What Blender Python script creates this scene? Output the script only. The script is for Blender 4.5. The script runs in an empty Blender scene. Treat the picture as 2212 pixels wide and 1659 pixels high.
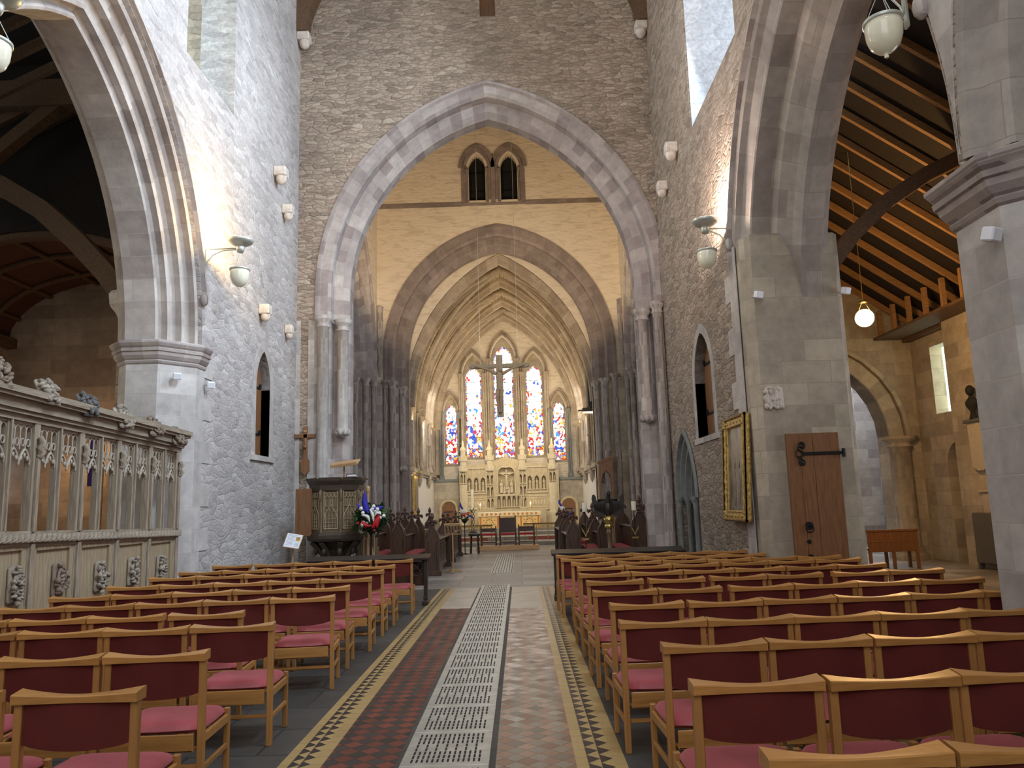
import bpy, math, random
from math import pi, sin, cos, sqrt, atan2, asin, acos, radians
from mathutils import Vector, Matrix
from mathutils.geometry import tessellate_polygon
random.seed(7)
SC = bpy.context.scene
COL = SC.collection

# ------------------------------------------------------------------ camera
cam_d = bpy.data.cameras.new('camera')
cam = bpy.data.objects.new('camera', cam_d); COL.objects.link(cam); SC.camera = cam
F_PX, VX, VY, ROLL = 1661.0, 1123.0, 1088.0, radians(1.7)
_y = Vector((VX - 1106.0, -(VY - 829.5), -F_PX)).normalized()
_z = Vector((-sin(ROLL), cos(ROLL), 0)); _z.z = -(_z.x * _y.x + _z.y * _y.y) / _y.z; _z.normalize()
_x = _y.cross(_z)
m = Matrix((_x, _y, _z)).to_4x4()
m.translation = Vector((0, 0, 1.6))
cam.matrix_world = m
cam_d.sensor_fit = 'HORIZONTAL'; cam_d.sensor_width = 36.0
cam_d.lens = F_PX / 2212.0 * 36.0
cam_d.clip_start = 0.05; cam_d.clip_end = 300

# ------------------------------------------------------------------ view, world, light
vs = SC.view_settings
vs.view_transform = 'Standard'; vs.look = 'None'; vs.gamma = 1.0; vs.exposure = 0.55; vs.use_curve_mapping = False
SC.cycles.use_denoising = True
SC.cycles.max_bounces = 6; SC.cycles.diffuse_bounces = 4; SC.cycles.glossy_bounces = 2
SC.cycles.use_adaptive_sampling = True; SC.cycles.adaptive_threshold = 0.03
SC.cycles.sample_clamp_indirect = 4.0
SC.cycles.caustics_reflective = False; SC.cycles.caustics_refractive = False
world = bpy.data.worlds.new('world'); SC.world = world; world.use_nodes = True
bg = world.node_tree.nodes['Background']
bg.inputs[0].default_value = (1.0, 0.955, 0.90, 1); bg.inputs[1].default_value = 0.42

def area(name, loc, tgt, sx, sy, power, col, spread=180):
    l = bpy.data.lights.new(name, 'AREA'); l.shape = 'RECTANGLE'; l.size = sx; l.size_y = sy
    l.energy = power; l.color = col; l.spread = radians(spread)
    o = bpy.data.objects.new(name, l); COL.objects.link(o); o.location = loc
    o.rotation_euler = (Vector(tgt) - Vector(loc)).to_track_quat('-Z', 'Y').to_euler()
    return o
def spot(name, loc, tgt, power, col, ang=60, blend=0.5, r=0.05):
    l = bpy.data.lights.new(name, 'SPOT'); l.energy = power; l.color = col; l.spot_size = radians(ang)
    l.spot_blend = blend; l.shadow_soft_size = r
    o = bpy.data.objects.new(name, l); COL.objects.link(o); o.location = loc
    o.rotation_euler = (Vector(tgt) - Vector(loc)).to_track_quat('-Z', 'Y').to_euler()
    return o
def point(name, loc, power, col, r=0.1):
    l = bpy.data.lights.new(name, 'POINT'); l.energy = power; l.color = col; l.shadow_soft_size = r
    o = bpy.data.objects.new(name, l); COL.objects.link(o); o.location = loc; return o
WARM = (1.0, 0.72, 0.42); DAY = (0.78, 0.88, 1.0)
# daylight through the clerestory windows
area('daylight_clerestory_right', (3.36, 12.0, 10.9), (-5.0, 12.0, 8.6), 2.7, 4.4, 290, (0.68, 0.83, 1.0), 120)
area('daylight_clerestory_near', (3.36, 4.5, 11.0), (-5.0, 10.5, 4.6), 2.6, 4.0, 360, (0.70, 0.84, 1.0), 110)
area('daylight_west_window', (-0.8, -2.6, 7.0), (-0.8, 17.0, 4.6), 6.0, 6.5, 150, (0.95, 0.97, 1.0), 150)
area('daylight_clerestory_left', (-4.96, 12.0, 11.0), (3.4, 12.0, 10.4), 1.7, 4.2, 70, (0.84, 0.92, 1.0), 90)
# daylight of the transepts either side of the crossing
area('daylight_transept_left', (-9.5, 22.4, 5.5), (-2.0, 22.5, 3.0), 4.0, 6.0, 260, DAY)
area('daylight_transept_right', (8.8, 22.4, 5.5), (1.0, 22.5, 3.0), 4.0, 6.0, 160, DAY)
# warm floodlights of the crossing, on the back of the west arch, turned to the plastered wall
spot('crossing_floodlight_left', (-3.3, 18.9, 6.6), (-0.7, 26.5, 12.4), 600, (1.0, 0.73, 0.44), 82, 0.35, 0.08)
spot('crossing_floodlight_right', (2.3, 18.9, 6.6), (-0.3, 26.5, 12.4), 600, (1.0, 0.73, 0.44), 82, 0.35, 0.08)
# chancel
for yy in (29.2, 32.4, 35.2):
    area('chancel_uplight_left', (-3.55, yy, 4.6), (-0.3, yy, 9.8), 0.5, 1.8, 44, (1.0, 0.78, 0.46))
    area('chancel_uplight_right', (2.5, yy, 4.6), (-0.7, yy, 9.8), 0.5, 1.8, 44, (1.0, 0.78, 0.46))
area('daylight_chancel_left', (-3.7, 32.5, 5.6), (0.5, 35.5, 3.0), 5.0, 2.2, 105, (1.0, 0.97, 0.9))
area('daylight_chancel_right', (2.65, 32.5, 5.6), (-1.5, 35.5, 3.0), 5.0, 2.2, 105, (1.0, 0.97, 0.9))
spot('sanctuary_spotlight', (-0.5, 30.0, 8.8), (-0.5, 36.3, 2.0), 520, (1.0, 0.82, 0.50), 60, 0.7, 0.2)
spot('rood_fill', (-0.5, 18.8, 9.6), (-0.5, 24.0, 5.4), 420, (1.0, 0.86, 0.66), 34, 0.6, 0.1)  # unseen fill added to lift the hanging rood out of silhouette
point('wagon_ceiling_fill', (-9.2, 15.6, 3.4), 16, (1.0, 0.5, 0.22), 0.2)  # added warm fill that brightens the wagon ceiling, no fitting there
# aisles
area('aisle_light_north', (-9.6, 16.5, 3.0), (-9.0, 17.5, 0.5), 1.0, 4.0, 12, (1.0, 0.55, 0.24))
area('aisle_window_north', (-10.2, 10.0, 3.2), (-6.0, 10.0, 2.0), 2.0, 2.0, 36, (1.0, 0.85, 0.65))
area('aisle_fill_south', (9.3, 9.0, 3.4), (-5.0, 11.5, 2.4), 2.6, 2.6, 40, (0.9, 0.92, 1.0), 120)  # fill added for the low left wall; no window opens here
area('daylight_presbytery_aisle', (10.0, 23.0, 6.5), (9.0, 22.0, 1.0), 3.0, 3.0, 160, DAY)

# ------------------------------------------------------------------ materials
def nmat(name):
    m = bpy.data.materials.new(name); m.use_nodes = True
    nt = m.node_tree; b = nt.nodes['Principled BSDF']
    return m, nt, b
class NB:
    def __init__(s, nt): s.nt = nt
    def n(s, t, **k):
        o = s.nt.nodes.new(t)
        for a, v in k.items():
            if a.startswith('i_'):
                key = a[2:]; key = int(key) if key.isdigit() else key.replace('_', ' ')
                o.inputs[key].default_value = v
            else: setattr(o, a, v)
        return o
    def l(s, a, ai, b, bi): s.nt.links.new(a.outputs[ai], b.inputs[bi])
def ramp(nb, stops, interp='LINEAR'):
    r = nb.n('ShaderNodeValToRGB'); cr = r.color_ramp; cr.interpolation = interp
    while len(cr.elements) < len(stops): cr.elements.new(0.5)
    for e, (p, c) in zip(cr.elements, stops): e.position = p; e.color = (*c, 1)
    return r
def simple(name, col, rough=0.6, metal=0.0, emis=None, estr=0.0, noise=0.0, nscale=8.0, bump=0.0):
    m, nt, b = nmat(name); nb = NB(nt)
    b.inputs['Base Color'].default_value = (*col, 1); b.inputs['Roughness'].default_value = rough
    b.inputs['Metallic'].default_value = metal
    if emis: b.inputs['Emission Color'].default_value = (*emis, 1); b.inputs['Emission Strength'].default_value = estr
    if noise or bump:
        tc = nb.n('ShaderNodeTexCoord'); no = nb.n('ShaderNodeTexNoise', i_Scale=nscale, i_Detail=4.0)
        nb.l(tc, 'Object', no, 'Vector')
        if noise:
            r = ramp(nb, [(0.3, tuple(c * (1 - noise) for c in col)), (0.7, tuple(min(1, c * (1 + noise)) for c in col))])
            nb.l(no, 'Fac', r, 'Fac'); nb.l(r, 'Color', b, 'Base Color')
        if bump:
            bp = nb.n('ShaderNodeBump', i_Strength=bump, i_Distance=0.02); nb.l(no, 'Fac', bp, 'Height'); nb.l(bp, 'Normal', b, 'Normal')
    return m
def rubble(name, cols, mortar, scale=3.9, zs=3.1, bump=0.8, mort_w=0.05):
    m, nt, b = nmat(name); nb = NB(nt)
    tc = nb.n('ShaderNodeTexCoord')
    no = nb.n('ShaderNodeTexNoise', i_Scale=1.7, i_Detail=3.0); nb.l(tc, 'Object', no, 'Vector')
    sub = nb.n('ShaderNodeVectorMath', operation='SUBTRACT'); sub.inputs[1].default_value = (.5, .5, .5); nb.l(no, 'Color', sub, 0)
    sc = nb.n('ShaderNodeVectorMath', operation='SCALE'); sc.inputs[3].default_value = 0.22; nb.l(sub, 0, sc, 0)
    ad = nb.n('ShaderNodeVectorMath', operation='ADD'); nb.l(tc, 'Object', ad, 0); nb.l(sc, 0, ad, 1)
    mp = nb.n('ShaderNodeMapping'); mp.inputs['Scale'].default_value = (scale, scale, scale * zs); nb.l(ad, 0, mp, 'Vector')
    vo = nb.n('ShaderNodeTexVoronoi', feature='F1', i_Scale=1.0, i_Randomness=0.9); nb.l(mp, 'Vector', vo, 'Vector')
    ve = nb.n('ShaderNodeTexVoronoi', feature='DISTANCE_TO_EDGE', i_Scale=1.0, i_Randomness=0.9); nb.l(mp, 'Vector', ve, 'Vector')
    sep = nb.n('ShaderNodeSeparateColor'); nb.l(vo, 'Color', sep, 0)
    rc = ramp(nb, [(i / (len(cols) - 1), c) for i, c in enumerate(cols)]); nb.l(sep, 0, rc, 'Fac')
    fine = nb.n('ShaderNodeTexNoise', i_Scale=16.0, i_Detail=6.0, i_Roughness=0.7); nb.l(tc, 'Object', fine, 'Vector')
    mulf = nb.n('ShaderNodeMapRange'); mulf.inputs[1].default_value = 0.3; mulf.inputs[2].default_value = 0.7
    mulf.inputs[3].default_value = 0.72; mulf.inputs[4].default_value = 1.2; nb.l(fine, 'Fac', mulf, 0)
    big = nb.n('ShaderNodeTexNoise', i_Scale=0.45, i_Detail=3.0); nb.l(tc, 'Object', big, 'Vector')
    mulb = nb.n('ShaderNodeMapRange'); mulb.inputs[1].default_value = 0.3; mulb.inputs[2].default_value = 0.7
    mulb.inputs[3].default_value = 0.82; mulb.inputs[4].default_value = 1.15; nb.l(big, 'Fac', mulb, 0)
    mm = nb.n('ShaderNodeMath', operation='MULTIPLY'); nb.l(mulf, 0, mm, 0); nb.l(mulb, 0, mm, 1)
    vm = nb.n('ShaderNodeVectorMath', operation='SCALE'); nb.l(rc, 'Color', vm, 0); nb.l(mm, 0, vm, 3)
    lt = nb.n('ShaderNodeMapRange'); lt.inputs[1].default_value = 0.0; lt.inputs[2].default_value = mort_w
    lt.inputs[3].default_value = 1.0; lt.inputs[4].default_value = 0.0; nb.l(ve, 0, lt, 0)
    mx = nb.n('ShaderNodeMix', data_type='RGBA'); nb.l(lt, 0, mx, 0); nb.l(vm, 0, mx, 6); mx.inputs[7].default_value = (*mortar, 1)
    nb.l(mx, 2, b, 'Base Color'); b.inputs['Roughness'].default_value = 0.92
    h1 = nb.n('ShaderNodeMapRange'); h1.inputs[2].default_value = 0.14; nb.l(ve, 0, h1, 0)
    hs = nb.n('ShaderNodeMath', operation='MULTIPLY_ADD'); nb.l(sep, 1, hs, 0); hs.inputs[1].default_value = 0.5; nb.l(h1, 0, hs, 2)
    hm = nb.n('ShaderNodeMath', operation='MULTIPLY_ADD'); nb.l(fine, 'Fac', hm, 0); hm.inputs[1].default_value = 0.7; nb.l(hs, 0, hm, 2)
    bp = nb.n('ShaderNodeBump', i_Strength=bump, i_Distance=0.03); nb.l(hm, 0, bp, 'Height'); nb.l(bp, 'Normal', b, 'Normal')
    return m
def ashlar(name, c1, c2, mortar, bw=0.55, bh=0.3, bump=0.4, mw=0.006, rough=0.85, spec=None):
    m, nt, b = nmat(name); nb = NB(nt)
    tc = nb.n('ShaderNodeTexCoord')
    br = nb.n('ShaderNodeTexBrick', i_Scale=1.0, i_Mortar_Size=mw, i_Mortar_Smooth=0.3, i_Brick_Width=bw, i_Row_Height=bh)
    br.inputs['Color1'].default_value = (0, 0, 0, 1); br.inputs['Color2'].default_value = (1, 1, 1, 1); br.inputs['Mortar'].default_value = (.5, .5, .5, 1)
    nb.l(tc, 'UV', br, 'Vector')
    no = nb.n('ShaderNodeTexNoise', i_Scale=5.0, i_Detail=7.0, i_Roughness=0.65); nb.l(tc, 'Object', no, 'Vector')
    big = nb.n('ShaderNodeTexNoise', i_Scale=0.8, i_Detail=3.0); nb.l(tc, 'Object', big, 'Vector')
    mid = tuple((a + d) / 2 for a, d in zip(c1, c2))
    rc = ramp(nb, [(0.0, c1), (0.5, mid), (1.0, c2)]); nb.l(br, 'Color', rc, 'Fac')
    mr = nb.n('ShaderNodeMapRange'); mr.inputs[1].default_value = 0.25; mr.inputs[2].default_value = 0.75
    mr.inputs[3].default_value = 0.76; mr.inputs[4].default_value = 1.2; nb.l(no, 'Fac', mr, 0)
    mb = nb.n('ShaderNodeMapRange'); mb.inputs[1].default_value = 0.3; mb.inputs[2].default_value = 0.7
    mb.inputs[3].default_value = 0.84; mb.inputs[4].default_value = 1.12; nb.l(big, 'Fac', mb, 0)
    mm = nb.n('ShaderNodeMath', operation='MULTIPLY'); nb.l(mr, 0, mm, 0); nb.l(mb, 0, mm, 1)
    vm = nb.n('ShaderNodeVectorMath', operation='SCALE'); nb.l(rc, 'Color', vm, 0); nb.l(mm, 0, vm, 3)
    mx = nb.n('ShaderNodeMix', data_type='RGBA'); nb.l(br, 'Fac', mx, 0); nb.l(vm, 0, mx, 6); mx.inputs[7].default_value = (*mortar, 1)
    nb.l(mx, 2, b, 'Base Color'); b.inputs['Roughness'].default_value = rough
    hm = nb.n('ShaderNodeMath', operation='SUBTRACT'); nb.l(no, 'Fac', hm, 0); nb.l(br, 'Fac', hm, 1)
    bp = nb.n('ShaderNodeBump', i_Strength=bump, i_Distance=0.015); nb.l(hm, 0, bp, 'Height'); nb.l(bp, 'Normal', b, 'Normal')
    if spec is not None: b.inputs['Specular IOR Level'].default_value = spec
    return m
def wood(name, c1, c2, rough=0.45, axis='Z', scale=3.0, bump=0.08, vary=0.0):
    m, nt, b = nmat(name); nb = NB(nt)
    tc = nb.n('ShaderNodeTexCoord')
    mp = nb.n('ShaderNodeMapping'); s = [14, 14, 14]; s['XYZ'.index(axis)] = 1.2; mp.inputs['Scale'].default_value = s
    nb.l(tc, 'Object', mp, 'Vector')
    no = nb.n('ShaderNodeTexNoise', i_Scale=scale, i_Detail=5.0, i_Distortion=0.6); nb.l(mp, 'Vector', no, 'Vector')
    r = ramp(nb, [(0.3, c1), (0.7, c2)]); nb.l(no, 'Fac', r, 'Fac')
    out = r
    if vary:
        oi = nb.n('ShaderNodeObjectInfo'); mr = nb.n('ShaderNodeMapRange'); mr.inputs[3].default_value = 1 - vary; mr.inputs[4].default_value = 1 + vary
        nb.l(oi, 'Random', mr, 0); vm = nb.n('ShaderNodeVectorMath', operation='SCALE'); nb.l(r, 'Color', vm, 0); nb.l(mr, 0, vm, 3); nb.l(vm, 0, b, 'Base Color')
    else: nb.l(r, 'Color', b, 'Base Color')
    b.inputs['Roughness'].default_value = rough
    bp = nb.n('ShaderNodeBump', i_Strength=bump, i_Distance=0.01); nb.l(no, 'Fac', bp, 'Height'); nb.l(bp, 'Normal', b, 'Normal')
    return m
M = {}
PK = [(0.26, 0.205, 0.16), (0.34, 0.275, 0.215), (0.41, 0.335, 0.265), (0.45, 0.37, 0.295), (0.37, 0.28, 0.225), (0.50, 0.42, 0.335)]
M['rubble'] = rubble('rubble_stone', PK, (0.25, 0.195, 0.15), mort_w=0.04, bump=0.65)
M['rubble_left'] = rubble('rubble_stone_pale', [(0.36, 0.33, 0.32), (0.46, 0.43, 0.41), (0.54, 0.50, 0.48), (0.42, 0.38, 0.36), (0.60, 0.57, 0.54)], (0.42, 0.39, 0.37), scale=3.5, bump=0.3, mort_w=0.03)
M['rubble_warm'] = rubble('rubble_stone_warm', [(0.26, 0.21, 0.16), (0.40, 0.33, 0.25), (0.48, 0.40, 0.30), (0.34, 0.27, 0.20)], (0.38, 0.32, 0.25), scale=2.8, zs=2.4)
M['white_rubble'] = rubble('whitewashed_rubble', [(0.56, 0.57, 0.60), (0.66, 0.67, 0.70), (0.60, 0.61, 0.64)], (0.56, 0.57, 0.60), scale=2.2, zs=1.8, bump=0.6, mort_w=0.03)
M['plaster'] = simple('limewashed_rubble', (0.78, 0.68, 0.54), 0.95)
def limewash():
    m = M['plaster']; nt = m.node_tree; nb = NB(nt); b = nt.nodes['Principled BSDF']
    tc = nb.n('ShaderNodeTexCoord'); mp = nb.n('ShaderNodeMapping'); mp.inputs['Scale'].default_value = (1.6, 1.6, 5.5); nb.l(tc, 'Object', mp, 'Vector')
    no = nb.n('ShaderNodeTexNoise', i_Scale=1.3, i_Detail=4.0, i_Distortion=0.8); nb.l(mp, 'Vector', no, 'Vector')
    r = ramp(nb, [(0.35, (0.66, 0.57, 0.45)), (0.5, (0.78, 0.69, 0.56))]); nb.l(no, 'Fac', r, 'Fac'); nb.l(r, 'Color', b, 'Base Color')
    bp = nb.n('ShaderNodeBump', i_Strength=0.6, i_Distance=0.06); nb.l(no, 'Fac', bp, 'Height'); nb.l(bp, 'Normal', b, 'Normal')
limewash()
M['white'] = simple('white_limewash', (0.82, 0.80, 0.76), 0.9, noise=0.05, bump=0.2)
M['ashlar'] = ashlar('ashlar_pink_grey', (0.27, 0.22, 0.21), (0.52, 0.47, 0.43), (0.40, 0.36, 0.33), 0.62, 0.30)
M['ashlar_pale'] = ashlar('ashlar_pale', (0.40, 0.37, 0.35), (0.55, 0.52, 0.49), (0.46, 0.43, 0.40), 0.7, 0.34)
M['ashlar_warm'] = ashlar('ashlar_warm', (0.34, 0.29, 0.23), (0.50, 0.44, 0.34), (0.36, 0.31, 0.25), 0.7, 0.32)
M['arch'] = ashlar('arch_voussoirs', (0.31, 0.26, 0.25), (0.52, 0.47, 0.44), (0.42, 0.38, 0.36), 0.37, 0.34)
M['arch_dark'] = ashlar('arch_voussoirs_dark', (0.225, 0.18, 0.165), (0.32, 0.265, 0.24), (0.25, 0.20, 0.18), 0.37, 0.34)
M['arch_pale'] = ashlar('arch_voussoirs_pale', (0.36, 0.31, 0.28), (0.52, 0.47, 0.43), (0.44, 0.40, 0.37), 0.9, 0.42)
M['arch_right'] = ashlar('arch_voussoirs_grey', (0.29, 0.25, 0.225), (0.42, 0.38, 0.34), (0.30, 0.26, 0.235), 0.62, 0.46)
M['chancel_stone'] = ashlar('chancel_ribs', (0.36, 0.29, 0.22), (0.50, 0.42, 0.33), (0.36, 0.30, 0.23), 0.9, 0.5)
M['vault'] = ashlar('vault_webs', (0.34, 0.265, 0.16), (0.50, 0.41, 0.27), (0.13, 0.10, 0.07), 0.40, 0.17, mw=0.016)
M['reredos'] = simple('carved_limestone', (0.60, 0.49, 0.31), 0.85, noise=0.12, nscale=6, bump=0.3)
M['statue'] = simple('statue_limestone', (0.70, 0.60, 0.42), 0.85, noise=0.08, nscale=6)
M['corbel'] = simple('corbel_stone', (0.62, 0.56, 0.50), 0.9, noise=0.2, nscale=9, bump=0.5)
M['grey_stone'] = simple('grey_moulded_stone', (0.22, 0.23, 0.225), 0.85, noise=0.15, nscale=5, bump=0.3)
M['paving'] = ashlar('crossing_flagstones', (0.20, 0.18, 0.16), (0.40, 0.37, 0.33), (0.10, 0.09, 0.08), 1.3, 0.75, bump=0.15, mw=0.012, rough=0.38)
M['slabs'] = ashlar('dark_floor_slabs', (0.050, 0.047, 0.043), (0.085, 0.080, 0.072), (0.035, 0.032, 0.03), 0.9, 0.6, bump=0.25, mw=0.01, rough=0.6)
M['oak'] = wood('chair_oak', (0.36, 0.165, 0.045), (0.50, 0.25, 0.075), 0.36, 'X', vary=0.12)
M['oak_leg'] = wood('chair_oak_upright', (0.34, 0.155, 0.045), (0.46, 0.23, 0.072), 0.4, 'Z', vary=0.12)
M['dark_oak'] = wood('dark_oak', (0.045, 0.022, 0.014), (0.11, 0.055, 0.032), 0.3, 'Z')
M['black_oak'] = wood('black_oak', (0.016, 0.012, 0.010), (0.045, 0.035, 0.028), 0.35, 'X')
M['door_oak'] = wood('door_oak', (0.17, 0.075, 0.030), (0.27, 0.125, 0.052), 0.45, 'Z')
M['screen_oak'] = wood('weathered_screen_oak', (0.19, 0.15, 0.105), (0.38, 0.31, 0.23), 0.7, 'Z', bump=0.3)
M['screen_oak_y'] = wood('weathered_screen_oak_rail', (0.19, 0.15, 0.105), (0.36, 0.30, 0.225), 0.7, 'Y', bump=0.3)
M['panel_oak'] = wood('screen_panel_oak', (0.26, 0.195, 0.12), (0.42, 0.33, 0.21), 0.65, 'Z', bump=0.2)
M['tracery'] = simple('pale_tracery_oak', (0.40, 0.35, 0.28), 0.75, noise=0.15, nscale=12)
M['boss_pale'] = simple('carved_boss_pale', (0.28, 0.24, 0.19), 0.8, noise=0.4, nscale=14, bump=0.5)
M['boss_dark'] = simple('carved_boss_dark', (0.10, 0.095, 0.09), 0.75, noise=0.35, nscale=14, bump=0.5)
M['boss_brown'] = simple('carved_boss_brown', (0.20, 0.15, 0.11), 0.7, noise=0.35, nscale=14, bump=0.5)
M['pulpit_oak'] = wood('pulpit_oak', (0.10, 0.066, 0.036), (0.24, 0.165, 0.095), 0.45, 'Z')
M['pulpit_dark'] = wood('pulpit_oak_dark', (0.03, 0.022, 0.015), (0.08, 0.055, 0.035), 0.45, 'X')
M['light_oak'] = wood('light_oak', (0.42, 0.25, 0.12), (0.60, 0.38, 0.19), 0.45, 'X')
M['roof_wood'] = wood('roof_timber', (0.075, 0.043, 0.022), (0.16, 0.095, 0.05), 0.7, 'Y')
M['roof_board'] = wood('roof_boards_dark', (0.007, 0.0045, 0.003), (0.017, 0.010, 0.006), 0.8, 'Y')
M['rafter'] = wood('rafter_oak', (0.24, 0.13, 0.05), (0.38, 0.21, 0.085), 0.65, 'X')
M['red_panel'] = wood('reddish_ceiling_panel', (0.06, 0.022, 0.012), (0.11, 0.042, 0.022), 0.7, 'Y')
def fabric(name, col, sheen=0.3):
    m, nt, b = nmat(name); nb = NB(nt)
    tc = nb.n('ShaderNodeTexCoord'); no = nb.n('ShaderNodeTexNoise', i_Scale=90.0, i_Detail=3.0); nb.l(tc, 'Object', no, 'Vector')
    n2 = nb.n('ShaderNodeTexNoise', i_Scale=5.0, i_Detail=2.0); nb.l(tc, 'Object', n2, 'Vector')
    r = ramp(nb, [(0.3, tuple(c * 0.82 for c in col)), (0.7, tuple(c * 1.12 for c in col))]); nb.l(n2, 'Fac', r, 'Fac'); nb.l(r, 'Color', b, 'Base Color')
    bp = nb.n('ShaderNodeBump', i_Strength=0.35, i_Distance=0.003); nb.l(no, 'Fac', bp, 'Height'); nb.l(bp, 'Normal', b, 'Normal')
    b.inputs['Roughness'].default_value = 0.95; b.inputs['Sheen Weight'].default_value = sheen; b.inputs['Sheen Roughness'].default_value = 0.5
    b.inputs['Sheen Tint'].default_value = (1, 0.6, 0.6, 1)
    return m
M['fabric_back'] = fabric('wine_red_fabric', (0.105, 0.012, 0.009), 0.0)
M['fabric_seat'] = fabric('rose_red_seat_fabric', (0.42, 0.082, 0.095), 0.25)
M['velvet'] = fabric('scarlet_cushion', (0.42, 0.012, 0.022), 0.3)
M['iron'] = simple('black_iron', (0.02, 0.02, 0.02), 0.5, 0.6)
M['brass'] = simple('brass', (0.55, 0.40, 0.14), 0.3, 1.0)
M['gilt'] = simple('gilt_frame', (0.62, 0.42, 0.14), 0.38, 0.6, noise=0.3, nscale=18, bump=0.8)
M['steel'] = simple('brushed_bracket_metal', (0.52, 0.55, 0.50), 0.35, 0.4)
M['ivory'] = simple('ivory_glass', (0.78, 0.76, 0.60), 0.12, noise=0.03)
M['cream_cloth'] = simple('cream_silk', (0.85, 0.70, 0.42), 0.6)
M['black'] = simple('matt_black', (0.012, 0.012, 0.012), 0.8)
M['leaf'] = simple('leaf_green', (0.035, 0.09, 0.030), 0.5, noise=0.4, nscale=20)
M['flower_red'] = simple('red_ribbon', (0.55, 0.015, 0.02), 0.5)
M['flower_white'] = simple('white_petals', (0.82, 0.82, 0.74), 0.6)
M['flower_blue'] = simple('blue_feather', (0.035, 0.03, 0.42), 0.6)
M['paper'] = simple('white_paper', (0.80, 0.82, 0.88), 0.6)
M['ink'] = simple('printed_grey_ink', (0.25, 0.27, 0.33), 0.7)
M['wax'] = simple('candle_wax', (0.85, 0.80, 0.62), 0.5)
M['bulb'] = simple('lit_glass_globe', (1, 0.9, 0.7), 0.4, emis=(1.0, 0.72, 0.36), estr=14.0)
M['flame'] = simple('candle_flame', (1, 0.8, 0.4), 0.4, emis=(1.0, 0.75, 0.35), estr=12.0)
M['red_carpet'] = simple('red_step_carpet', (0.34, 0.10, 0.07), 0.8, noise=0.1)
M['radiator'] = simple('radiator_grey', (0.10, 0.10, 0.09), 0.5)
M['stone_white'] = simple('marble_monument', (0.50, 0.44, 0.34), 0.6, noise=0.08)
M['purple'] = simple('purple_banner', (0.05, 0.02, 0.22), 0.7)
M['daylight_glass'] = simple('daylit_clear_glass', (0.8, 0.9, 1.0), 0.3, emis=(0.82, 0.91, 1.0), estr=1.1)
M['green_glass'] = simple('greenish_high_window', (0.8, 0.9, 0.9), 0.3, emis=(0.80, 0.93, 0.86), estr=0.55)

def stained(name, coloured, zlo, zhi, strength=2.1, cz=(4.5, 3.2), ctop=0.05):
    """backlit stained glass: mostly pale lights above, coloured figures lower down, dark leads"""
    m, nt, b = nmat(name); nb = NB(nt)
    tc = nb.n('ShaderNodeTexCoord'); mp = nb.n('ShaderNodeMapping'); mp.inputs['Scale'].default_value = (11.0, 0.0, 8.0); nb.l(tc, 'Object', mp, 'Vector')
    vo = nb.n('ShaderNodeTexVoronoi', feature='F1', i_Scale=1.0); nb.l(mp, 'Vector', vo, 'Vector')
    ve = nb.n('ShaderNodeTexVoronoi', feature='DISTANCE_TO_EDGE', i_Scale=1.0); nb.l(mp, 'Vector', ve, 'Vector')
    mp2 = nb.n('ShaderNodeMapping'); mp2.inputs['Scale'].default_value = (cz[0], 0.0, cz[1]); nb.l(tc, 'Object', mp2, 'Vector')
    vc = nb.n('ShaderNodeTexVoronoi', feature='F1', i_Scale=1.0); nb.l(mp2, 'Vector', vc, 'Vector')
    spc = nb.n('ShaderNodeSeparateColor'); nb.l(vc, 'Color', spc, 0)
    sep = nb.n('ShaderNodeSeparateColor'); nb.l(vo, 'Color', sep, 0)
    cr = ramp(nb, [(0.0, (0.75, 0.01, 0.01)), (0.2, (0.9, 0.05, 0.02)), (0.34, (0.02, 0.10, 0.75)), (0.48, (0.05, 0.35, 0.85)), (0.6, (0.9, 0.55, 0.05)), (0.75, (0.85, 0.62, 0.22)), (0.86, (0.55, 0.02, 0.12))], 'CONSTANT')
    nb.l(spc, 0, cr, 'Fac')
    geo = nb.n('ShaderNodeSeparateXYZ'); nb.l(tc, 'Object', geo, 0)
    ln = nb.n('ShaderNodeTexNoise', i_Scale=1.6, i_Detail=1.0); nb.l(tc, 'Object', ln, 'Vector')
    zr = nb.n('ShaderNodeMapRange'); zr.inputs[1].default_value = zlo; zr.inputs[2].default_value = zhi
    zr.inputs[3].default_value = coloured; zr.inputs[4].default_value = ctop; nb.l(geo, 2, zr, 0)
    th = nb.n('ShaderNodeMath', operation='LESS_THAN'); nb.l(sep, 1, th, 0); nb.l(zr, 0, th, 1)
    mx = nb.n('ShaderNodeMix', data_type='RGBA'); nb.l(th, 0, mx, 0); mx.inputs[6].default_value = (1.0, 0.98, 0.90, 1); nb.l(cr, 'Color', mx, 7)
    ld = nb.n('ShaderNodeMath', operation='GREATER_THAN'); nb.l(ve, 0, ld, 0); ld.inputs[1].default_value = 0.035
    em = nb.n('ShaderNodeMath', operation='MULTIPLY_ADD'); nb.l(th, 0, em, 0); em.inputs[1].default_value = -(strength - 0.95); em.inputs[2].default_value = strength
    e2 = nb.n('ShaderNodeMath', operation='MULTIPLY_ADD'); nb.l(ld, 0, e2, 0); e2.inputs[1].default_value = 0.9; e2.inputs[2].default_value = 0.1
    e3 = nb.n('ShaderNodeMath', operation='MULTIPLY'); nb.l(em, 0, e3, 0); nb.l(e2, 0, e3, 1)
    b.inputs['Base Color'].default_value = (0.02, 0.02, 0.02, 1)
    nb.l(mx, 2, b, 'Emission Color'); nb.l(e3, 0, b, 'Emission Strength')
    return m
M['glass_tall'] = stained('stained_glass_tall', 0.50, 4.6, 6.6)
M['glass_small'] = stained('stained_glass_small', 0.60, 4.4, 7.0, 1.8)
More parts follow.
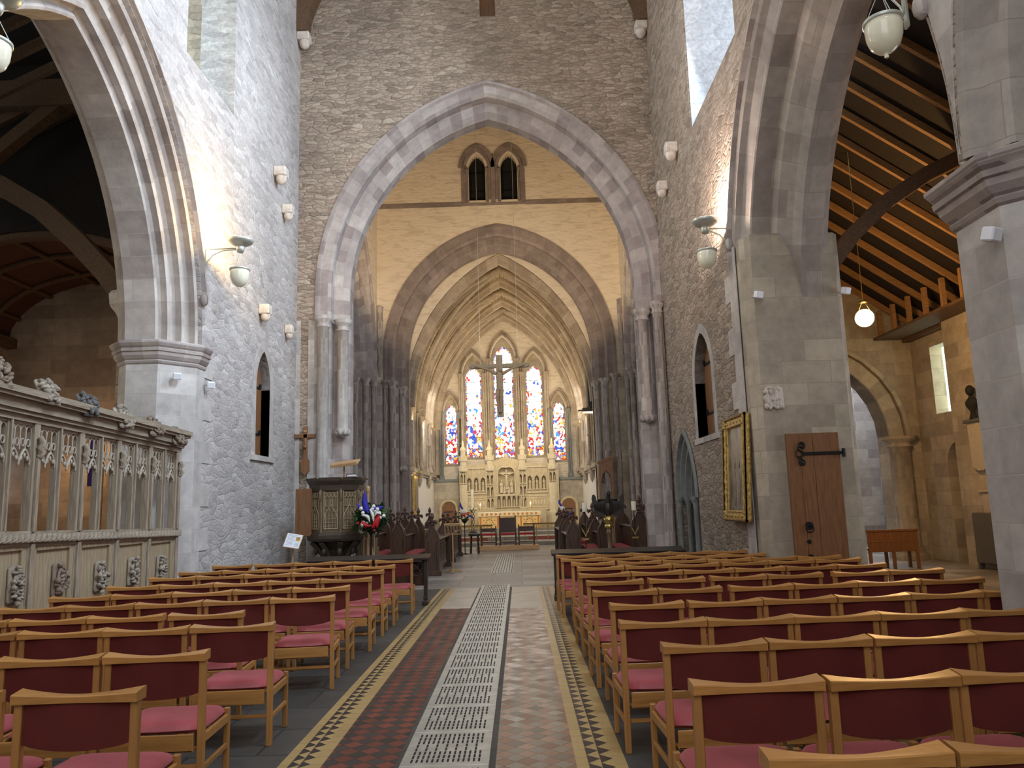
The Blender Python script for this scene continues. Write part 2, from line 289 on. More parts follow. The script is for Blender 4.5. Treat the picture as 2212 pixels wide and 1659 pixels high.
M['glass_border'] = stained('stained_glass_border', 0.75, 3.0, 10.0, 1.5, (16.0, 12.0), 0.6)

def tile_mat(name, kind):
    m, nt, b = nmat(name); nb = NB(nt)
    tc = nb.n('ShaderNodeTexCoord')
    no = nb.n('ShaderNodeTexNoise', i_Scale=3.0, i_Detail=5.0); nb.l(tc, 'Object', no, 'Vector')
    if kind == 'diamond_red' or kind == 'diamond_brown':
        mp = nb.n('ShaderNodeMapping'); mp.inputs['Rotation'].default_value = (0, 0, pi / 4)
        mp.inputs['Scale'].default_value = (1 / 0.105,) * 3; nb.l(tc, 'Object', mp, 'Vector')
        ch = nb.n('ShaderNodeTexChecker', i_Scale=1.0)
        if kind == 'diamond_red':
            ch.inputs['Color1'].default_value = (0.17, 0.045, 0.028, 1); ch.inputs['Color2'].default_value = (0.045, 0.038, 0.033, 1)
        else:
            ch.inputs['Color1'].default_value = (0.27, 0.15, 0.10, 1); ch.inputs['Color2'].default_value = (0.23, 0.19, 0.145, 1)
        nb.l(mp, 'Vector', ch, 'Vector')
        br = nb.n('ShaderNodeTexBrick', offset=0.0, i_Scale=1.0, i_Brick_Width=1.0, i_Row_Height=1.0, i_Mortar_Size=0.03, i_Bias=0.0)
        br.inputs['Color1'].default_value = (0.80, 0.80, 0.80, 1); br.inputs['Color2'].default_value = (1.2, 1.2, 1.2, 1); br.inputs['Mortar'].default_value = (0.35, 0.35, 0.35, 1)
        nb.l(mp, 'Vector', br, 'Vector')
        mx = nb.n('ShaderNodeMix', data_type='RGBA', blend_type='MULTIPLY'); mx.inputs[0].default_value = 1.0
        nb.l(ch, 'Color', mx, 6); nb.l(br, 'Color', mx, 7); src, idx = mx, 2
        wn = nb.n('ShaderNodeTexWhiteNoise'); fl = nb.n('ShaderNodeVectorMath', operation='FLOOR'); nb.l(mp, 'Vector', fl, 0); nb.l(fl, 0, wn, 'Vector')
        rr = nb.n('ShaderNodeMapRange'); rr.inputs[3].default_value = 0.22 if kind == 'diamond_brown' else 0.42; rr.inputs[4].default_value = 0.40 if kind == 'diamond_brown' else 0.6; nb.l(wn, 0, rr, 0); nb.l(rr, 0, b, 'Roughness')
        bp = nb.n('ShaderNodeBump', i_Strength=0.10, i_Distance=0.003)
        hh = nb.n('ShaderNodeMath', operation='MULTIPLY_ADD'); nb.l(wn, 0, hh, 0); hh.inputs[1].default_value = 0.8; nb.l(no, 'Fac', hh, 2)
        nb.l(hh, 0, bp, 'Height'); nb.l(bp, 'Normal', b, 'Normal')
    elif kind == 'cream':
        mp = nb.n('ShaderNodeMapping'); mp.inputs['Rotation'].default_value = (0, 0, pi / 2); nb.l(tc, 'Object', mp, 'Vector')
        br = nb.n('ShaderNodeTexBrick', i_Scale=1.0, i_Brick_Width=0.15, i_Row_Height=0.9, i_Mortar_Size=0.002)
        br.inputs['Color1'].default_value = (0.50, 0.35, 0.15, 1); br.inputs['Color2'].default_value = (0.42, 0.29, 0.125, 1); br.inputs['Mortar'].default_value = (0.12, 0.09, 0.06, 1)
        nb.l(mp, 'Vector', br, 'Vector'); src, idx = br, 0
        b.inputs['Roughness'].default_value = 0.35
    elif kind == 'patch':
        src = simple; r = ramp(nb, [(0.3, (0.36, 0.31, 0.24)), (0.7, (0.50, 0.44, 0.36))]); nb.l(no, 'Fac', r, 'Fac'); src, idx = r, 0
        b.inputs['Roughness'].default_value = 0.35
    nb.l(src, idx, b, 'Base Color')
    return m
M['tile_red'] = tile_mat('red_black_diamond_tiles', 'diamond_red')
M['tile_brown'] = tile_mat('worn_brown_diamond_tiles', 'diamond_brown')
M['tile_cream'] = tile_mat('buff_border_tiles', 'cream')
M['tile_patch'] = tile_mat('pale_stone_patch', 'patch')
M['tile_buff'] = simple('buff_triangle_tile', (0.48, 0.34, 0.15), 0.35, noise=0.12, nscale=30)
M['tile_black'] = simple('black_triangle_tile', (0.030, 0.030, 0.032), 0.35)
M['grate'] = simple('cast_metal_grating', (0.50, 0.50, 0.45), 0.36, 0.35, noise=0.2, nscale=7, bump=0.1)
M['hole'] = simple('dark_slot', (0.02, 0.02, 0.018), 0.9)

# ------------------------------------------------------------------ mesh builder
class MB:
    def __init__(s): s.v = []; s.f = []; s.uv = []; s.mi = []; s.cur = 0; s.sm = []
    def add(s, vs, fs, uvs=None, smooth=False):
        o = len(s.v); s.v += [tuple(p) for p in vs]
        for i, f in enumerate(fs):
            s.f.append(tuple(o + k for k in f)); s.mi.append(s.cur); s.sm.append(smooth)
            s.uv.append(uvs[i] if uvs else None)
        return s
    def box(s, x0, x1, y0, y1, z0, z1):
        v = [(x0, y0, z0), (x1, y0, z0), (x1, y1, z0), (x0, y1, z0), (x0, y0, z1), (x1, y0, z1), (x1, y1, z1), (x0, y1, z1)]
        return s.add(v, [(0, 3, 2, 1), (4, 5, 6, 7), (0, 1, 5, 4), (1, 2, 6, 5), (2, 3, 7, 6), (3, 0, 4, 7)])
    def cbox(s, x0, x1, y0, y1, z0, z1, c=0.004, mtx=None):
        """box with chamfered edges"""
        c = min(c, (x1 - x0) * .45, (y1 - y0) * .45, (z1 - z0) * .45)
        X, Y, Z = (x0, x1), (y0, y1), (z0, z1); v = []; idx = {}
        for i in (0, 1):
            for j in (0, 1):
                for k in (0, 1):
                    for a in range(3):
                        p = [X[i] + (c if i == 0 else -c), Y[j] + (c if j == 0 else -c), Z[k] + (c if k == 0 else -c)]
                        p[a] = (X, Y, Z)[a][(i, j, k)[a]]
                        idx[(i, j, k, a)] = len(v); v.append(p)
        fs = []
        for a in range(3):
            b1, b2 = [q for q in range(3) if q != a]
            for e in (0, 1):
                f = []
                for q in ((0, 0), (1, 0), (1, 1), (0, 1)):
                    t = [0, 0, 0]; t[a] = e; t[b1] = q[0]; t[b2] = q[1]; f.append(idx[(*t, a)])
                fs.append(f)
        for a in range(3):                       # edges along axis a
            b1, b2 = [q for q in range(3) if q != a]
            for e1 in (0, 1):
                for e2 in (0, 1):
                    t0 = [0, 0, 0]; t0[b1] = e1; t0[b2] = e2; t1 = list(t0); t1[a] = 1
                    fs.append([idx[(*t0, b1)], idx[(*t1, b1)], idx[(*t1, b2)], idx[(*t0, b2)]])
        for i in (0, 1):
            for j in (0, 1):
                for k in (0, 1): fs.append([idx[(i, j, k, a)] for a in range(3)])
        cen = Vector(((x0 + x1) / 2, (y0 + y1) / 2, (z0 + z1) / 2)); out = []
        for f in fs:
            P = [Vector(v[q]) for q in f]; n = (P[1] - P[0]).cross(P[2] - P[0]); mid = sum(P, Vector()) / len(P)
            out.append(f if n.dot(mid - cen) > 0 else f[::-1])
        if mtx is not None: v = [mtx @ Vector(p) for p in v]
        return s.add(v, out)
    def bar(s, p0, p1, w, h, up=(0, 0, 1), c=0.0):
        """rectangular bar from p0 to p1"""
        p0 = Vector(p0); p1 = Vector(p1); d = p1 - p0; L = d.length; d.normalize(); u = Vector(up)
        sx = d.cross(u)
        if sx.length < 1e-4: sx = d.cross(Vector((1, 0, 0)))
        sx.normalize(); sz = sx.cross(d)
        mt = Matrix((sx, d, sz)).transposed().to_4x4(); mt.translation = p0
        if c: return s.cbox(-w / 2, w / 2, 0, L, -h / 2, h / 2, c, mt)
        v = [mt @ Vector((a, b, e)) for a, b, e in ((-w/2, 0, -h/2), (w/2, 0, -h/2), (w/2, L, -h/2), (-w/2, L, -h/2), (-w/2, 0, h/2), (w/2, 0, h/2), (w/2, L, h/2), (-w/2, L, h/2))]
        return s.add(v, [(0, 3, 2, 1), (4, 5, 6, 7), (0, 1, 5, 4), (1, 2, 6, 5), (2, 3, 7, 6), (3, 0, 4, 7)])
    def cyl(s, p0, p1, r0, r1=None, n=14, caps=True, smooth=True):
        r1 = r0 if r1 is None else r1; p0 = Vector(p0); p1 = Vector(p1); d = (p1 - p0).normalized()
        a = d.cross(Vector((0, 0, 1)));  a = Vector((1, 0, 0)) if a.length < 1e-4 else a.normalized(); b = d.cross(a)
        v = []
        for p, r in ((p0, r0), (p1, r1)):
            for i in range(n): t = 2 * pi * i / n; v.append(p + (a * cos(t) + b * sin(t)) * r)
        s.add(v, [(i, (i + 1) % n, n + (i + 1) % n, n + i) for i in range(n)], smooth=smooth)
        if caps: s.add(v, [tuple(range(n))[::-1], tuple(range(n, 2 * n))])
        return s
    def lathe(s, prof, c=(0, 0, 0), n=20, smooth=True, sx=1, sy=1):
        """prof: (r, z) from bottom to top, about the vertical through c"""
        v = []; fs = []
        for r, z in prof:
            for i in range(n): t = 2 * pi * i / n; v.append((c[0] + r * cos(t) * sx, c[1] + r * sin(t) * sy, c[2] + z))
        for k in range(len(prof) - 1):
            for i in range(n): j = (i + 1) % n; fs.append((k * n + i, k * n + j, (k + 1) * n + j, (k + 1) * n + i))
        return s.add(v, fs, smooth=smooth)
    def tube(s, pts, r, n=8, smooth=True):
        pts = [Vector(p) for p in pts]; rr = r if isinstance(r, (list, tuple)) else [r] * len(pts)
        v = []; fs = []; pa = None
        for k, p in enumerate(pts):
            d = (pts[min(k + 1, len(pts) - 1)] - pts[max(k - 1, 0)]).normalized()
            if pa is None:
                a = d.cross(Vector((0, 0, 1))); a = Vector((1, 0, 0)) if a.length < 1e-3 else a.normalized()
            else: a = (pa - d * pa.dot(d)).normalized()
            pa = a; b = d.cross(a)
            for i in range(n): t = 2 * pi * i / n; v.append(p + (a * cos(t) + b * sin(t)) * rr[k])
        for k in range(len(pts) - 1):
            for i in range(n): j = (i + 1) % n; fs.append((k * n + i, k * n + j, (k + 1) * n + j, (k + 1) * n + i))
        s.add(v, fs, smooth=smooth)
        return s.add(v, [tuple(range(n))[::-1], tuple(range((len(pts) - 1) * n, len(pts) * n))])
    def ell(s, c, rx, ry, rz, n=12, k=8, mtx=None):
        v = []; fs = []; c = Vector(c)
        for a in range(k + 1):
            ph = -pi / 2 + pi * a / k
            for i in range(n):
                t = 2 * pi * i / n; p = Vector((rx * cos(ph) * cos(t), ry * cos(ph) * sin(t), rz * sin(ph)))
                if mtx is not None: p = mtx @ p
                v.append(c + p)
        for a in range(k):
            for i in range(n): j = (i + 1) % n; fs.append((a * n + i, a * n + j, (a + 1) * n + j, (a + 1) * n + i))
        return s.add(v, fs, smooth=True)
    def prism(s, poly, plane, d0, d1, holes=()):
        """poly in (u, z); plane 'y': (u, d, z); 'x': (d, u, z); 'z': (u, v, d)"""
        loops = [list(poly)] + [list(h) for h in holes]
        mk = {'y': lambda u, w, d: (u, d, w), 'x': lambda u, w, d: (d, u, w), 'z': lambda u, w, d: (u, w, d)}[plane]
        flat = [p for L in loops for p in L]
        tris = tessellate_polygon([[Vector((u, w, 0)) for u, w in L] for L in loops])
        A = [mk(u, w, d0) for u, w in flat]; B = [mk(u, w, d1) for u, w in flat]
        for pts, d, sg in ((A, d0, -1), (B, d1, 1)):
            fs = []
            nd = Vector({'y': (0, sg, 0), 'x': (sg, 0, 0), 'z': (0, 0, sg)}[plane]) * (1 if d1 > d0 else -1)
            for t in tris:
                P = [Vector(pts[q]) for q in t]; nn = (P[1] - P[0]).cross(P[2] - P[0])
                if nn.length < 1e-9: continue
                fs.append(tuple(t) if nn.dot(nd) > 0 else tuple(t)[::-1])
            s.add(pts, fs)
        o = 0
        for L in loops:
            n = len(L)
            for i in range(n):
                j = (i + 1) % n
                s.add([A[o + i], A[o + j], B[o + j], B[o + i]], [(0, 1, 2, 3)])
            o += n
        return s
    def build(s, name, mat, parent=None, loc=None):
        me = bpy.data.meshes.new(name); me.from_pydata(s.v, [], s.f)
        mats = mat if isinstance(mat, (list, tuple)) else [mat]
        for q in mats: me.materials.append(q)
        uvl = me.uv_layers.new(name='UVMap'); data = []
        for p in me.polygons:
            u = s.uv[p.index]
            if u is None:
                n = p.normal
                if abs(n.z) > 0.8: u = [(me.vertices[q].co.x, me.vertices[q].co.y) for q in p.vertices]
                else:
                    t = Vector((-n.y, n.x, 0)); t = t.normalized() if t.length > 1e-6 else Vector((1, 0, 0))
                    if t.x + t.y * 1.01 < 0: t = -t
                    u = [(me.vertices[q].co.dot(t), me.vertices[q].co.z) for q in p.vertices]
            for a in u: data += [a[0], a[1]]
        uvl.data.foreach_set('uv', data)
        me.polygons.foreach_set('material_index', s.mi); me.polygons.foreach_set('use_smooth', s.sm)
        me.update()
        o = bpy.data.objects.new(name, me); COL.objects.link(o)
        if parent: o.parent = parent
        if loc: o.location = loc
        return o
def ell_arch(c, a, zs, h, n, k, side):
    """half of a pointed arch: centre line c, half span a, spring zs, rise h, offset n"""
    R = (a * a + h * h) / (2 * a); cx = R - a; Rn = R + n
    top = acos(max(-1, min(1, cx / Rn)))
    out = []
    for i in range(k + 1):
        t = top * i / k
        out.append((c + side * (Rn * cos(t) - cx), zs + Rn * sin(t)))
    return out
def arch_pts(c, a, zs, h, z0, n=0.0, k=12):
    """(u, z) from the left foot over the apex to the right foot"""
    L = ell_arch(c, a, zs, h, n, k, -1); Rr = ell_arch(c, a, zs, h, n, k, 1)
    pts = ([(L[0][0], z0)] if z0 < zs - 1e-3 else []) + L + Rr[::-1][1:] + ([(Rr[0][0], z0)] if z0 < zs - 1e-3 else [])
    return pts
def sweep_arch(mb, plane, c, a, zs, h, z0, prof, k=14, half=None, uoff=0.0):
    """moulding over an arch; prof = list of (n, d)"""
    paths = [arch_pts(c, a, zs, h, z0, n, k) for n, d in prof]
    if half: 
        mid = (len(paths[0]) - 1) // 2
        paths = [p[:mid + 1] if half == 'l' else p[mid:] for p in paths]
    s_path = [0.0]
    for j in range(1, len(paths[0])):
        s_path.append(s_path[-1] + math.dist(paths[0][j], paths[0][j - 1]))
    s_prof = [0.0]
    for i in range(1, len(prof)): s_prof.append(s_prof[-1] + math.dist(prof[i], prof[i - 1]))
    for i in range(len(prof) - 1):
        for j in range(len(paths[0]) - 1):
            q = []
            for ii, jj in ((i, j), (i, j + 1), (i + 1, j + 1), (i + 1, j)):
                u, z = paths[ii][jj]; d = prof[ii][1]
                q.append((u, d, z) if plane == 'y' else (d, u, z))
            uv = [(s_prof[i] + uoff, s_path[j]), (s_prof[i] + uoff, s_path[j + 1]), (s_prof[i + 1] + uoff, s_path[j + 1]), (s_prof[i + 1] + uoff, s_path[j])]
            mb.add(q, [(0, 1, 2, 3)], [uv])
    return mb
def roll(n0, d0, n1, d1, r, k=4):
    """convex roll between two profile points, bulging towards the opening"""
    out = []
    for i in range(k + 1):
        t = i / k; b = sin(pi * t) * r
        L = math.dist((n0, d0), (n1, d1)) or 1; px, py = -(d1 - d0) / L, (n1 - n0) / L
        if px > 0: px, py = -px, -py
        out.append((n0 + (n1 - n0) * t + px * b, d0 + (d1 - d0) * t + py * b))
    return out
def poly_lathe(mb, poly_fn, prof):
    """stack of polygons: prof = list of (offset, z); poly_fn(offset) -> [(x, y)]; used for octagonal capitals"""
    rings = [[(x, y, z) for x, y in poly_fn(o)] for o, z in prof]; n = len(rings[0])
    for a, b in zip(rings, rings[1:]):
        for i in range(n - 1): mb.add([a[i], a[i + 1], b[i + 1], b[i]], [(0, 1, 2, 3)])
    return mb
# ------------------------------------------------------------------ bookkeeping
def tag(o, label, cat, group=None, kind=None):
    o['label'] = label; o['category'] = cat
    if group: o['group'] = group
    if kind: o['kind'] = kind
    return o
def thing(name, label, cat, loc=(0, 0, 0), rz=0.0, group=None):
    o = bpy.data.objects.new(name, None); COL.objects.link(o); o.location = loc; o.rotation_euler = (0, 0, rz)
    o.empty_display_size = 0.1
    return tag(o, label, cat, group)
def struct(mb, name, mat, label=None, cat='wall'):
    o = mb.build(name, mat); o['kind'] = 'structure'
    if label: o['label'] = label; o['category'] = cat
    return o
def copy_tree(o, parent=None):
    c = o.copy(); COL.objects.link(c)
    if parent: c.parent = parent
    for ch in list(o.children): copy_tree(ch, c)
    return c
# ================================================================== STRUCTURE
XL, XR, YW = -5.0, 3.4, 17.2
# --- floors
mb = MB(); mb.box(-6.4, 5.0, -3, 15.45, -0.2, 0.0); struct(mb, 'floor', M['slabs'], 'dark stone slab floor under the nave chairs', 'floor')
mb = MB(); mb.box(-12, 12, 15.45, 28.2, -0.2, 0.0); mb.box(-4.2, 3.1, 28.2, 29.6, -0.2, 0.0); struct(mb, 'floor', M['paving'], 'grey flagstone floor of the crossing beyond the nave', 'floor')
mb = MB(); mb.box(-11.7, -6.4, -3, 15.45, -0.2, 0.0); struct(mb, 'floor', M['slabs'], 'dark slab floor behind the carved wooden screen', 'floor')
mb = MB(); mb.box(5.0, 10.6, -3, 15.45, -0.2, 0.0); struct(mb, 'floor', M['paving'], 'stone floor of the aisle right of the piers', 'floor')
T = 0.004
def strip(x0, x1, y0, y1, mat, label, name='floor'):
    b = MB(); b.box(x0, x1, y0, y1, 0.0, T); return struct(b, name, mat, label, 'tiling')
strip(-1.30, -0.83, -2, 12.45, M['tile_red'], 'red and black diamond tiles left of the metal grating')
strip(-0.20, 0.30, -2, 12.3, M['tile_brown'], 'worn brown diamond tiles right of the metal grating')
for x0, x1, nm in ((-1.58, -1.515, 'outer buff tile band along the left edge of the aisle'), (-1.38, -1.30, 'inner buff tile band left of the diamond tiles'),
                   (0.30, 0.375, 'inner buff tile band right of the brown diamond tiles'), (0.535, 0.61, 'outer buff tile band along the right edge of the aisle')):
    strip(x0, x1, -2, 15.4, M['tile_cream'], nm)
strip(-1.30, -0.83, 12.45, 15.4, M['tile_patch'], 'pale worn stone patch at the far end of the left tiles')
strip(-0.20, 0.30, 12.3, 15.4, M['tile_patch'], 'pale worn stone patch at the far end of the right tiles')
strip(-0.83, -0.80, -2, 15.4, M['slabs'], 'thin stone curb left of the metal grating'); strip(-0.24, -0.20, -2, 15.4, M['slabs'], 'thin stone curb right of the metal grating')
def zigzag(x0, x1, label):
    b = MB(); b.cur = 0; b.box(x0, x1, -2, 15.4, 0, T - 0.001); b.cur = 1; w = (x1 - x0) / 2; s = w * 2.0
    y = -1.5
    while y < 15.3:
        for k in (0, 1):
            xa = x0 + k * w; yy = y + (0.0 if k == 0 else 0.0)
            b.add([(xa, yy, T), (xa + w, yy + s / 2, T), (xa, yy + s, T)], [(0, 1, 2)])
        y += s
    o = b.build('floor', [M['tile_buff'], M['tile_black']]); o['kind'] = 'structure'; o['label'] = label; o['category'] = 'tiling'
zigzag(-1.515, -1.38, 'black and buff triangle tile border left of the aisle'); zigzag(0.375, 0.535, 'black and buff triangle tile border right of the aisle')

# --- nave side walls (two layers: nave face and back)
def rect(u0, u1, z0, z1): return [(u0, z0), (u1, z0), (u1, z1), (u0, z1)]
LA = dict(c=8.75, a=2.5, zs=4.15, h=3.6); LA2 = dict(c=2.18, a=2.5, zs=4.15, h=3.6)
RA = dict(c=8.6, a=2.42, zs=4.1, h=3.7); RA2 = dict(c=2.39, a=2.42, zs=4.1, h=3.7)
def outline(A1, A2, n1, n2):
    a1 = arch_pts(A1['c'], A1['a'], A1['zs'], A1['h'], A1['zs'], n1, 14); a2 = arch_pts(A2['c'], A2['a'], A2['zs'], A2['h'], A2['zs'], n2, 14)
    zf = A1['zs'] - .12
    return [(-2.5, 16), (YW, 16), (YW, -.1), (a1[-1][0], -.1)] + a1[::-1] + [(a1[0][0], zf), (a2[-1][0], zf)] + a2[::-1] + [(a2[0][0], -.1), (-2.5, -.1)]
def spandrel(A1, A2, n, d0, d1, mat, label, num):
    a1 = [p for p in arch_pts(A1['c'], A1['a'], A1['zs'], A1['h'], A1['zs'], n, 14)[:14] if p[1] < 7.0]
    a2 = [p for p in arch_pts(A2['c'], A2['a'], A2['zs'], A2['h'], A2['zs'], n, 14)[-14:] if p[1] < 7.0]
    b = MB(); b.prism(a1 + a2, 'x', d0, d1); struct(b, 'trim_%d' % num, mat, label, 'spandrel')
def ah(A, n, z0=-0.05, k=14): return arch_pts(A['c'], A['a'], A['zs'], A['h'], z0, n, k)
lanL = arch_pts(14.97, 0.42, 4.02, 0.72, 2.66, 0, 6)
mb = MB(); mb.prism(outline(LA, LA2, .75, .75), 'x', -5.65, XL, [lanL, rect(11.05, 13.05, 8.75, 13.4)])
struct(mb, 'wall_left', M['rubble_left'], 'tall pale rubble stone wall on the left between the moulded arch and the crossing')
mb = MB(); mb.prism(outline(LA, LA2, .30, .30), 'x', -6.12, -5.65, [rect(11.05, 13.05, 8.75, 13.4)])
struct(mb, 'wall_left', M['rubble_warm'], 'aisle side of the left nave wall')
lanR = arch_pts(13.83, 0.64, 3.75, 0.85, 2.70, 0, 6)
gothR = arch_pts(15.72, 0.72, 1.62, 1.05, -0.05, 0.0, 8)
mb = MB(); mb.prism(outline(RA, RA2, .66, .66), 'x', XR, 4.0, [lanR, arch_pts(15.72, 0.72, 1.62, 1.05, -0.05, 0.22, 8), rect(10.5, 13.5, 8.4, 13.4), rect(3.2, 5.8, 9.0, 13.4)])
struct(mb, 'wall_right', M['rubble'], 'tall rubble stone wall on the right between the tall arch and the crossing')
mb = MB(); mb.prism(outline(RA, RA2, .35, .35), 'x', 4.0, 4.75, [rect(10.5, 13.5, 8.4, 13.4), rect(3.2, 5.8, 9.0, 13.4)])
struct(mb, 'wall_right', M['rubble_warm'], 'aisle side of the right nave wall')
# panes of the high windows
mb = MB(); mb.box(-6.11, -6.09, 11.0, 13.1, 8.7, 13.45); struct(mb, 'window_1', M['green_glass'], 'daylit window pane high in the left wall', 'window')
mb = MB(); mb.box(4.72, 4.74, 10.45, 13.55, 8.35, 13.45); struct(mb, 'window_2', M['daylight_glass'], 'daylit window pane high in the right wall', 'window')
mb = MB(); mb.box(3.43, 4.72, 13.48, 13.50, 8.4, 13.4); mb.box(3.43, 4.72, 10.5, 13.5, 8.4, 8.42); struct(mb, 'trim_37', M['white_rubble'], 'whitewashed splay of the bright window high in the right wall', 'window splay')
mb = MB(); mb.box(4.72, 4.74, 3.15, 5.85, 8.95, 13.45); struct(mb, 'window_18', M['daylight_glass'], 'daylit window pane high in the right wall outside the picture', 'window')
# dressed stone round the lancet doors and at the pier edges
def ring(plane, pts_in, pts_out, d0, d1):
    b = MB(); mk = (lambda u, z, d: (d, u, z)) if plane == 'x' else (lambda u, z, d: (u, d, z))
    n = len(pts_in)
    for i in range(n - 1):
        q = [pts_in[i], pts_in[i + 1], pts_out[i + 1], pts_out[i]]
        b.add([mk(*p, d1) for p in q], [(0, 1, 2, 3)])
        b.add([mk(*pts_out[i], d0), mk(*pts_out[i + 1], d0), mk(*pts_out[i + 1], d1), mk(*pts_out[i], d1)], [(0, 1, 2, 3)])
        b.add([mk(*pts_in[i], d0), mk(*pts_in[i + 1], d0), mk(*pts_in[i + 1], d1), mk(*pts_in[i], d1)], [(0, 1, 2, 3)])
    return b
b = ring('x', lanL, arch_pts(14.97, 0.42, 4.02, 0.72, 2.66, 0.2, 6), -5.3, XL + 0.012); b.box(-5.3, XL + 0.05, 14.3, 15.65, 2.56, 2.66)
struct(b, 'trim_1', M['ashlar_pale'], 'dressed stone surround of the narrow pointed door in the left wall', 'surround')
b = ring('x', lanR, arch_pts(13.83, 0.64, 3.75, 0.85, 2.70, 0.17, 6), 3.8, XR - 0.012); b.box(XR - 0.03, 3.8, 12.95, 14.7, 2.60, 2.70)
struct(b, 'trim_2', M['ashlar_pale'], 'dressed stone surround of the narrow pointed door in the right wall', 'surround')
def quoins(x0, x1, ya, side, z0, z1, mat, label, num, lo=0.28, hi=0.48, st=0.34):
    b = MB(); z = z0; k = 0
    while z < z1 - 0.05:
        w = hi if k % 2 else lo; zz = min(z + st, z1)
        b.box(x0, x1, ya if side > 0 else ya - w, ya + w if side > 0 else ya, z, zz); z = zz; k += 1
    struct(b, 'trim_%d' % num, mat, label, 'quoins')
quoins(XL, XL + 0.014, 12.0, 1, 0, 4.0, M['ashlar_pale'], 'long and short dressed stones along the left pier edge', 3, 0.1, 0.42)
quoins(XR - 0.014, XR, 11.35, 1, 0, 5.4, M['ashlar_pale'], 'long and short dressed stones along the edge of the right wall', 4, 0.36, 0.62, 0.42)
# doors in the lancets
def lancet_door(num, plane_x, pts, sign, label):
    b = MB(); b.prism(pts, 'x', plane_x, plane_x + 0.05 * sign)
    o = b.build('door_%d' % num, M['door_oak']); o['kind'] = 'structure'; o['label'] = label; o['category'] = 'door'
    ys = [p[0] for p in pts]; y0, y1 = min(ys), max(ys); zb = pts[0][1]
    for zz in (zb + 0.42, zb + 1.35):
        h = MB(); s = -sign
        h.box(min(plane_x, plane_x + s * 0.02), max(plane_x, plane_x + s * 0.02), y0 + 0.04, y1 - 0.1, zz, zz + 0.04)
        h.cyl((plane_x + s * .01, y1 - 0.12, zz + 0.06), (plane_x + s * .03, y1 - 0.12, zz + 0.06), 0.05, n=10)
        h.build('strap_hinge', M['iron'], o)
lancet_door(1, -5.17, arch_pts(14.97, 0.41, 4.02, 0.71, 2.67, 0, 6), -1, 'narrow pointed wooden door high in the left wall')
lancet_door(2, 3.58, arch_pts(13.83, 0.63, 3.75, 0.84, 2.71, 0, 6), 1, 'narrow pointed wooden door high in the right wall')
# small gothic doorway in the right wall
b = MB()
sweep_arch(b, 'x', 15.72, 0.55, 1.62, 0.93, 1.62, [(0.42, XR - 0.015), (0.40, XR - .06), (0.34, XR - .06), (0.32, XR + .02), (0.24, XR + .02), (0.2, XR + .1), (0.13, XR + .1), (0.1, XR + .2), (0.02, XR + .2), (0, XR + .55)], 10)
b.prism(rect(15.0, 15.17, -0.05, 1.62), 'x', XR + 0.30, XR + 0.55); b.prism(rect(16.27, 16.44, -0.05, 1.62), 'x', XR + 0.30, XR + 0.55)
struct(b, 'trim_5', M['grey_stone'], 'grey moulded pointed doorway arch at the foot of the right wall', 'doorway')
for k, (yy, xx) in enumerate(((14.98, XR - 0.02), (15.09, XR + .14), (16.46, XR - 0.02), (16.35, XR + .14))):
    b = MB(); b.lathe([(0.10, 0), (0.10, 0.08), (0.055, 0.14), (0.05, 0.2), (0.05, 1.42), (0.06, 1.44), (0.05, 1.46), (0.09, 1.56), (0.10, 1.58), (0.10, 1.64)], (xx, yy, 0), 14)
    struct(b, 'wall_shaft', M['grey_stone'], 'grey %s shaft of the small pointed doorway in the right wall' % ('near outer', 'near inner', 'far outer', 'far inner')[k], 'shaft')
b = MB(); b.prism(arch_pts(15.72, 0.55, 1.62, 0.93, 0, 0, 8), 'x', 3.92, 3.97); o = b.build('door_3', M['dark_oak']); o['kind'] = 'structure'; o['label'] = 'dark door deep inside the small pointed doorway'; o['category'] = 'door'
# --- left arch mouldings, respond and pier
def ribs(n0, d0, n1, d1, k, amp):
    out = []
    L = math.dist((n0, d0), (n1, d1)); px, py = -(d1 - d0) / L, (n1 - n0) / L
    if px > 0: px, py = -px, -py
    for i in range(k):
        for f, s in ((0.05, -1), (0.32, -1), (0.40, 1), (0.62, 1), (0.70, -1), (0.98, -1)):
            t = (i + f) / k; out.append((n0 + (n1 - n0) * t + px * amp * s, d0 + (d1 - d0) * t + py * amp * s))
    return out
profL = [(.75, XL)] + ribs(.74, -5.02, .07, -5.37, 3, 0.055) + [(0.03, -5.38), (0, -5.40), (0, -5.86), (.10, -5.90), (.10, -5.96), (.24, -6.08), (.30, -6.12)]
for A, nm in ((LA, 'moulded ribs of the tall pointed arch on the left'), (LA2, 'moulded ribs of the arch nearest the camera on the left')):
    b = MB(); sweep_arch(b, 'x', A['c'], A['a'], A['zs'], A['h'], A['zs'] - 0.01, profL, 18); struct(b, 'trim_6', M['arch_pale'], nm, 'arch')
def hood(A, n, d0, d1, zcut, mat, label, num, k=20):
    b = MB(); pr = [(n, d0), (n + .01, d1), (n + .045, d1), (n + .07, d0)]
    paths = [[p for p in arch_pts(A['c'], A['a'], A['zs'], A['h'], A['zs'], nn, k)] for nn, d in pr]
    for i in range(len(pr) - 1):
        for j in range(len(paths[0]) - 1):
            if min(paths[i][j][1], paths[i][j + 1][1]) < zcut: continue
            b.add([(pr[ii][1], *paths[ii][jj]) for ii, jj in ((i, j), (i, j + 1), (i + 1, j + 1), (i + 1, j))], [(0, 1, 2, 3)])
    for j in (0, -1):
        p = [q for q in paths[1] if q[1] >= zcut]; p = p[j]
        b.ell(((d0 + d1) / 2, p[0], p[1] - 0.05), 0.07, 0.065, 0.11, 10, 6)
    struct(b, 'trim_%d' % num, mat, label, 'hood mould')
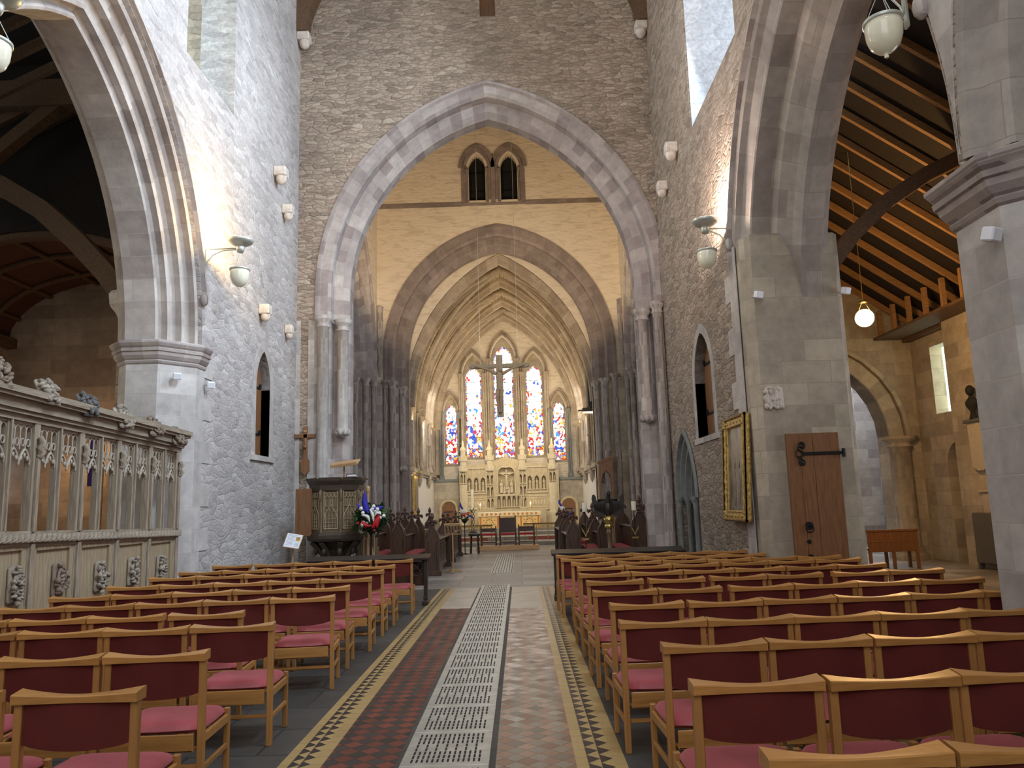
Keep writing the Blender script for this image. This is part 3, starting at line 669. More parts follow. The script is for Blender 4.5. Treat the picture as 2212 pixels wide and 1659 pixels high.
spandrel(LA, LA2, .76, XL, XL + .012, M['ashlar_pale'], 'dressed stone between the two left arches', 35)
spandrel(RA, RA2, .69, XR - .012, XR, M['ashlar_pale'], 'dressed stone above the capital at the right edge', 36)
hood(LA, .76, XL, XL + .07, 5.0, M['ashlar'], 'dark hood mould over the left arch ending in a carved head', 7)
octL = [(-4.985, 12.1), (-4.985, 11.8), (-5.38, 11.33), (-5.86, 11.33), (-6.10, 11.57), (-6.10, 12.1)]
def off_open(poly, o):
    """offset an open polyline to its outside (left of travel)"""
    out = []
    for i, p in enumerate(poly):
        ns = []
        for a, b2 in ((i - 1, i), (i, i + 1)):
            if a < 0 or b2 >= len(poly): continue
            d = Vector(poly[b2]) - Vector(poly[a]); d.normalize(); ns.append(Vector((-d.y, d.x)))
        if len(ns) == 2:
            m2 = (ns[0] + ns[1]).normalized(); k2 = 1 / max(0.3, m2.dot(ns[0])); q = Vector(p) + m2 * o * k2
        else: q = Vector(p) + ns[0] * o
        out.append((q.x, q.y))
    return out
CAPP = [(0.0, -0.30), (0.03, -0.27), (0.05, -0.22), (0.03, -0.19), (0.06, -0.16), (0.11, -0.08), (0.12, 0.0), (0.15, 0.02), (0.16, 0.09), (0.13, 0.11), (0.17, 0.15), (0.21, 0.22), (0.21, 0.27), (0.17, 0.30)]
sgn = -1 if Vector(off_open(octL, 1.0)[2]).y > 11.25 else 1
b = MB(); poly_lathe(b, lambda o: off_open(octL, o * sgn), [(0.03, 0), (0.03, 0.3), (0.0, 0.36), (0, 3.88)])
struct(b, 'wall_left', M['ashlar_pale'], 'half octagonal dressed stone pier carrying the left arch', 'pier')
b = MB(); poly_lathe(b, lambda o: off_open(octL, o * sgn), [(o * .62, 4.02 + z * .6) for o, z in CAPP]); b.prism(off_open(octL, .10 * sgn), 'z', 4.199, 4.20)
struct(b, 'trim_8', M['ashlar'], 'moulded octagonal capital of the left pier', 'capital')
def pier(cx, cy, r, zc, label, caplabel, num, mat):
    def oc(o): return [(cx + (r + o) / cos(pi / 8) * cos(pi / 8 + k * pi / 4), cy + (r + o) / cos(pi / 8) * sin(pi / 8 + k * pi / 4)) for k in range(9)]
    b = MB(); poly_lathe(b, oc, [(0.03, 0), (0.03, 0.25), (0.0, 0.3), (0.0, zc - .17)]); struct(b, 'wall_pier', mat, label, 'pier')
    b = MB(); poly_lathe(b, oc, [(o * .85, zc + z * .62) for o, z in CAPP]); b.prism(oc(.14)[:-1], 'z', zc + .18, zc + .185); struct(b, 'trim_%d' % num, M['ashlar'], caplabel, 'capital')
pier(-5.55, 5.55, 0.55, 3.95, 'octagonal stone pier just outside the left edge of the photo', 'moulded capital of the pier outside the left edge', 9, M['ashlar_pale'])
pier(4.14, 5.53, 0.66, 3.78, 'large octagonal grey stone pier at the right edge', 'heavy moulded capital of the pier at the right edge', 10, M['ashlar_pale'])
# --- right arch
profR = [(.66, XR), (.60, XR + .03), (.56, XR + .12), (.40, XR + .20), (.38, XR + .22), (.36, XR + .5), (.33, XR + .5), (.22, XR + .55), (.10, XR + .74), (0, XR + .84), (0, XR + 1.12), (.2, XR + 1.3), (.35, XR + 1.35)]
for A, nm in ((RA, 'chamfered stone orders of the tall pointed arch on the right'), (RA2, 'chamfered stone orders of the arch nearest the camera on the right')):
    b = MB(); sweep_arch(b, 'x', A['c'], A['a'], A['zs'], A['h'], A['zs'] - 0.05, profR, 18); struct(b, 'trim_11', M['arch_right'], nm, 'arch')
hood(RA, .68, XR, XR - .07, 5.3, M['ashlar'], 'dark hood mould over the tall right arch', 12)
b = MB(); b.prism([(XR + .02, 11.95), (XR + .02, 11.2), (XR + .13, 11.0), (4.76, 11.0), (4.86, 11.1), (4.86, 11.95)], 'z', 0, 5.45)
b.prism([(XR + .03, 11.2), (XR + .2, 11.0), (4.6, 11.0), (4.6, 11.9), (XR + .03, 11.9)], 'z', 5.45, 5.46)
struct(b, 'wall_right', M['ashlar_warm'], 'flat dressed stone end of the right wall behind the leaning oak door', 'pier')

# --- west wall of the crossing
CA = dict(c=-0.5, a=3.375, zs=6.6, h=4.37)
mb = MB(); mb.prism(rect(-6.3, 4.75, -0.1, 17), 'y', YW, 17.62, [arch_pts(CA['c'], CA['a'], CA['zs'], CA['h'], -0.05, .70, 16), rect(-0.62, -0.24, 13.4, 15)])
struct(mb, 'wall_front', M['rubble'], 'brown rubble wall above and around the great crossing arch')
mb = MB(); mb.prism(rect(-6.3, 4.75, -0.1, 17), 'y', 17.62, 18.4, [arch_pts(CA['c'], CA['a'], CA['zs'], CA['h'], -0.05, .36, 16)])
struct(mb, 'wall_front', M['ashlar'], 'crossing side of the great arch wall')
b = MB(); b.box(-0.62, -0.24, 17.55, 17.6, 13.4, 15); struct(b, 'door_4', M['door_oak'], 'small dark opening high above the great arch', 'opening')
profC = [(.72, YW), (.70, YW - .04), (.63, YW - .06), (.60, YW), (.58, YW + .02), (.42, YW + .02), (.36, YW + .09), (.35, YW + .34), (.33, YW + .36), (.14, YW + .38), (.03, YW + .48), (0, YW + .5), (0, YW + .85), (.1, YW + .95), (.36, YW + 1.0), (.36, YW + 1.2)]
b = MB(); sweep_arch(b, 'y', CA['c'], CA['a'], CA['zs'], CA['h'], 0, profC, 18); struct(b, 'trim_13', M['arch'], 'two stepped orders of pink and grey stone of the great crossing arch', 'arch')
def shaft(x, y, z0, z1, r, cap, label, mat='ashlar', corbel=False, base=True):
    b = MB(); pr = []
    if corbel: pr += [(0.01, z0 - .22), (r * .7, z0 - .18), (r * 1.35, z0 - .08), (r * 1.2, z0 - .02), (r, z0)]
    elif base: pr += [(r * 1.6, z0), (r * 1.6, z0 + .12), (r * 1.25, z0 + .18), (r * 1.3, z0 + .24), (r, z0 + .3)]
    else: pr += [(r, z0)]
    pr += [(r, z1 - .26), (r * 1.2, z1 - .25), (r * 1.2, z1 - .22), (r, z1 - .21), (r * 1.1, z1 - .14), (r * 1.55, z1 - .08), (r * 1.65, z1 - .05), (r * 1.5, z1 - .04), (r * 1.8, z1), (0.0, z1)] if cap else [(r, z1)]
    b.lathe(pr, (x, y, 0), 18)
    if corbel:
        for k in range(7): t = 2 * pi * k / 7; b.ell((x + r * cos(t), y + r * sin(t), z0 - .1), r * .5, r * .5, .08, 8, 5)
    return struct(b, 'wall_shaft', M[mat], label, 'shaft')
shaft(-4.36, YW - .10, 0, 5.95, 0.13, True, 'full height shaft left of the great arch beside the crucifix', 'ashlar_pale')
shaft(-3.98, YW + .20, 3.42, 5.92, 0.125, True, 'short shaft ending in a leafy corbel on the left of the great arch', 'ashlar_pale', True)
shaft(2.96, YW + .20, 3.52, 5.95, 0.135, True, 'short shaft ending in a corbel on the right of the great arch', 'ashlar', True)
shaft(3.26, YW - .08, 0, 6.05, 0.11, True, 'full height slender shaft right of the great arch', 'ashlar')
b = MB(); b.box(-4.72, -4.5, YW - .03, YW, 0, 5.9); b.box(XL, -4.90, YW - .015, YW, 0, 5.9); struct(b, 'trim_14', M['ashlar_pale'], 'narrow dressed stone strip behind the wall crucifix', 'strip')
# roof timbers against the crossing wall
for s, x0, nm in ((1, XL, 'left'), (-1, XR, 'right')):
    b = MB()
    b.prism([(x0, 12.95), (x0 + s * .22, 12.95), (x0 + s * .30, 13.4), (x0 + s * .5, 13.95), (x0 + s * .8, 14.5), (x0 + s * 1.3, 15.2), (x0 + s * 1.3, 15.8), (x0, 15.8)], 'y', 16.8, 17.15)
    tag(b.build('roof_brace', M['roof_wood']), 'dark curved roof brace rising from the %s corner of the crossing wall' % nm, 'roof brace', kind='structure')
# --- crossing side arches, walls, ceiling
SA = dict(c=22.45, a=3.0, zs=6.0, h=4.9)
for x0, x1, nm, sg in ((-6.0, -4.85, 'left', 1), (3.8, 4.42, 'right', -1)):
    mid = (x0 + x1) / 2
    inner = (mid, x1) if sg > 0 else (x0, mid); outer = (x0, mid) if sg > 0 else (mid, x1)
    b = MB(); b.prism(rect(18.4, 26.5, -0.1, 16.5), 'x', inner[0], inner[1], [arch_pts(SA['c'], SA['a'], SA['zs'], SA['h'], -.05, .8, 14)])
    b.prism(rect(18.4, 26.5, -0.1, 16.5), 'x', outer[0], outer[1], [arch_pts(SA['c'], SA['a'], SA['zs'], SA['h'], -.05, .4, 14)])
    struct(b, 'wall_' + nm, M['plaster'], 'pale plastered %s wall of the crossing above its side arch' % nm)
    f = x1 if sg > 0 else x0
    pr = [(.82, f), (.8, f + sg * .04), (.74, f + sg * .04), (.72, f - sg * .02), (.55, f - sg * .02), (.52, f - sg * .12), (.5, f - sg * .3), (.3, f - sg * .32), (.26, f - sg * .42), (.25, f - sg * .6), (.05, f - sg * .62), (0, f - sg * .7), (0, f - sg * .9), (.4, f - sg * 1.15)]
    if sg < 0: pr = [(nn, f + (dd - f) * .55) for nn, dd in pr]
    b = MB(); sweep_arch(b, 'x', SA['c'], SA['a'], SA['zs'], SA['h'], 0, pr, 16); struct(b, 'trim_15', M['arch'], 'stepped orders of the %s side arch of the crossing' % nm, 'arch')
    for k, (nn, dd) in enumerate(((.66, .02), (.42, .26), (.16, .56))):
        shaft(f - sg * dd * (1 if sg > 0 else .55), SA['c'] + SA['a'] + nn - .12, 0, 5.95, 0.10, True, '%s slender shaft of the far jamb of the %s crossing arch' % (('first', 'second', 'third')[k], nm))
b = MB(); b.box(-6.2, 5.2, 18.4, 26.5, 16.5, 16.6); struct(b, 'ceiling', M['roof_wood'], 'timber ceiling high over the crossing', 'ceiling')
# transepts
b = MB(); b.box(-12.3, -12, 17.2, 27.6, -.1, 9); b.box(-12, -6.0, 27.5, 27.7, -.1, 9); b.box(-12, -6.3, 17.0, 17.2, -.1, 9); struct(b, 'wall_left', M['ashlar_warm'], 'stone walls of the transept beyond the left side of the crossing')
b = MB(); b.box(-12.3, -6, 17.0, 27.7, 9, 9.1); struct(b, 'ceiling', M['roof_wood'], 'ceiling of the transept on the left', 'ceiling')
b = MB(); b.box(11.5, 11.8, 19.0, 27.6, -.1, 9); b.box(4.4, 11.8, 27.5, 27.7, -.1, 9); struct(b, 'wall_right', M['ashlar_warm'], 'stone walls of the transept beyond the right side of the crossing')
b = MB(); b.box(4.66, 5.5, 27.44, 27.46, 1.25, 4.5); struct(b, 'window_17', M['daylight_glass'], 'narrow bright strip of daylight seen between the crossing piers on the right', 'window')
b = MB(); b.box(4.4, 11.8, 19.2, 27.7, 9, 9.1); struct(b, 'ceiling', M['roof_wood'], 'ceiling of the transept on the right', 'ceiling')

# --- chancel arch wall
HA = dict(c=-0.55, a=3.27, zs=6.9, h=3.85)
YC = 26.5
gl = [arch_pts(-1.20, 0.30, 13.75, 0.52, 12.5, 0, 6), arch_pts(-0.04, 0.30, 13.75, 0.52, 12.5, 0, 6)]
b = MB(); b.prism(rect(-6.0, 4.5, -.1, 16.5), 'y', YC, YC + .6, [arch_pts(HA['c'], HA['a'], HA['zs'], HA['h'], -.05, .80, 16)] + gl)
struct(b, 'wall_front', M['plaster'], 'cream plastered wall above the chancel arch')
b = MB(); b.prism(rect(-6.0, 4.5, -.1, 16.5), 'y', YC + .6, YC + 1.0, [arch_pts(HA['c'], HA['a'], HA['zs'], HA['h'], -.05, .3, 16)])
struct(b, 'wall_front', M['plaster'], 'chancel side of the chancel arch wall')
pr = [(.83, YC), (.82, YC - .06), (.74, YC - .07), (.70, YC), (.68, YC + .03), (.50, YC + .03), (.44, YC + .12), (.43, YC + .3), (.40, YC + .32), (.22, YC + .33), (.05, YC + .5), (0, YC + .52), (0, YC + .8), (.3, YC + 1.0)]
b = MB(); sweep_arch(b, 'y', HA['c'], HA['a'], HA['zs'], HA['h'], 0, pr, 18); struct(b, 'trim_16', M['arch_dark'], 'dark stone orders of the chancel arch', 'arch')
# jamb masonry below the springing
b = MB(); b.box(-5.75, -4.62, YC - .35, YC, 0, 5.8); b.box(-4.62, -4.1, YC - .12, YC, 0, 5.8); struct(b, 'wall_front', M['ashlar'], 'coursed grey stone jamb left of the chancel arch', 'jamb')
b = MB(); b.box(3.5, 4.45, YC - .35, YC, 0, 5.8); b.box(2.95, 3.5, YC - .12, YC, 0, 5.8); b.box(2.72, 2.95, YC, YC + 1, 0, 5.8); struct(b, 'wall_front', M['ashlar_warm'], 'coursed buff stone jamb right of the chancel arch', 'jamb')
for k, (x, y, r, z0, z1, cb, lb) in enumerate((( -4.52, YC - .2, .10, 0, 5.95, False, 'left'), (-4.28, YC - .25, .11, 0, 5.9, False, 'left'), (-4.0, YC + .05, .12, 3.0, 5.75, True, 'left'),
                        (3.42, YC - .22, .11, 0, 5.95, False, 'right'), (3.05, YC - .15, .12, 0, 5.8, False, 'right'), (2.80, YC + .05, .12, 2.4, 5.7, True, 'right'), (3.9, YC - .4, .12, 0, 6.1, False, 'right'))):
    shaft(x, y, z0, z1, r, True, '%s shaft of the %s jamb of the chancel arch' % (('outermost', 'middle', 'corbelled', 'middle', 'inner', 'corbelled', 'outermost')[k], lb), 'ashlar', cb)
for x, lb in ((-4.75, 'left'), (3.75, 'right')):
    b = MB(); b.lathe([(.02, 6.1), (.05, 6.3), (.09, 6.7), (.06, 6.75), (.07, 7.1), (.13, 7.2), (.13, 7.25), (.10, 7.3), (.12, 8.6), (.14, 8.62), (0, 8.7)], (x, YC - .06, 0), 12); struct(b, 'wall_shaft', M['ashlar'], 'short upper shaft in the %s corner of the plastered wall' % lb, 'shaft')
# string course and twin gallery openings
b = MB(); b.box(-4.85, -1.75, YC - .07, YC, 12.28, 12.42); b.box(.55, 3.8, YC - .07, YC, 12.28, 12.42); b.box(-1.75, .55, YC - .05, YC, 12.3, 12.38); struct(b, 'trim_17', M['arch_dark'], 'stone string course across the plastered wall', 'string course')
b = MB()
for cx in (-1.20, -0.04):
    sweep_arch(b, 'y', cx, 0.30, 13.75, 0.52, 12.5, [(.2, YC - .02), (.19, YC - .05), (.10, YC - .05), (.08, YC + .02), (.02, YC + .04), (0, YC + .1), (0, YC + .4)], 8)
    sweep_arch(b, 'y', cx, 0.50, 13.75, 0.72, 13.72, [(.17, YC), (.16, YC - .1), (.02, YC - .1), (0, YC - .02)], 8)
    for s in (-1, 1): b.lathe([(.06, 12.42), (.035, 12.5), (.035, 13.55), (.06, 13.65), (.065, 13.7), (0, 13.7)], (cx + s * .36, YC - .06, 0), 10)
b.box(-1.78, -1.62, YC - .04, YC, 12.42, 13.8); b.box(.38, .54, YC - .04, YC, 12.42, 13.8); b.box(-.70, -.54, YC - .05, YC, 12.42, 13.9)
struct(b, 'trim_18', M['arch_dark'], 'twin pointed stone openings with round hoods above the chancel arch', 'opening')
for cx, nm in ((-1.20, 'left'), (-0.04, 'right')):
    b = MB(); b.box(cx - .34, cx + .34, YC + .3, YC + .34, 12.5, 14.3); o = b.build('window_%d' % (3 if cx < -1 else 4), M['black']); o['kind'] = 'structure'; o['label'] = 'dark barred %s opening of the pair above the chancel arch' % nm; o['category'] = 'window'
    g = MB()
    for k in range(7): g.box(cx - .29 + k * .09, cx - .275 + k * .09, YC + .2, YC + .22, 12.5, 14.3)
    for z in (12.9, 13.6): g.box(cx - .3, cx + .3, YC + .19, YC + .22, z, z + .02)
    g.build('window_bars', M['iron'], o)
# --- chancel
CXL, CXR, YE = -4.05, 3.0, 37.0
CV = dict(c=-0.525, a=3.525, zs=5.2, h=5.62)
for x0, x1, nm in ((CXL - .5, CXL, 'left'), (CXR, CXR + .5, 'right')):
    hs = []
    for y0 in (27.6, 30.75, 33.9):
        for yy in (y0 + 1.0, y0 + 2.1): hs.append(arch_pts(yy, .34, 6.2, .6, 3.5, 0, 6))
    b = MB(); b.prism(rect(27.5, YE, 3.0, 11), 'x', x0, x1, hs); struct(b, 'wall_' + nm, M['chancel_stone'], 'stone upper %s wall of the chancel with shafts' % nm)
    b = MB(); b.box(x0, x1, 27.5, YE, -.1, 3.0); struct(b, 'wall_' + nm, M['white'], 'white plastered lower %s wall of the chancel' % nm)
    sx = x0 + .1 if nm == 'left' else x1 - .1
    b = MB(); b.box(min(sx, sx + .02), max(sx, sx + .02), 27.9, 36.8, 3.4, 6.95); struct(b, 'window_5' if nm == 'left' else 'window_6', M['daylight_glass'], 'daylit lancet panes of the %s chancel wall' % nm, 'window')
    f = x1 if nm == 'left' else x0; s = 1 if nm == 'left' else -1
    b = MB(); b.box(min(f, f + s * .16), max(f, f + s * .16), 27.5, YE, 2.9, 3.05); b.box(min(f, f + s * .09), max(f, f + s * .09), 27.5, YE, 2.82, 2.9)
    struct(b, 'trim_19', M['ashlar_warm'], 'moulded string course along the %s chancel wall' % nm, 'string course')
    k = 0
    for y0 in (27.75, 30.75, 33.9, 36.8):
        for dy, rr, top in ((-.22, .05, 5.3), (0, .085, 5.5), (.22, .05, 5.3)):
            if y0 > 36 and dy > 0: continue
            b = MB(); b.lathe([(rr * 2.1, 3.05), (rr * 1.8, 3.15), (rr, 3.3), (rr, 4.2), (rr * 1.4, 4.24), (rr, 4.28), (rr, top - .2), (rr * 1.2, top - .18), (rr, top - .15), (rr * 2, top - .03), (rr * 2.1, top), (0, top)], (f + s * (rr * .8 + (.06 if dy == 0 else 0)), y0 + dy, 0), 12)
            if dy == 0: b.lathe([(.01, 2.35), (.06, 2.45), (.11, 2.65), (.09, 2.7), (.17, 2.9), (0, 2.92)], (f + s * .1, y0, 0), 10)
            struct(b, 'wall_shaft', M['chancel_stone'], '%s vaulting shaft on the %s chancel wall, group %s from the arch' % ({-.22: 'near thin', 0: 'thick middle', .22: 'far thin'}[dy], nm, ('first', 'second', 'third', 'last')[k]), 'shaft')
        k += 1
    for y0 in (27.6, 30.75, 33.9):
        for q, yy in enumerate((y0 + 1.0, y0 + 2.1)):
            b = MB(); sweep_arch(b, 'x', yy, .34, 6.2, .6, 3.3, [(.16, f), (.15, f + s * .05), (.08, f + s * .05), (.05, f), (0, f - s * .05), (0, f - s * .35)], 6)
            struct(b, 'trim_20', M['chancel_stone'], '%s window surround in the %s chancel wall, %s bay' % (('near', 'far')[q], nm, {27.6: 'first', 30.75: 'middle', 33.9: 'last'}[y0]), 'surround')
b = MB()
for k in range(19): sweep_arch(b, 'y', CV['c'], CV['a'], CV['zs'], CV['h'], 5.2, [(0, 27.5 + k * .5), (0, 27.5 + (k + 1) * .5)], 14, uoff=k * .5)
struct(b, 'ceiling', M['vault'], 'stone vault webs of the chancel', 'vault')
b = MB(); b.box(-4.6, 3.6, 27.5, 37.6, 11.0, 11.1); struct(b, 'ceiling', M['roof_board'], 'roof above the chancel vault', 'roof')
b = MB(); b.prism(rect(-4.6, 3.6, -.1, 11.2), 'y', 27.48, 27.56, [arch_pts(CV['c'], CV['a'], CV['zs'], CV['h'], -.05, .01, 14)]); struct(b, 'wall_front', M['plaster'], 'end of the vault behind the chancel arch')
def ribp(y, w, d): return [(.03, y - w), (-d * .35, y - w), (-d * .5, y - w * .7), (-d * .45, y - w * .5), (-d * .9, y - w * .35), (-d, y), (-d * .9, y + w * .35), (-d * .45, y + w * .5), (-d * .5, y + w * .7), (-d * .35, y + w), (.03, y + w)]
for k, y in enumerate((27.75, 30.75, 33.9, 36.8)):
    b = MB(); sweep_arch(b, 'y', CV['c'], CV['a'], CV['zs'], CV['h'], 5.4, ribp(y, .20, .34), 16); struct(b, 'ceiling_rib', M['chancel_stone'], '%s transverse rib of the chancel vault' % ('first', 'second', 'third', 'last')[k], 'vault rib')
AP = arch_pts(CV['c'], CV['a'], CV['zs'], CV['h'], 5.2, -.06, 16)
bays = [(27.75, 30.75), (30.75, 33.9), (33.9, 36.8)]
for k, (y0, y1) in enumerate(bays):
    for q in (0, 1):
        b = MB(); pts = []
        for u, z in AP:
            t = (u - (CV['c'] - CV['a'])) / (2 * CV['a']); t = t if q == 0 else 1 - t; pts.append((u, y0 + (y1 - y0) * t, z - .04))
        b.tube(pts, .12, 8); b.tube([(p[0], p[1], p[2] - .10) for p in pts], .05, 6)
        struct(b, 'ceiling_rib', M['chancel_stone'], '%s diagonal rib of the chancel vault, %s bay' % (('left to right', 'right to left')[q], ('first', 'middle', 'last')[k]), 'vault rib')
    b = MB(); ym = (y0 + y1) / 2; sweep_arch(b, 'y', CV['c'], CV['a'], CV['zs'], CV['h'], 7.5, [(p[0] * .5, ym + (p[1] - ym) * .6) for p in ribp(ym, .18, .34)], 16)
    struct(b, 'ceiling_rib', M['chancel_stone'], 'thin intermediate rib of the chancel vault, %s bay' % ('first', 'middle', 'last')[k], 'vault rib')
# --- east wall with five stained glass lancets
WIN = [(-3.24, .34, 6.1, .78, 3.45, .275, 6.05, .42), (-2.12, .50, 7.95, 1.0, 3.75, .385, 7.75, .55), (-0.63, .60, 8.65, 1.15, 3.7, .47, 8.6, .72), (.87, .50, 7.95, 1.0, 3.75, .385, 7.75, .55), (2.03, .34, 6.1, .78, 3.5, .275, 6.05, .42)]
b = MB(); b.prism(rect(-4.6, 3.6, -.1, 11), 'y', YE, YE + .5, [arch_pts(c, a, zs, h, z0, 0, 8) for c, a, zs, h, z0, *_ in WIN])
struct(b, 'wall_front', M['plaster'], 'pale east wall around the five stained glass windows')
b = MB(); b.prism(rect(-4.6, 3.6, -.1, 11), 'y', YE + .5, YE + .8, [arch_pts(c, ga, gz, gh, z0 + .15, 0, 8) for c, a, zs, h, z0, ga, gz, gh in WIN])
struct(b, 'wall_front', M['ashlar_warm'], 'inner face of the east wall around the glass')
WN = ('far left small', 'left tall', 'central tallest', 'right tall', 'far right small')
for k, (c, a, zs, h, z0, ga, gz, gh) in enumerate(WIN):
    b = MB(); b.prism(arch_pts(c, ga + .02, gz, gh, z0 + .1, 0, 8), 'y', YE + .56, YE + .6)
    o = struct(b, 'window_%d' % (7 + k), M['glass_small' if k in (0, 4) else 'glass_tall'], '%s stained glass lancet in the east wall' % WN[k], 'stained glass')
    gi = arch_pts(c, ga - .055, gz, gh - .07, z0 + .15, 0, 8); go = arch_pts(c, ga + .01, gz, gh, z0 + .15, 0, 8)
    gb = ring('y', gi, go, YE + .552, YE + .55); gb.box(c - ga, c + ga, YE + .55, YE + .553, z0 + .15, z0 + .62); gb.build('border_panes', M['glass_border'], o)
    g = MB()
    n = int((gz + gh - z0) / .55)
    for q in range(1, n): g.box(c - ga, c + ga, YE + .54, YE + .56, z0 + q * .55, z0 + q * .55 + .02)
    g.build('glazing_bars', M['iron'], o)
    b = MB(); w = .19
    pr = [(w, YE), (w - .01, YE - .10), (w - .05, YE - .12), (w - .08, YE - .04), (w * .5, YE - .03), (w * .35, YE - .1), (.02, YE - .1), (0, YE), (0, YE + .12)]
    sweep_arch(b, 'y', c, a, zs, h, zs - .03, pr, 10)
    sweep_arch(b, 'y', c, a, zs, h, 2.9, [(w, YE), (w - .02, YE - .04), (0, YE - .04), (0, YE + .1)], 10)
    struct(b, 'trim_%d' % (21 + k), M['chancel_stone'], 'moulded arch and jambs of the %s east window' % WN[k], 'surround')
    for s in (-1, 1):
        for q, (dx, dy) in enumerate(((.05, .10), (.14, .13))):
            b = MB(); b.lathe([(.09, 2.8), (.08, 2.95), (.045, 3.1), (.045, 4.5), (.06, 4.53), (.045, 4.56), (.045, zs - .35), (.06, zs - .33), (.05, zs - .28), (.085, zs - .06), (.09, zs), (0, zs)], (c + s * (a + dx), YE - dy, 0), 10)
            struct(b, 'wall_shaft', M['grey_stone'] if k in (0, 4) else M['chancel_stone'], '%s %s shaft of the %s east window' % (('inner', 'outer')[q], 'left' if s < 0 else 'right', WN[k]), 'shaft')
b = MB(); b.box(CXL, -2.85, 36.55, YE, 2.72, 2.84); b.box(1.9, CXR, 36.55, YE, 2.66, 2.78); struct(b, 'trim_26', M['grey_stone'], 'dark ledge either side of the reredos', 'ledge')
b = MB(); b.box(CXL, -2.85, 36.6, YE, .5, 2.72); b.box(1.9, CXR, 36.6, YE, .5, 2.66); struct(b, 'wall_front', M['ashlar_warm'], 'buff stone wall under the ledge with two small doors')
for cx, nm, num in ((-3.35, 'left', 12), (2.3, 'right', 13)):
    pts = arch_pts(cx, .30, 1.45, .30, .6, 0, 5)
    b = MB(); b.prism(pts, 'y', 36.55, 36.6); o = b.build('door_%d' % (num - 7), M['door_oak']); o['kind'] = 'structure'; o['label'] = 'small arched oak door %s of the reredos' % nm; o['category'] = 'door'
    g = MB(); g.box(cx - .2, cx + .2, 36.53, 36.55, 1.3, 1.33); g.box(cx - .2, cx + .2, 36.53, 36.55, .8, .83); g.build('strap_hinge', M['iron'], o)
    b = MB(); sweep_arch(b, 'y', cx, .30, 1.45, .30, .6, [(.14, 36.6), (.13, 36.5), (.05, 36.5), (0, 36.58)], 6); struct(b, 'trim_%d' % (num + 15), M['reredos'], 'carved stone surround of the small door %s of the reredos' % nm, 'surround')
# sanctuary steps
b = MB(); b.box(CXL, CXR, 29.6, 30.6, -.2, .0); b.box(CXL, CXR, 30.3, 31.9, 0, .14); b.box(CXL, CXR, 31.9, 37, 0, .28); b.box(CXL + .6, CXR - .6, 33.3, 37, .28, .42); b.box(CXL + .6, CXR - .6, 34.2, 37, .42, .55)
struct(b, 'floor', M['paving'], 'stone floor and low steps of the sanctuary', 'steps')
b = MB(); b.box(-3.2, -1.35, 31.885, 31.9, .15, .27); b.box(.3, 2.2, 31.885, 31.9, .15, .27); struct(b, 'floor', M['red_carpet'], 'red faced step behind the altar rails', 'step')

# ================================================================== NORTH (LEFT) AISLE
b = MB(); b.prism(rect(-2.5, 24, -.1, 5.62), 'x', -11.8, -11.5, [arch_pts(16.9, .45, 3.6, .6, 1.8, 0, 6), arch_pts(19.0, 1.0, 3.4, 1.1, 1.4, 0, 6)])
struct(b, 'wall_left', M['rubble_warm'], 'warm lit outer wall behind the carved screen')
b = MB(); b.box(-11.7, -11.68, 16.4, 17.4, 1.7, 4.3); struct(b, 'window_14', M['glass_small'], 'stained glass window glimpsed through the carved screen', 'stained glass')
b = MB(); b.box(-11.72, -11.70, 17.9, 20.1, 1.3, 4.6); struct(b, 'window_15', simple('green_lit_recess', (.10, .12, .04), .8), 'greenish arched recess above the screen at the far left', 'recess')
b = MB(); b.box(-11.5, -6.3, 24, 24.2, -.1, 7.5); struct(b, 'wall_left', M['rubble_warm'], 'far end wall of the left aisle')
b = MB(); b.box(-11.62, -11.3, -2.5, 24, 5.4, 5.62); struct(b, 'trim_29', M['roof_wood'], 'timber cornice at the top of the left aisle wall', 'cornice')
EC, EA, EZ, EH = -8.9, 2.6, 5.6, 1.35
def el(t, r=0.0): return (EC - (EA + r) * cos(t), EZ + (EH + r) * sin(t))
b = MB(); N = 16
for i in range(N):
    p, q = el(pi * i / N), el(pi * (i + 1) / N)
    b.add([(p[0], 13.8, p[1]), (q[0], 13.8, q[1]), (q[0], 24, q[1]), (p[0], 24, p[1])], [(0, 1, 2, 3)])
struct(b, 'ceiling', M['red_panel'], 'reddish panelled wagon ceiling of the left aisle', 'ceiling')
b = MB()
for k in range(9):
    y = 13.9 + k * 1.2; pts = [(el(pi * i / N, -.03)[0], y, el(pi * i / N, -.03)[1]) for i in range(N + 1)]
    b.tube(pts, .07 if k else .13, 6)
for t in (.12, .27, .42, .58, .73, .88):
    p = el(pi * t, -.03); b.tube([(p[0], 13.8, p[1]), (p[0], 24, p[1])], .06, 6)
struct(b, 'ceiling_rib', M['roof_wood'], 'timber ribs of the wagon ceiling of the left aisle', 'ceiling ribs')
b = MB(); pts = [(el(pi * i / N, -.2)[0], 18.9, el(pi * i / N, -.2)[1] - .1) for i in range(N + 1)]; b.tube([(-11.35, 18.9, 0)] + pts + [(-6.45, 18.9, 0)], .22, 8)
struct(b, 'ceiling_arch', M['ashlar_warm'], 'lit transverse arch crossing the left aisle behind the screen', 'arch')
b = MB(); top = [(el(pi * i / N)[0], el(pi * i / N)[1]) for i in range(N + 1)]
b.prism([(-11.5, 5.6)] + [(-11.5, 11)] + [(-6.3, 11)] + top[::-1][0:] , 'y', 13.75, 13.82); struct(b, 'wall_left', M['roof_board'], 'dark boarded gable above the panelled ceiling', 'boarding')
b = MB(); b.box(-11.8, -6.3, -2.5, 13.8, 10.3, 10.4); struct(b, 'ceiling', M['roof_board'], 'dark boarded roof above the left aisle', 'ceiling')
b = MB()
for k in range(14): b.bar((-11.5, 13.6 - k * .6, 7.6), (-6.3, 13.6 - k * .6, 10.25), .09, .16)
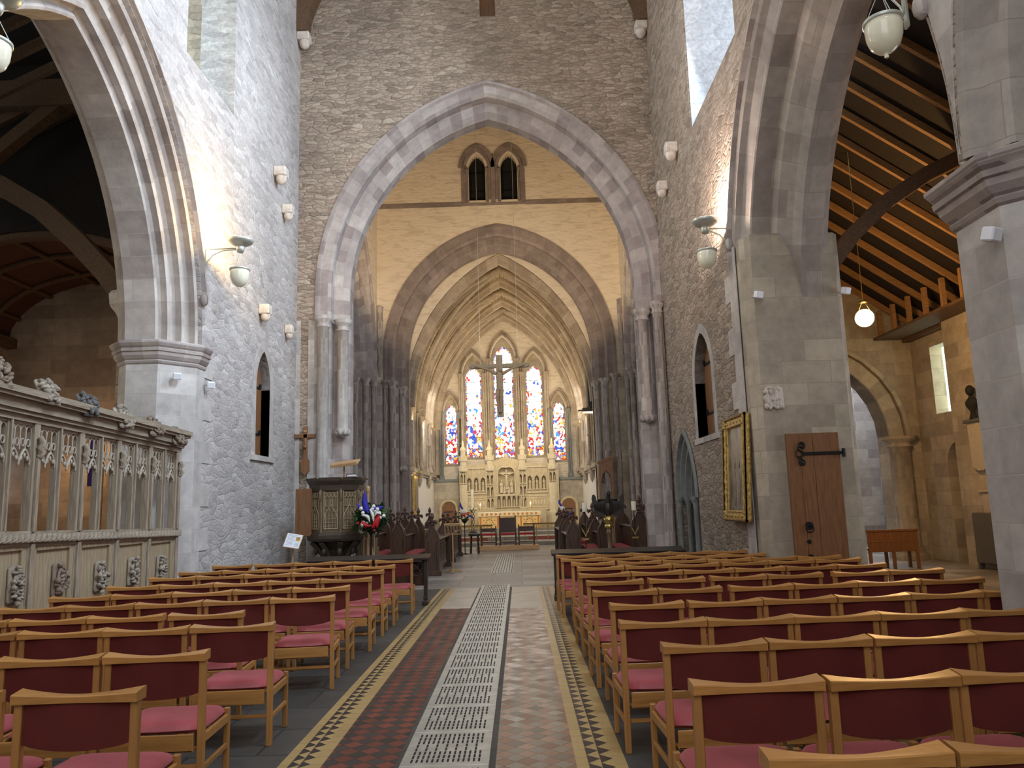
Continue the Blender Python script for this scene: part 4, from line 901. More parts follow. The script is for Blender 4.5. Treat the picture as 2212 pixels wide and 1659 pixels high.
struct(b, 'ceiling_rafters', M['roof_wood'], 'dark rafters of the left aisle roof', 'rafters')
b = MB(); b.box(-11.5, -6.3, 12.75, 13.05, 8.9, 9.4); b.bar((-10.9, 12.9, 6.6), (-8.1, 12.9, 9.0), .22, .22); b.bar((-9.6, 12.9, 7.0), (-11.3, 12.9, 8.9), .2, .2)
struct(b, 'beam', M['roof_wood'], 'heavy tie beam with struts in the left aisle roof', 'beam')
def curved_beam(pts, w, h, name, label, mat):
    b = MB(); pts = [Vector(p) for p in pts]; rings = []
    for k, p in enumerate(pts):
        d = (pts[min(k + 1, len(pts) - 1)] - pts[max(k - 1, 0)]).normalized(); s = Vector((0, 1, 0)) if abs(d.y) < .9 else Vector((1, 0, 0)); up = s.cross(d).normalized()
        rings.append([p + s * w / 2 + up * h / 2, p - s * w / 2 + up * h / 2, p - s * w / 2 - up * h / 2, p + s * w / 2 - up * h / 2])
    for a, c2 in zip(rings, rings[1:]):
        for i in range(4): j = (i + 1) % 4; b.add([a[i], a[j], c2[j], c2[i]], [(0, 1, 2, 3)])
    b.add(rings[0], [(0, 1, 2, 3)]); b.add(rings[-1], [(3, 2, 1, 0)])
    return struct(b, name, mat, label, 'beam')
curved_beam([(-6.75, 12.9, 5.35), (-7.05, 12.9, 5.75), (-7.6, 12.9, 6.35), (-8.25, 12.9, 6.95), (-9.0, 12.9, 7.42), (-9.9, 12.9, 7.75), (-10.9, 12.9, 7.9)], .28, .34, 'beam', 'curved timber brace resting on a stone corbel in the left aisle', M['roof_wood'])
b = MB(); b.lathe([(.03, 4.75), (.10, 4.85), (.16, 5.0), (.26, 5.12), (.28, 5.3), (.24, 5.36), (0, 5.36)], (-6.62, 12.7, 0), 8, smooth=False); b.box(-6.62, -6.3, 12.6, 12.85, 4.9, 5.3)
struct(b, 'trim_30', M['corbel'], 'stone corbel under the curved brace behind the left pier', 'corbel')

b = MB(); b.box(-11.8, -6.1, -2.7, -2.5, -.1, 10.4); struct(b, 'wall_back_light_block', M['rubble_warm'], 'unseen wall added behind the camera to shut daylight out of the left aisle')  # added to block world light coming in from the open west
b = MB(); b.box(4.75, 10.3, -2.7, -2.5, -.1, 9); struct(b, 'wall_back_light_block', M['rubble_warm'], 'unseen wall added behind the camera to shut daylight out of the right aisle')  # added light block, keeps the right aisle roof dark
# ================================================================== SOUTH (RIGHT) AISLE
b = MB(); b.prism(rect(17.0, 19.2, -.1, 5.4), 'x', 9.9, 10.3, [rect(17.25, 18.15, 3.4, 5.0), arch_pts(17.5, .42, 2.2, .5, -.05, 0, 6)]); struct(b, 'wall_right', M['ashlar_warm'], 'warm lit stone wall with a slit window at the far right')
b = MB(); b.box(10.2, 10.22, 17.2, 18.2, 3.3, 5.1); struct(b, 'window_16', simple('greenish_daylit_glass', (.8, .9, .8), .3, emis=(.80, 1.0, .86), estr=1.6), 'bright narrow slit window in the right aisle wall', 'window')
b = MB(); b.prism(rect(17.02, 17.98, -.02, 2.75), 'x', 10.15, 10.2); struct(b, 'door_7', M['black'], 'dark open doorway in the right aisle wall', 'doorway')
b = MB(); b.box(9.6, 10.2, -2.5, 17.0, -.1, 5.5); struct(b, 'wall_right', M['ashlar_warm'], 'thicker part of the right aisle wall with the monument')
b = MB(); b.box(9.45, 9.75, -2.5, 17.0, 5.4, 5.6); b.box(9.7, 10.0, 17.0, 19, 5.3, 5.48); struct(b, 'trim_31', M['roof_wood'], 'timber wall plate under the rafters of the right aisle', 'wall plate')
RA3 = [(7.13 + 2.0 * cos(t), 2.95 + 2.0 * sin(t)) for t in [pi * i / 14 for i in range(15)]]
b = MB(); b.prism(rect(4.75, 10.3, -.1, 9.6), 'y', 19.0, 19.6, [[(9.13, -.05)] + RA3 + [(5.13, -.05)]]); struct(b, 'wall_front', M['ashlar_warm'], 'end wall of the right aisle with a round arch')
b = MB()
for rr, d0, d1 in ((2.0, 19.0, 19.6), (2.38, 18.94, 19.0)):
    for i in range(14):
        q = []
        for r2 in (rr, rr + .34 if rr < 2.2 else rr + .1):
            q.append([(7.13 + r2 * cos(pi * k / 14), 2.95 + r2 * sin(pi * k / 14)) for k in (i, i + 1)])
        y = 18.93 if rr < 2.2 else 18.86
        b.add([(q[0][0][0], y, q[0][0][1]), (q[0][1][0], y, q[0][1][1]), (q[1][1][0], y, q[1][1][1]), (q[1][0][0], y, q[1][0][1])], [(0, 1, 2, 3)], [[(0, i * .45), (0, i * .45 + .45), (.34, i * .45 + .45), (.34, i * .45)]])
        b.add([(q[0][0][0], y, q[0][0][1]), (q[0][1][0], y, q[0][1][1]), (q[0][1][0], 19.6, q[0][1][1]), (q[0][0][0], 19.6, q[0][0][1])], [(0, 1, 2, 3)], [[(0, i * .45), (0, i * .45 + .45), (.7, i * .45 + .45), (.7, i * .45)]])
        b.add([(q[1][0][0], y, q[1][0][1]), (q[1][1][0], y, q[1][1][1]), (q[1][1][0], 19.0, q[1][1][1]), (q[1][0][0], 19.0, q[1][0][1])], [(0, 1, 2, 3)])
struct(b, 'trim_32', M['ashlar_warm'], 'voussoirs of the round arch at the end of the right aisle', 'arch')
shaft(9.36, 18.98, 0, 2.95, .25, True, 'round half column under the arch at the end of the right aisle', 'ashlar_warm')
b = MB(); b.box(8.8, 9.5, 24.4, 24.7, 0, 6); b.box(5.0, 11.5, 24.7, 24.9, 0, 9); struct(b, 'wall_right', M['ashlar'], 'shadowed stone wall seen through the round arch')
b = MB(); sweep_arch(b, 'y', 8.3, 1.5, 2.6, 2.2, 0, [(.35, 24.3), (.3, 24.2), (.2, 24.3), (.1, 24.2), (0, 24.4), (0, 24.7)], 10); struct(b, 'trim_33', M['ashlar'], 'moulded arch seen through the round arch on the right', 'arch')
b = MB(); b.add([(4.6, -2.5, 9.44), (10.2, -2.5, 5.52), (10.2, 19.2, 5.52), (4.6, 19.2, 9.44)], [(0, 1, 2, 3)]); b.add([(4.6, -2.5, 9.54), (10.2, -2.5, 5.62), (10.2, 19.2, 5.62), (4.6, 19.2, 9.54)], [(3, 2, 1, 0)])
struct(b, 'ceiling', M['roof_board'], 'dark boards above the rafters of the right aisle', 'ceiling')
k = 0; y = 18.7
while y > 4:
    b = MB(); b.bar((4.8, y, 9.19), (9.75, y, 5.74), .075, .12); b.bar((9.05, y, 5.4), (9.05, y, 6.05), .09, .09, up=(0, 1, 0))
    struct(b, 'beam', M['rafter'], 'lit oak rafter number %d counted from the far end of the right aisle roof' % (k + 1), 'rafter'); y -= .72; k += 1
b = MB(); b.box(8.95, 9.6, 4, 18.9, 5.36, 5.42); struct(b, 'trim_34', M['roof_wood'], 'moulded inner sill beam of the right aisle roof', 'beam')
curved_beam([(4.90, 12.2, 4.7), (5.15, 12.2, 5.25), (5.6, 12.2, 5.80), (6.2, 12.2, 6.35), (6.9, 12.2, 6.80), (7.5, 12.2, 7.08)], .2, .24, 'beam', 'curved timber brace under the right aisle roof', M['roof_wood'])
# ================================================================== THINGS
def lo(mb, name, mat, parent=None): return mb.build(name, mat, parent)
# --- floor gratings
def grating(y0, y1, x0, x1, label, slots):
    t = thing('floor_grating', label, 'grating', (0, 0, 0), 0, 'pierced metal gratings down the middle of the aisle')
    t.location = ((x0 + x1) / 2, (y0 + y1) / 2, T)
    W, L = (x1 - x0) / 2, (y1 - y0) / 2 - .004
    b = MB(); b.cbox(-W, W, -L, L, 0, .008, .003); b.build('frame', M['grate'], t)
    if slots:
        h = MB(); nx = 14; ny = 8
        for i in range(nx):
            for j in range(ny):
                if j == 3 or j == 4:
                    if i % 2: continue
                cx = -W + .05 + (2 * W - .10) * (i + .5) / nx; cy = -L + .05 + (2 * L - .10) * (j + .5) / ny
                h.box(cx - .0065, cx + .0065, cy - .030, cy + .030, .0082, .0092)
        h.build('slots', M['hole'], t)['kind'] = 'stuff'
    return t
ORD = ['first', 'second', 'third', 'fourth', 'fifth', 'sixth', 'seventh', 'eighth', 'ninth', 'tenth', 'eleventh', 'twelfth', 'thirteenth', 'fourteenth', 'fifteenth', 'sixteenth', 'seventeenth', 'eighteenth', 'nineteenth', 'twentieth']
y = 4.35; k = 0
while y < 15.2:
    grating(y, y + .717, -.80, -.24, 'grey pierced metal floor grating, %s of the strip counted from the camera' % ORD[k], True); y += .717; k += 1
g = MB(); W, L = .27, 3.45
t = thing('floor_grating', 'long grey metal grating set apart beyond the aisle tiles, before the choir', 'grating', (-.48, 22.0, .0005)); g.cbox(-W, W, -L, L, 0, .008, .003); g.build('frame', M['grate'], t)
h = MB()
for i in range(8):
    for j in range(40): h.box(-W + .04 + i * .065, -W + .06 + i * .065, -L + .1 + j * .165, -L + .2 + j * .165, .0082, .0092)
h.build('slots', M['hole'], t)['kind'] = 'stuff'

# --- bracket lamps with a dish uplighter and hanging ivory bowl
def bowl(b, z, r=.15, h=.27):
    b.lathe([(.012, z - h - .05), (.02, z - h - .035), (.01, z - h - .02), (.03, z - h - .01), (r * .45, z - h + .01), (r * .78, z - h * .78), (r * .95, z - h * .5), (r, z - h * .2), (r, z), (r * .96, z), (r * .95, z - h * .3), (r * .6, z - h * .8), (0, z - h + .03)], (0, 0, 0), 28)
def bracket_lamp(loc, side, label, arm=.55, warm=None, power=0, near=False):
    t = thing('bracket_lamp', label, 'wall lamp', loc, 0, 'bracket lamps with hanging ivory bowls')
    s = side   # direction from wall towards the nave (+1 on the left wall)
    b = MB(); b.cbox(-.012, .012, -.03, .03, -.42, .06, .004); b.build('wall_plate', M['steel'], t)
    b = MB(); b.tube([(0, 0, 0), (s * arm, 0, 0)], .012, 8); b.tube([(0, 0, -.36), (s * .04, 0, -.22), (s * .14, 0, -.1), (s * .3, 0, -.03), (s * arm, 0, -.02)], .010, 8); b.build('arm', M['steel'], t)
    b = MB(); b.lathe([(.0, -.07), (.05, -.07), (.065, -.03), (.07, .02), (.05, .04)], (s * arm, 0, 0), 16); b.build('hub', M['steel'], t)
    b = MB(); b.lathe([(.05, .03), (.12, .05), (.19, .09), (.215, .13), (.21, .135), (.18, .10), (.10, .06), (0, .05)], (s * arm, 0, 0), 28); b.build('uplighter_dish', M['steel'], t)
    b = MB()
    for k in range(3):
        a = 2 * pi * k / 3 + .5; b.tube([(s * arm, 0, -.06), (s * arm + .15 * cos(a), .15 * sin(a), -.36)], .004, 5)
    b.build('hanging_wires', M['steel'], t)
    o = MB(); bowl(o, -.37); q = o.build('glass_bowl', M['ivory'], t); q.location = (s * arm, 0, 0)
    r = MB(); r.lathe([(.152, -.38), (.162, -.375), (.162, -.35), (.152, -.345), (.148, -.36)], (0, 0, 0), 28); r.build('rim', M['steel'], q)
    if power: point('uplight', (loc[0] + s * (arm - .04), loc[1] + .0, loc[2] + .22), power, warm, .06)
    return t
bracket_lamp((XL, 11.98, 5.84), 1, 'bracket lamp with ivory glass bowl on the left wall above the pier capital', .58, (1.0, .68, .28), 150)
bracket_lamp((XR, 11.6, 5.78), -1, 'bracket lamp with ivory glass bowl on the right wall beside the tall arch', .36, (1.0, .78, .66), 180)
bracket_lamp((XL - .02, 6.35, 6.22), 1, 'ivory glass bowl lamp cut by the top left corner of the photo', .38, (1.0, .8, .6), 10)
bracket_lamp((XR + .0, 6.0, 5.90), -1, 'ivory glass bowl lamp hanging near the top right corner of the photo', .20, (1.0, .8, .6), 10)
# glowing pendant in the right aisle
t = thing('pendant_lamp', 'glowing round globe lamp hanging in the right aisle', 'pendant lamp', (6.51, 14.0, 5.12))
b = MB(); b.ell((0, 0, -.30), .165, .165, .165, 24, 14); b.build('glass_globe', M['bulb'], t)
b = MB(); b.lathe([(.0, .02), (.06, .02), (.07, -.01), (.03, -.02), (0, -.02)], (0, 0, 0), 14); b.tube([(0, 0, 0), (0, 0, 3.0)], .008, 6)
for k in range(3):
    a = 2 * pi * k / 3; b.tube([(.03 * cos(a), .03 * sin(a), 0), (.15 * cos(a), .15 * sin(a), -.22)], .005, 5)
b.build('hanger', M['brass'], t)
point('pendant_light', (6.60, 13.72, 4.70), 210, (1.0, .56, .20), .12)
# --- stone corbels
def corbel(x, y, z, side, label, sz=1.0, dark=False):
    t = MB(); s = side; w = .14 * sz
    t.cbox(0, s * .26 * sz if s > 0 else 0, -w, w, -.10, .10, .02) if s > 0 else t.cbox(-.26 * sz, 0, -w, w, -.10, .10, .02)
    t.ell((s * .14 * sz, 0, -.12), .12 * sz, .12 * sz, .15 * sz, 10, 7)
    o = t.build('stone_corbel', M['corbel'] if not dark else M['ashlar']); o.location = (x, y, z); tag(o, label, 'corbel', 'projecting stone corbels')
corbel(XL, 15.45, 8.72, 1, 'square stone corbel on the left wall, highest of the four there')
corbel(XL, 16.05, 8.12, 1, 'stone corbel on the left wall just below and right of the highest one', .85)
corbel(XL, 14.70, 5.52, 1, 'round stone corbel on the left wall above the narrow pointed door', .8)
corbel(XL, 16.35, 5.50, 1, 'small stone corbel on the left wall near the crossing arch corner', .65)
corbel(XR, 14.70, 8.62, -1, 'pale stone corbel on the right wall below the bright window', .95)
corbel(XR, 15.85, 8.30, -1, 'pale stone corbel on the right wall, lower of the two near the corner', .85)
corbel(XL, 17.0, 12.85, 1, 'stone corbel under the left roof brace at the top of the photo', 1.1)
corbel(XR, 17.0, 12.85, -1, 'stone corbel under the right roof brace at the top of the photo', 1.1)
# little floodlights / sensors on the piers
def flood(x, y, z, dx, dy, label):
    t = thing('floodlight', label, 'floodlight', (x, y, z), 0, 'small white floodlights on the piers')
    b = MB(); b.cbox(-.06, .06, -.045, .045, -.05, .05, .01); o = b.build('housing', M['paper'], t); o.location = (dx, dy, 0); o.rotation_euler = (.3, 0, .5)
    b = MB(); b.tube([(0, 0, 0), (dx, dy, 0)], .014, 6); b.build('mounting_arm', M['steel'], t)
flood(-5.2, 11.56, 3.66, .07, -.12, 'small white floodlight under the capital of the left pier')
flood(XL, 12.1, 3.62, .12, 0, 'small white floodlight on the left wall just right of the pier')
flood(3.5, 11.0, 4.50, .06, -.12, 'small white floodlight on the left edge of the pier above the leaning door')
flood(4.78, 11.0, 4.52, .05, -.12, 'small white floodlight on the right edge of the pier above the leaning door')
flood(3.42, 5.3, 3.38, -.03, -.06, 'white box fitting just under the capital at the right edge')

# --- oak door leaf against the right pier
t = thing('oak_door', 'large brown oak door leaf with scrolled iron hinges standing against the right pier', 'door', (3.80, 10.955, 0))
b = MB(); b.cbox(0, .74, -.025, .03, .03, 2.47, .006)
b.build('leaf', M['door_oak'], t)
b = MB()
for q in (.25, .5): b.box(.74 * q - .002, .74 * q + .002, -.027, -.0255, .05, 2.45)
b.build('plank_joints', M['dark_oak'], t)
def scroll(b, cx, cz, r, s, turn=1.6, y=-.04):
    pts = []
    for i in range(22):
        a = i / 21 * turn * 2 * pi; rr = r * (1 - .8 * i / 21); pts.append((cx + rr * cos(a + pi / 2 * s), y, cz + rr * sin((a + pi / 2 * s)) * 1.0 * (1 if s > 0 else 1)))
    b.tube(pts, .012, 6)
for z in (2.18, .62):
    b = MB(); b.cbox(.20, .80, -.05, -.026, z - .022, z + .022, .004); b.cyl((.79, -.04, z - .06), (.79, -.04, z + .06), .025, n=10)
    for s in (1, -1):
        b.tube([(.26, -.04, z), (.2, -.04, z + s * .03), (.15, -.04, z + s * .07), (.17, -.04, z + s * .12)], .012, 6)
        pts = [(.20 + .055 * (1 - .75 * i / 20) * cos(i / 20 * 3.2 * pi - s * .5 * pi), -.04, z + s * .12 + .055 * (1 - .75 * i / 20) * sin(i / 20 * 3.2 * pi - s * .5 * pi)) for i in range(21)]
        b.tube(pts, .011, 6)
    b.tube([(.2, -.04, z + .03), (.14, -.04, z + .05), (.11, -.04, z + .02), (.13, -.04, z - .0), (.11, -.04, z - .02), (.14, -.04, z - .05), (.2, -.04, z - .03)], .009, 6)
    b.build('scrolled_hinge', M['iron'], t)
b = MB(); b.cyl((.22, -.045, 1.18), (.22, -.025, 1.18), .055, n=16); b.tube([(.22 + .05 * cos(a), -.05, 1.14 + .05 * sin(a)) for a in [2 * pi * i / 16 for i in range(17)]], .009, 6); b.build('ring_handle', M['iron'], t)
b = MB(); b.cyl((.20, -.04, .96), (.20, -.025, .96), .03, n=12); b.build('keyhole_plate', M['iron'], t)

b = MB(); rnd = random.Random(9)
b.cbox(-.13, .13, -.03, .02, -.14, .13, .03)
for k in range(26): b.ell((rnd.uniform(-.13, .13), -.035, rnd.uniform(-.17, .12)), rnd.uniform(.02, .05), .025, rnd.uniform(.02, .05), 7, 5)
o = b.build('broken_carving', M['corbel']); o.location = (3.70, 10.99, 3.02); tag(o, 'worn lump of broken stone carving on the pier left above the oak door', 'carving')
# --- gilt framed painting on the right wall
t = thing('framed_painting', 'dark oil painting in an ornate gilt frame on the right wall', 'painting', (XR, 11.85, 2.03))
t.rotation_euler = (0, radians(3), 0)
b = MB(); y0, y1, z0, z1 = -.62, .62, -.80, .80; w = .17
for (ya, yb, za, zb) in ((y0, y0 + w, z0, z1), (y1 - w, y1, z0, z1), (y0 + w, y1 - w, z0, z0 + w), (y0 + w, y1 - w, z1 - w, z1)):
    b.cbox(-.11, -.02, ya, yb, za, zb, .03)
    b.cbox(-.17, -.14, (ya + (.0 if ya == y0 else .0)), yb, za, zb, .012) if False else None
for e in (0, 1):
    for yy in (y0 + .025, y1 - .025): b.tube([(-.115, yy, z0), (-.115, yy, z1)], .022, 6)
    for zz in (z0 + .025, z1 - .025): b.tube([(-.115, y0, zz), (-.115, y1, zz)], .022, 6)
for yy in (y0 + w - .02, y1 - w + .02): b.tube([(-.11, yy, z0 + w), (-.11, yy, z1 - w)], .014, 6)
for zz in (z0 + w - .02, z1 - w + .02): b.tube([(-.11, y0 + w, zz), (-.11, y1 - w, zz)], .014, 6)
b.build('gilt_frame', M['gilt'], t)
b = MB()
for (yy, zz) in [(a, c) for a in (y0 + .09, y1 - .09) for c in (z0 + .09, z1 - .09)]:
    for k in range(6): b.ell((-.115, yy + .05 * cos(k), zz + .05 * sin(k)), .02, .035, .035, 8, 5)
for k in range(7):
    for yy in (y0 + .09, y1 - .09): b.ell((-.11, yy, z0 + .25 + k * .185), .014, .03, .06, 8, 5)
    if k < 5:
        for zz in (z0 + .09, z1 - .09): b.ell((-.11, y0 + .25 + k * .185, zz), .014, .06, .03, 8, 5)
b.build('carved_leaves', M['gilt'], t)
def canvas_mat():
    m2, nt, bb = nmat('painted_canvas'); nb = NB(nt); tc = nb.n('ShaderNodeTexCoord'); mp = nb.n('ShaderNodeMapping'); mp.inputs['Scale'].default_value = (1, 3.0, 1.6); nb.l(tc, 'Object', mp, 'Vector')
    no = nb.n('ShaderNodeTexNoise', i_Scale=1.5, i_Detail=4.0, i_Distortion=1.2); nb.l(mp, 'Vector', no, 'Vector')
    r = ramp(nb, [(.35, (.05, .04, .03)), (.5, (.15, .13, .10)), (.6, (.22, .20, .17)), (.7, (.38, .30, .22))]); nb.l(no, 'Fac', r, 'Fac'); nb.l(r, 'Color', bb, 'Base Color'); bb.inputs['Roughness'].default_value = .3
    return m2
CAN = canvas_mat()
b = MB(); b.box(-.07, -.05, y0 + w - .02, y1 - w + .02, z0 + w - .02, z1 - w + .02); b.build('canvas', CAN, t)
b = MB()
for (yy, hh, cc) in ((.12, .34, 0), (-.12, .30, 0)):
    b.ell((-.072, yy, -.30), .004, .085, hh * .8, 10, 8); b.ell((-.073, yy, .05), .004, .04, .055, 10, 8)
b.build('painted_figures', simple('painted_pale_figures', (.22, .17, .13), .4, noise=.3, nscale=10), t)
# --- crucifix by the great arch
def corpus(b, z, s):
    """figure on a cross, arms raised; s scales, faces -y"""
    b.ell((0, -.05 * s, z - .02 * s), .05 * s, .05 * s, .065 * s, 10, 8)
    b.tube([(0, -.045 * s, z - .08 * s), (0, -.05 * s, z - .16 * s), (.01 * s, -.055 * s, z - .30 * s), (.01 * s, -.05 * s, z - .40 * s)], [.035 * s, .075 * s, .058 * s, .065 * s], 10)
    for e in (-1, 1):
        b.tube([(e * .06 * s, -.05 * s, z - .13 * s), (e * .2 * s, -.045 * s, z - .05 * s), (e * .36 * s, -.04 * s, z + .03 * s)], [.028 * s, .022 * s, .016 * s], 8)
        b.ell((e * .385 * s, -.04 * s, z + .04 * s), .03 * s, .012 * s, .02 * s, 8, 5)
        b.tube([(e * .035 * s, -.05 * s, z - .42 * s), (e * .035 * s + .02 * s, -.09 * s, z - .60 * s), (e * .02 * s, -.05 * s, z - .80 * s), (e * .015 * s, -.07 * s, z - .87 * s)], [.048 * s, .036 * s, .024 * s, .02 * s], 8)
t = thing('wall_crucifix', 'carved wooden crucifix hanging left of the great arch above the pulpit', 'crucifix', (-4.75, YW - .03, 2.35))
b = MB(); b.cbox(-.045, .045, -.06, -.01, .32, 1.10, .006); b.cbox(-.235, .235, -.06, -.01, .84, .925, .006)
b.build('cross', M['door_oak'], t)
b = MB(); b.prism([(-.09, .10), (0, 0), (.09, .10), (.09, .34), (.045, .40), (-.045, .40), (-.09, .34)], 'y', -.07, -.01); b.build('tail_plaque', M['door_oak'], t)
b = MB(); b.cbox(-.035, .035, -.075, -.06, .97, 1.01, .003); b.build('title_scroll', M['light_oak'], t)
b = MB(); corpus(b, .90, .62); b.ell((.0, -.10, .64), .055, .04, .045, 10, 6); b.build('carved_figure', M['door_oak'], t)
# --- hanging rood
t = thing('hanging_rood', 'large weathered wooden crucifix hanging in front of the central stained glass window', 'crucifix', (-.52, 24.0, 4.30))
b = MB(); b.cbox(-.105, .105, -.06, .06, 0, 1.98, .012); b.cbox(-.88, .88, -.055, .055, 1.56, 1.70, .02)
b.ell((-.88, 0, 1.63), .09, .06, .07, 10, 6); b.ell((.88, 0, 1.63), .09, .06, .07, 10, 6)
b.build('cross', wood('grey_weathered_oak', (.24, .20, .15), (.38, .33, .25), .7, 'Z'), t)
b = MB()
b.ell((.03, -.14, 1.50), .07, .08, .10, 12, 8); b.tube([(0, -.1, 1.42), (0, -.11, 1.3), (.01, -.12, 1.05), (0, -.11, .85)], [.06, .12, .10, .11], 12)
for e in (-1, 1):
    b.tube([(e * .1, -.1, 1.36), (e * .38, -.09, 1.52), (e * .72, -.07, 1.62)], [.055, .04, .028], 8); b.ell((e * .76, -.07, 1.63), .05, .02, .03, 8, 5)
    b.tube([(e * .06, -.11, .84), (e * .06 - .03, -.2, .6), (e * .03, -.1, .25), (e * .02, -.13, .14)], [.075, .06, .04, .03], 8)
b.ell((0, -.12, .86), .12, .10, .10, 12, 6)
b.build('carved_figure', wood('brown_weathered_oak', (.26, .19, .13), (.40, .31, .21), .7, 'Z'), t)
b = MB()
for e in (-1, 1): b.tube([(e * .6, 0, 1.68), (e * .6, 0, 12.2)], .006, 5)
b.build('suspension_wires', M['steel'], t)

# --- carved timber screen on the left
def lift(y): return .022 * (11.4 - y)      # the screen rises slightly towards the camera
t = thing('carved_screen', 'tall weathered oak screen with open tracery bays standing left of the chairs', 'screen', (0, 0, 0))
t.location = (-5.08, 11.40, 0)
def Y(y): return y - 11.40
SB = 5.30; posts = [11.36 - .84 * k for k in range(8)]
z0s = 1.36
def sbar(b, ya, yb, x0, x1, za, zb, c=.01):
    """rail along y following the slope"""
    v = []
    for yy in (ya, yb):
        l = lift(yy)
        v += [(x0, Y(yy), za + l), (x1, Y(yy), za + l), (x1, Y(yy), zb + l), (x0, Y(yy), zb + l)]
    b.add(v, [(0, 1, 2, 3), (7, 6, 5, 4), (0, 4, 5, 1), (1, 5, 6, 2), (2, 6, 7, 3), (3, 7, 4, 0)])
ys, ye = posts[-1] - .1, 11.44
b = MB(); sbar(b, ys, ye, -.08, .06, 2.50, 2.56); sbar(b, ys, ye, -.10, .10, 2.56, 2.60); sbar(b, ys, ye, -.09, .13, 2.60, 2.70); sbar(b, ys, ye, -.12, .19, 2.70, 2.735); sbar(b, ys, ye, -.12, .22, 2.735, 2.80)
b.build('cornice', M['screen_oak_y'], t)
b = MB(); sbar(b, ys, ye, -.07, .06, 1.24, 1.28); sbar(b, ys, ye, -.08, .10, 1.28, 1.37); sbar(b, ys, ye, -.06, .06, 1.37, 1.395)
yy = ys
while yy < ye - .06:
    l = lift(yy); b.add([(.101, Y(yy), 1.285 + l), (.101, Y(yy + .05), 1.285 + l), (.101, Y(yy + .08), 1.365 + l), (.101, Y(yy + .03), 1.365 + l), (.125, Y(yy + .03), 1.30 + l), (.125, Y(yy + .06), 1.35 + l)], [(0, 1, 5), (0, 5, 4), (1, 2, 5), (2, 3, 5), (3, 4, 5), (3, 0, 4)]); yy += .09
b.build('middle_rail', M['screen_oak_y'], t)
b = MB(); sbar(b, ys, ye, -.08, .08, 0, .16); sbar(b, ys, ye, -.06, .05, 0.16, .22); b.build('sill', M['screen_oak_y'], t)
post_proto = None
for k, yy in enumerate(posts):
    b = MB(); b.cbox(-.06, .055, -.045, .045, 0, 2.52, .012); b.cbox(.05, .09, -.022, .022, 1.38, 2.15, .008); b.cbox(.05, .085, -.03, .03, .2, 1.27, .008)
    b.tube([(.08, 0, 2.15), (.11, .012, 2.2), (.085, -.01, 2.25), (.11, .01, 2.30), (.08, 0, 2.36)], [.03, .035, .03, .035, .03], 6)
    if post_proto is None: post_proto = b.build('post', M['screen_oak'], t); o = post_proto
    else: o = post_proto.copy(); COL.objects.link(o); o.parent = t
    o.location = (0, Y(yy), lift(yy))
tr = MB()   # one tracery head: width .36, hung from the top
W2 = .18
def tracery(b):
    x = .005; zt = 2.50
    b.box(x - .012, x + .012, -W2, W2, zt - .03, zt)
    for q in range(4):
        cy = -W2 + .045 + q * .09
        b.tube([(x, cy - .045, zt - .28 + (0 if q in (0, 3) else .0)), (x, cy - .045, zt - .06)], .009, 5)
        pts = [(x, cy + .045 * cos(a), zt - .10 + .06 * sin(a)) for a in [pi * i / 8 for i in range(9)]]; b.tube(pts, .008, 5)
        pts = [(x, cy + .028 * cos(a), zt - .21 + .04 * sin(a)) for a in [2 * pi * i / 10 for i in range(11)]]; b.tube(pts, .007, 5)
    b.tube([(x, W2, zt - .28), (x, W2, zt - .06)], .009, 5)
    for s in (-1, 1):
        c0 = s * W2 / 2
        pts = []
        for i in range(13):
            f = i / 12; u = -1 + 2 * f; pts.append((x, c0 + u * W2 / 2, zt - .28 - .13 * abs(u) ** 1.6 + .0))
        b.tube(pts, .014, 6)
        for i in range(3): b.ell((x, c0 + (-.5 + i * .5) * W2 * .55, zt - .34 - .03 * abs(i - 1)), .012, .02, .028, 6, 4)
    b.ell((x, 0, zt - .42), .014, .016, .035, 6, 4)
    for s in (-1, 1): b.ell((x, s * W2, zt - .42), .014, .016, .035, 6, 4)
tracery(tr); tp = None; mp_ = None; pp = None
for k in range(7):
    ya, yb = posts[k + 1], posts[k]; ym = (ya + yb) / 2
    b = MB(); b.cbox(-.045, .035, -.028, .028, 1.37, 2.52, .008); b.cbox(.03, .06, -.012, .012, 1.38, 2.5, .004)
    if mp_ is None: mp_ = o = b.build('mullion', M['screen_oak'], t)
    else: o = mp_.copy(); COL.objects.link(o); o.parent = t
    o.location = (0, Y(ym), lift(ym))
    for cy in ((ya + ym) / 2 + .01, (yb + ym) / 2 - .01):
        if tp is None: tp = o = tr.build('tracery', M['tracery'], t)
        else: o = tp.copy(); COL.objects.link(o); o.parent = t
        o.location = (0, Y(cy), lift(cy))
    b = MB(); b.box(-.02, .015, -.375, .375, .2, 1.27); b.box(.015, .04, -.375, -.30, .2, 1.27); b.box(.015, .04, .30, .375, .2, 1.27); b.box(.015, .045, -.30, .30, 1.2, 1.27)
    if pp is None: pp = o = b.build('panel', M['panel_oak'], t)
    else: o = pp.copy(); COL.objects.link(o); o.parent = t
    o.location = (0, Y(ym), lift(ym))
def leaf_boss(w, h, n, seed):
    rnd = random.Random(seed); b = MB(); b.cbox(-.02, .03, -w / 2, w / 2, -h / 2, h / 2, .02)
    for k in range(n):
        a = rnd.random() * 2 * pi; rr = rnd.random() ** .6
        yy, zz = rr * cos(a) * w * .5, rr * sin(a) * h * .5; mt = Matrix.Rotation(rnd.random() * 3, 3, 'X')
        b.ell((.045 + .02 * rnd.random(), yy, zz), .03, .045 * w / .25, .022 * w / .25, 8, 5, mt)
    b.tube([(.05, w * .35 * cos(i * .6), h * .38 * sin(i * .6)) for i in range(11)], .016, 6)
    return b
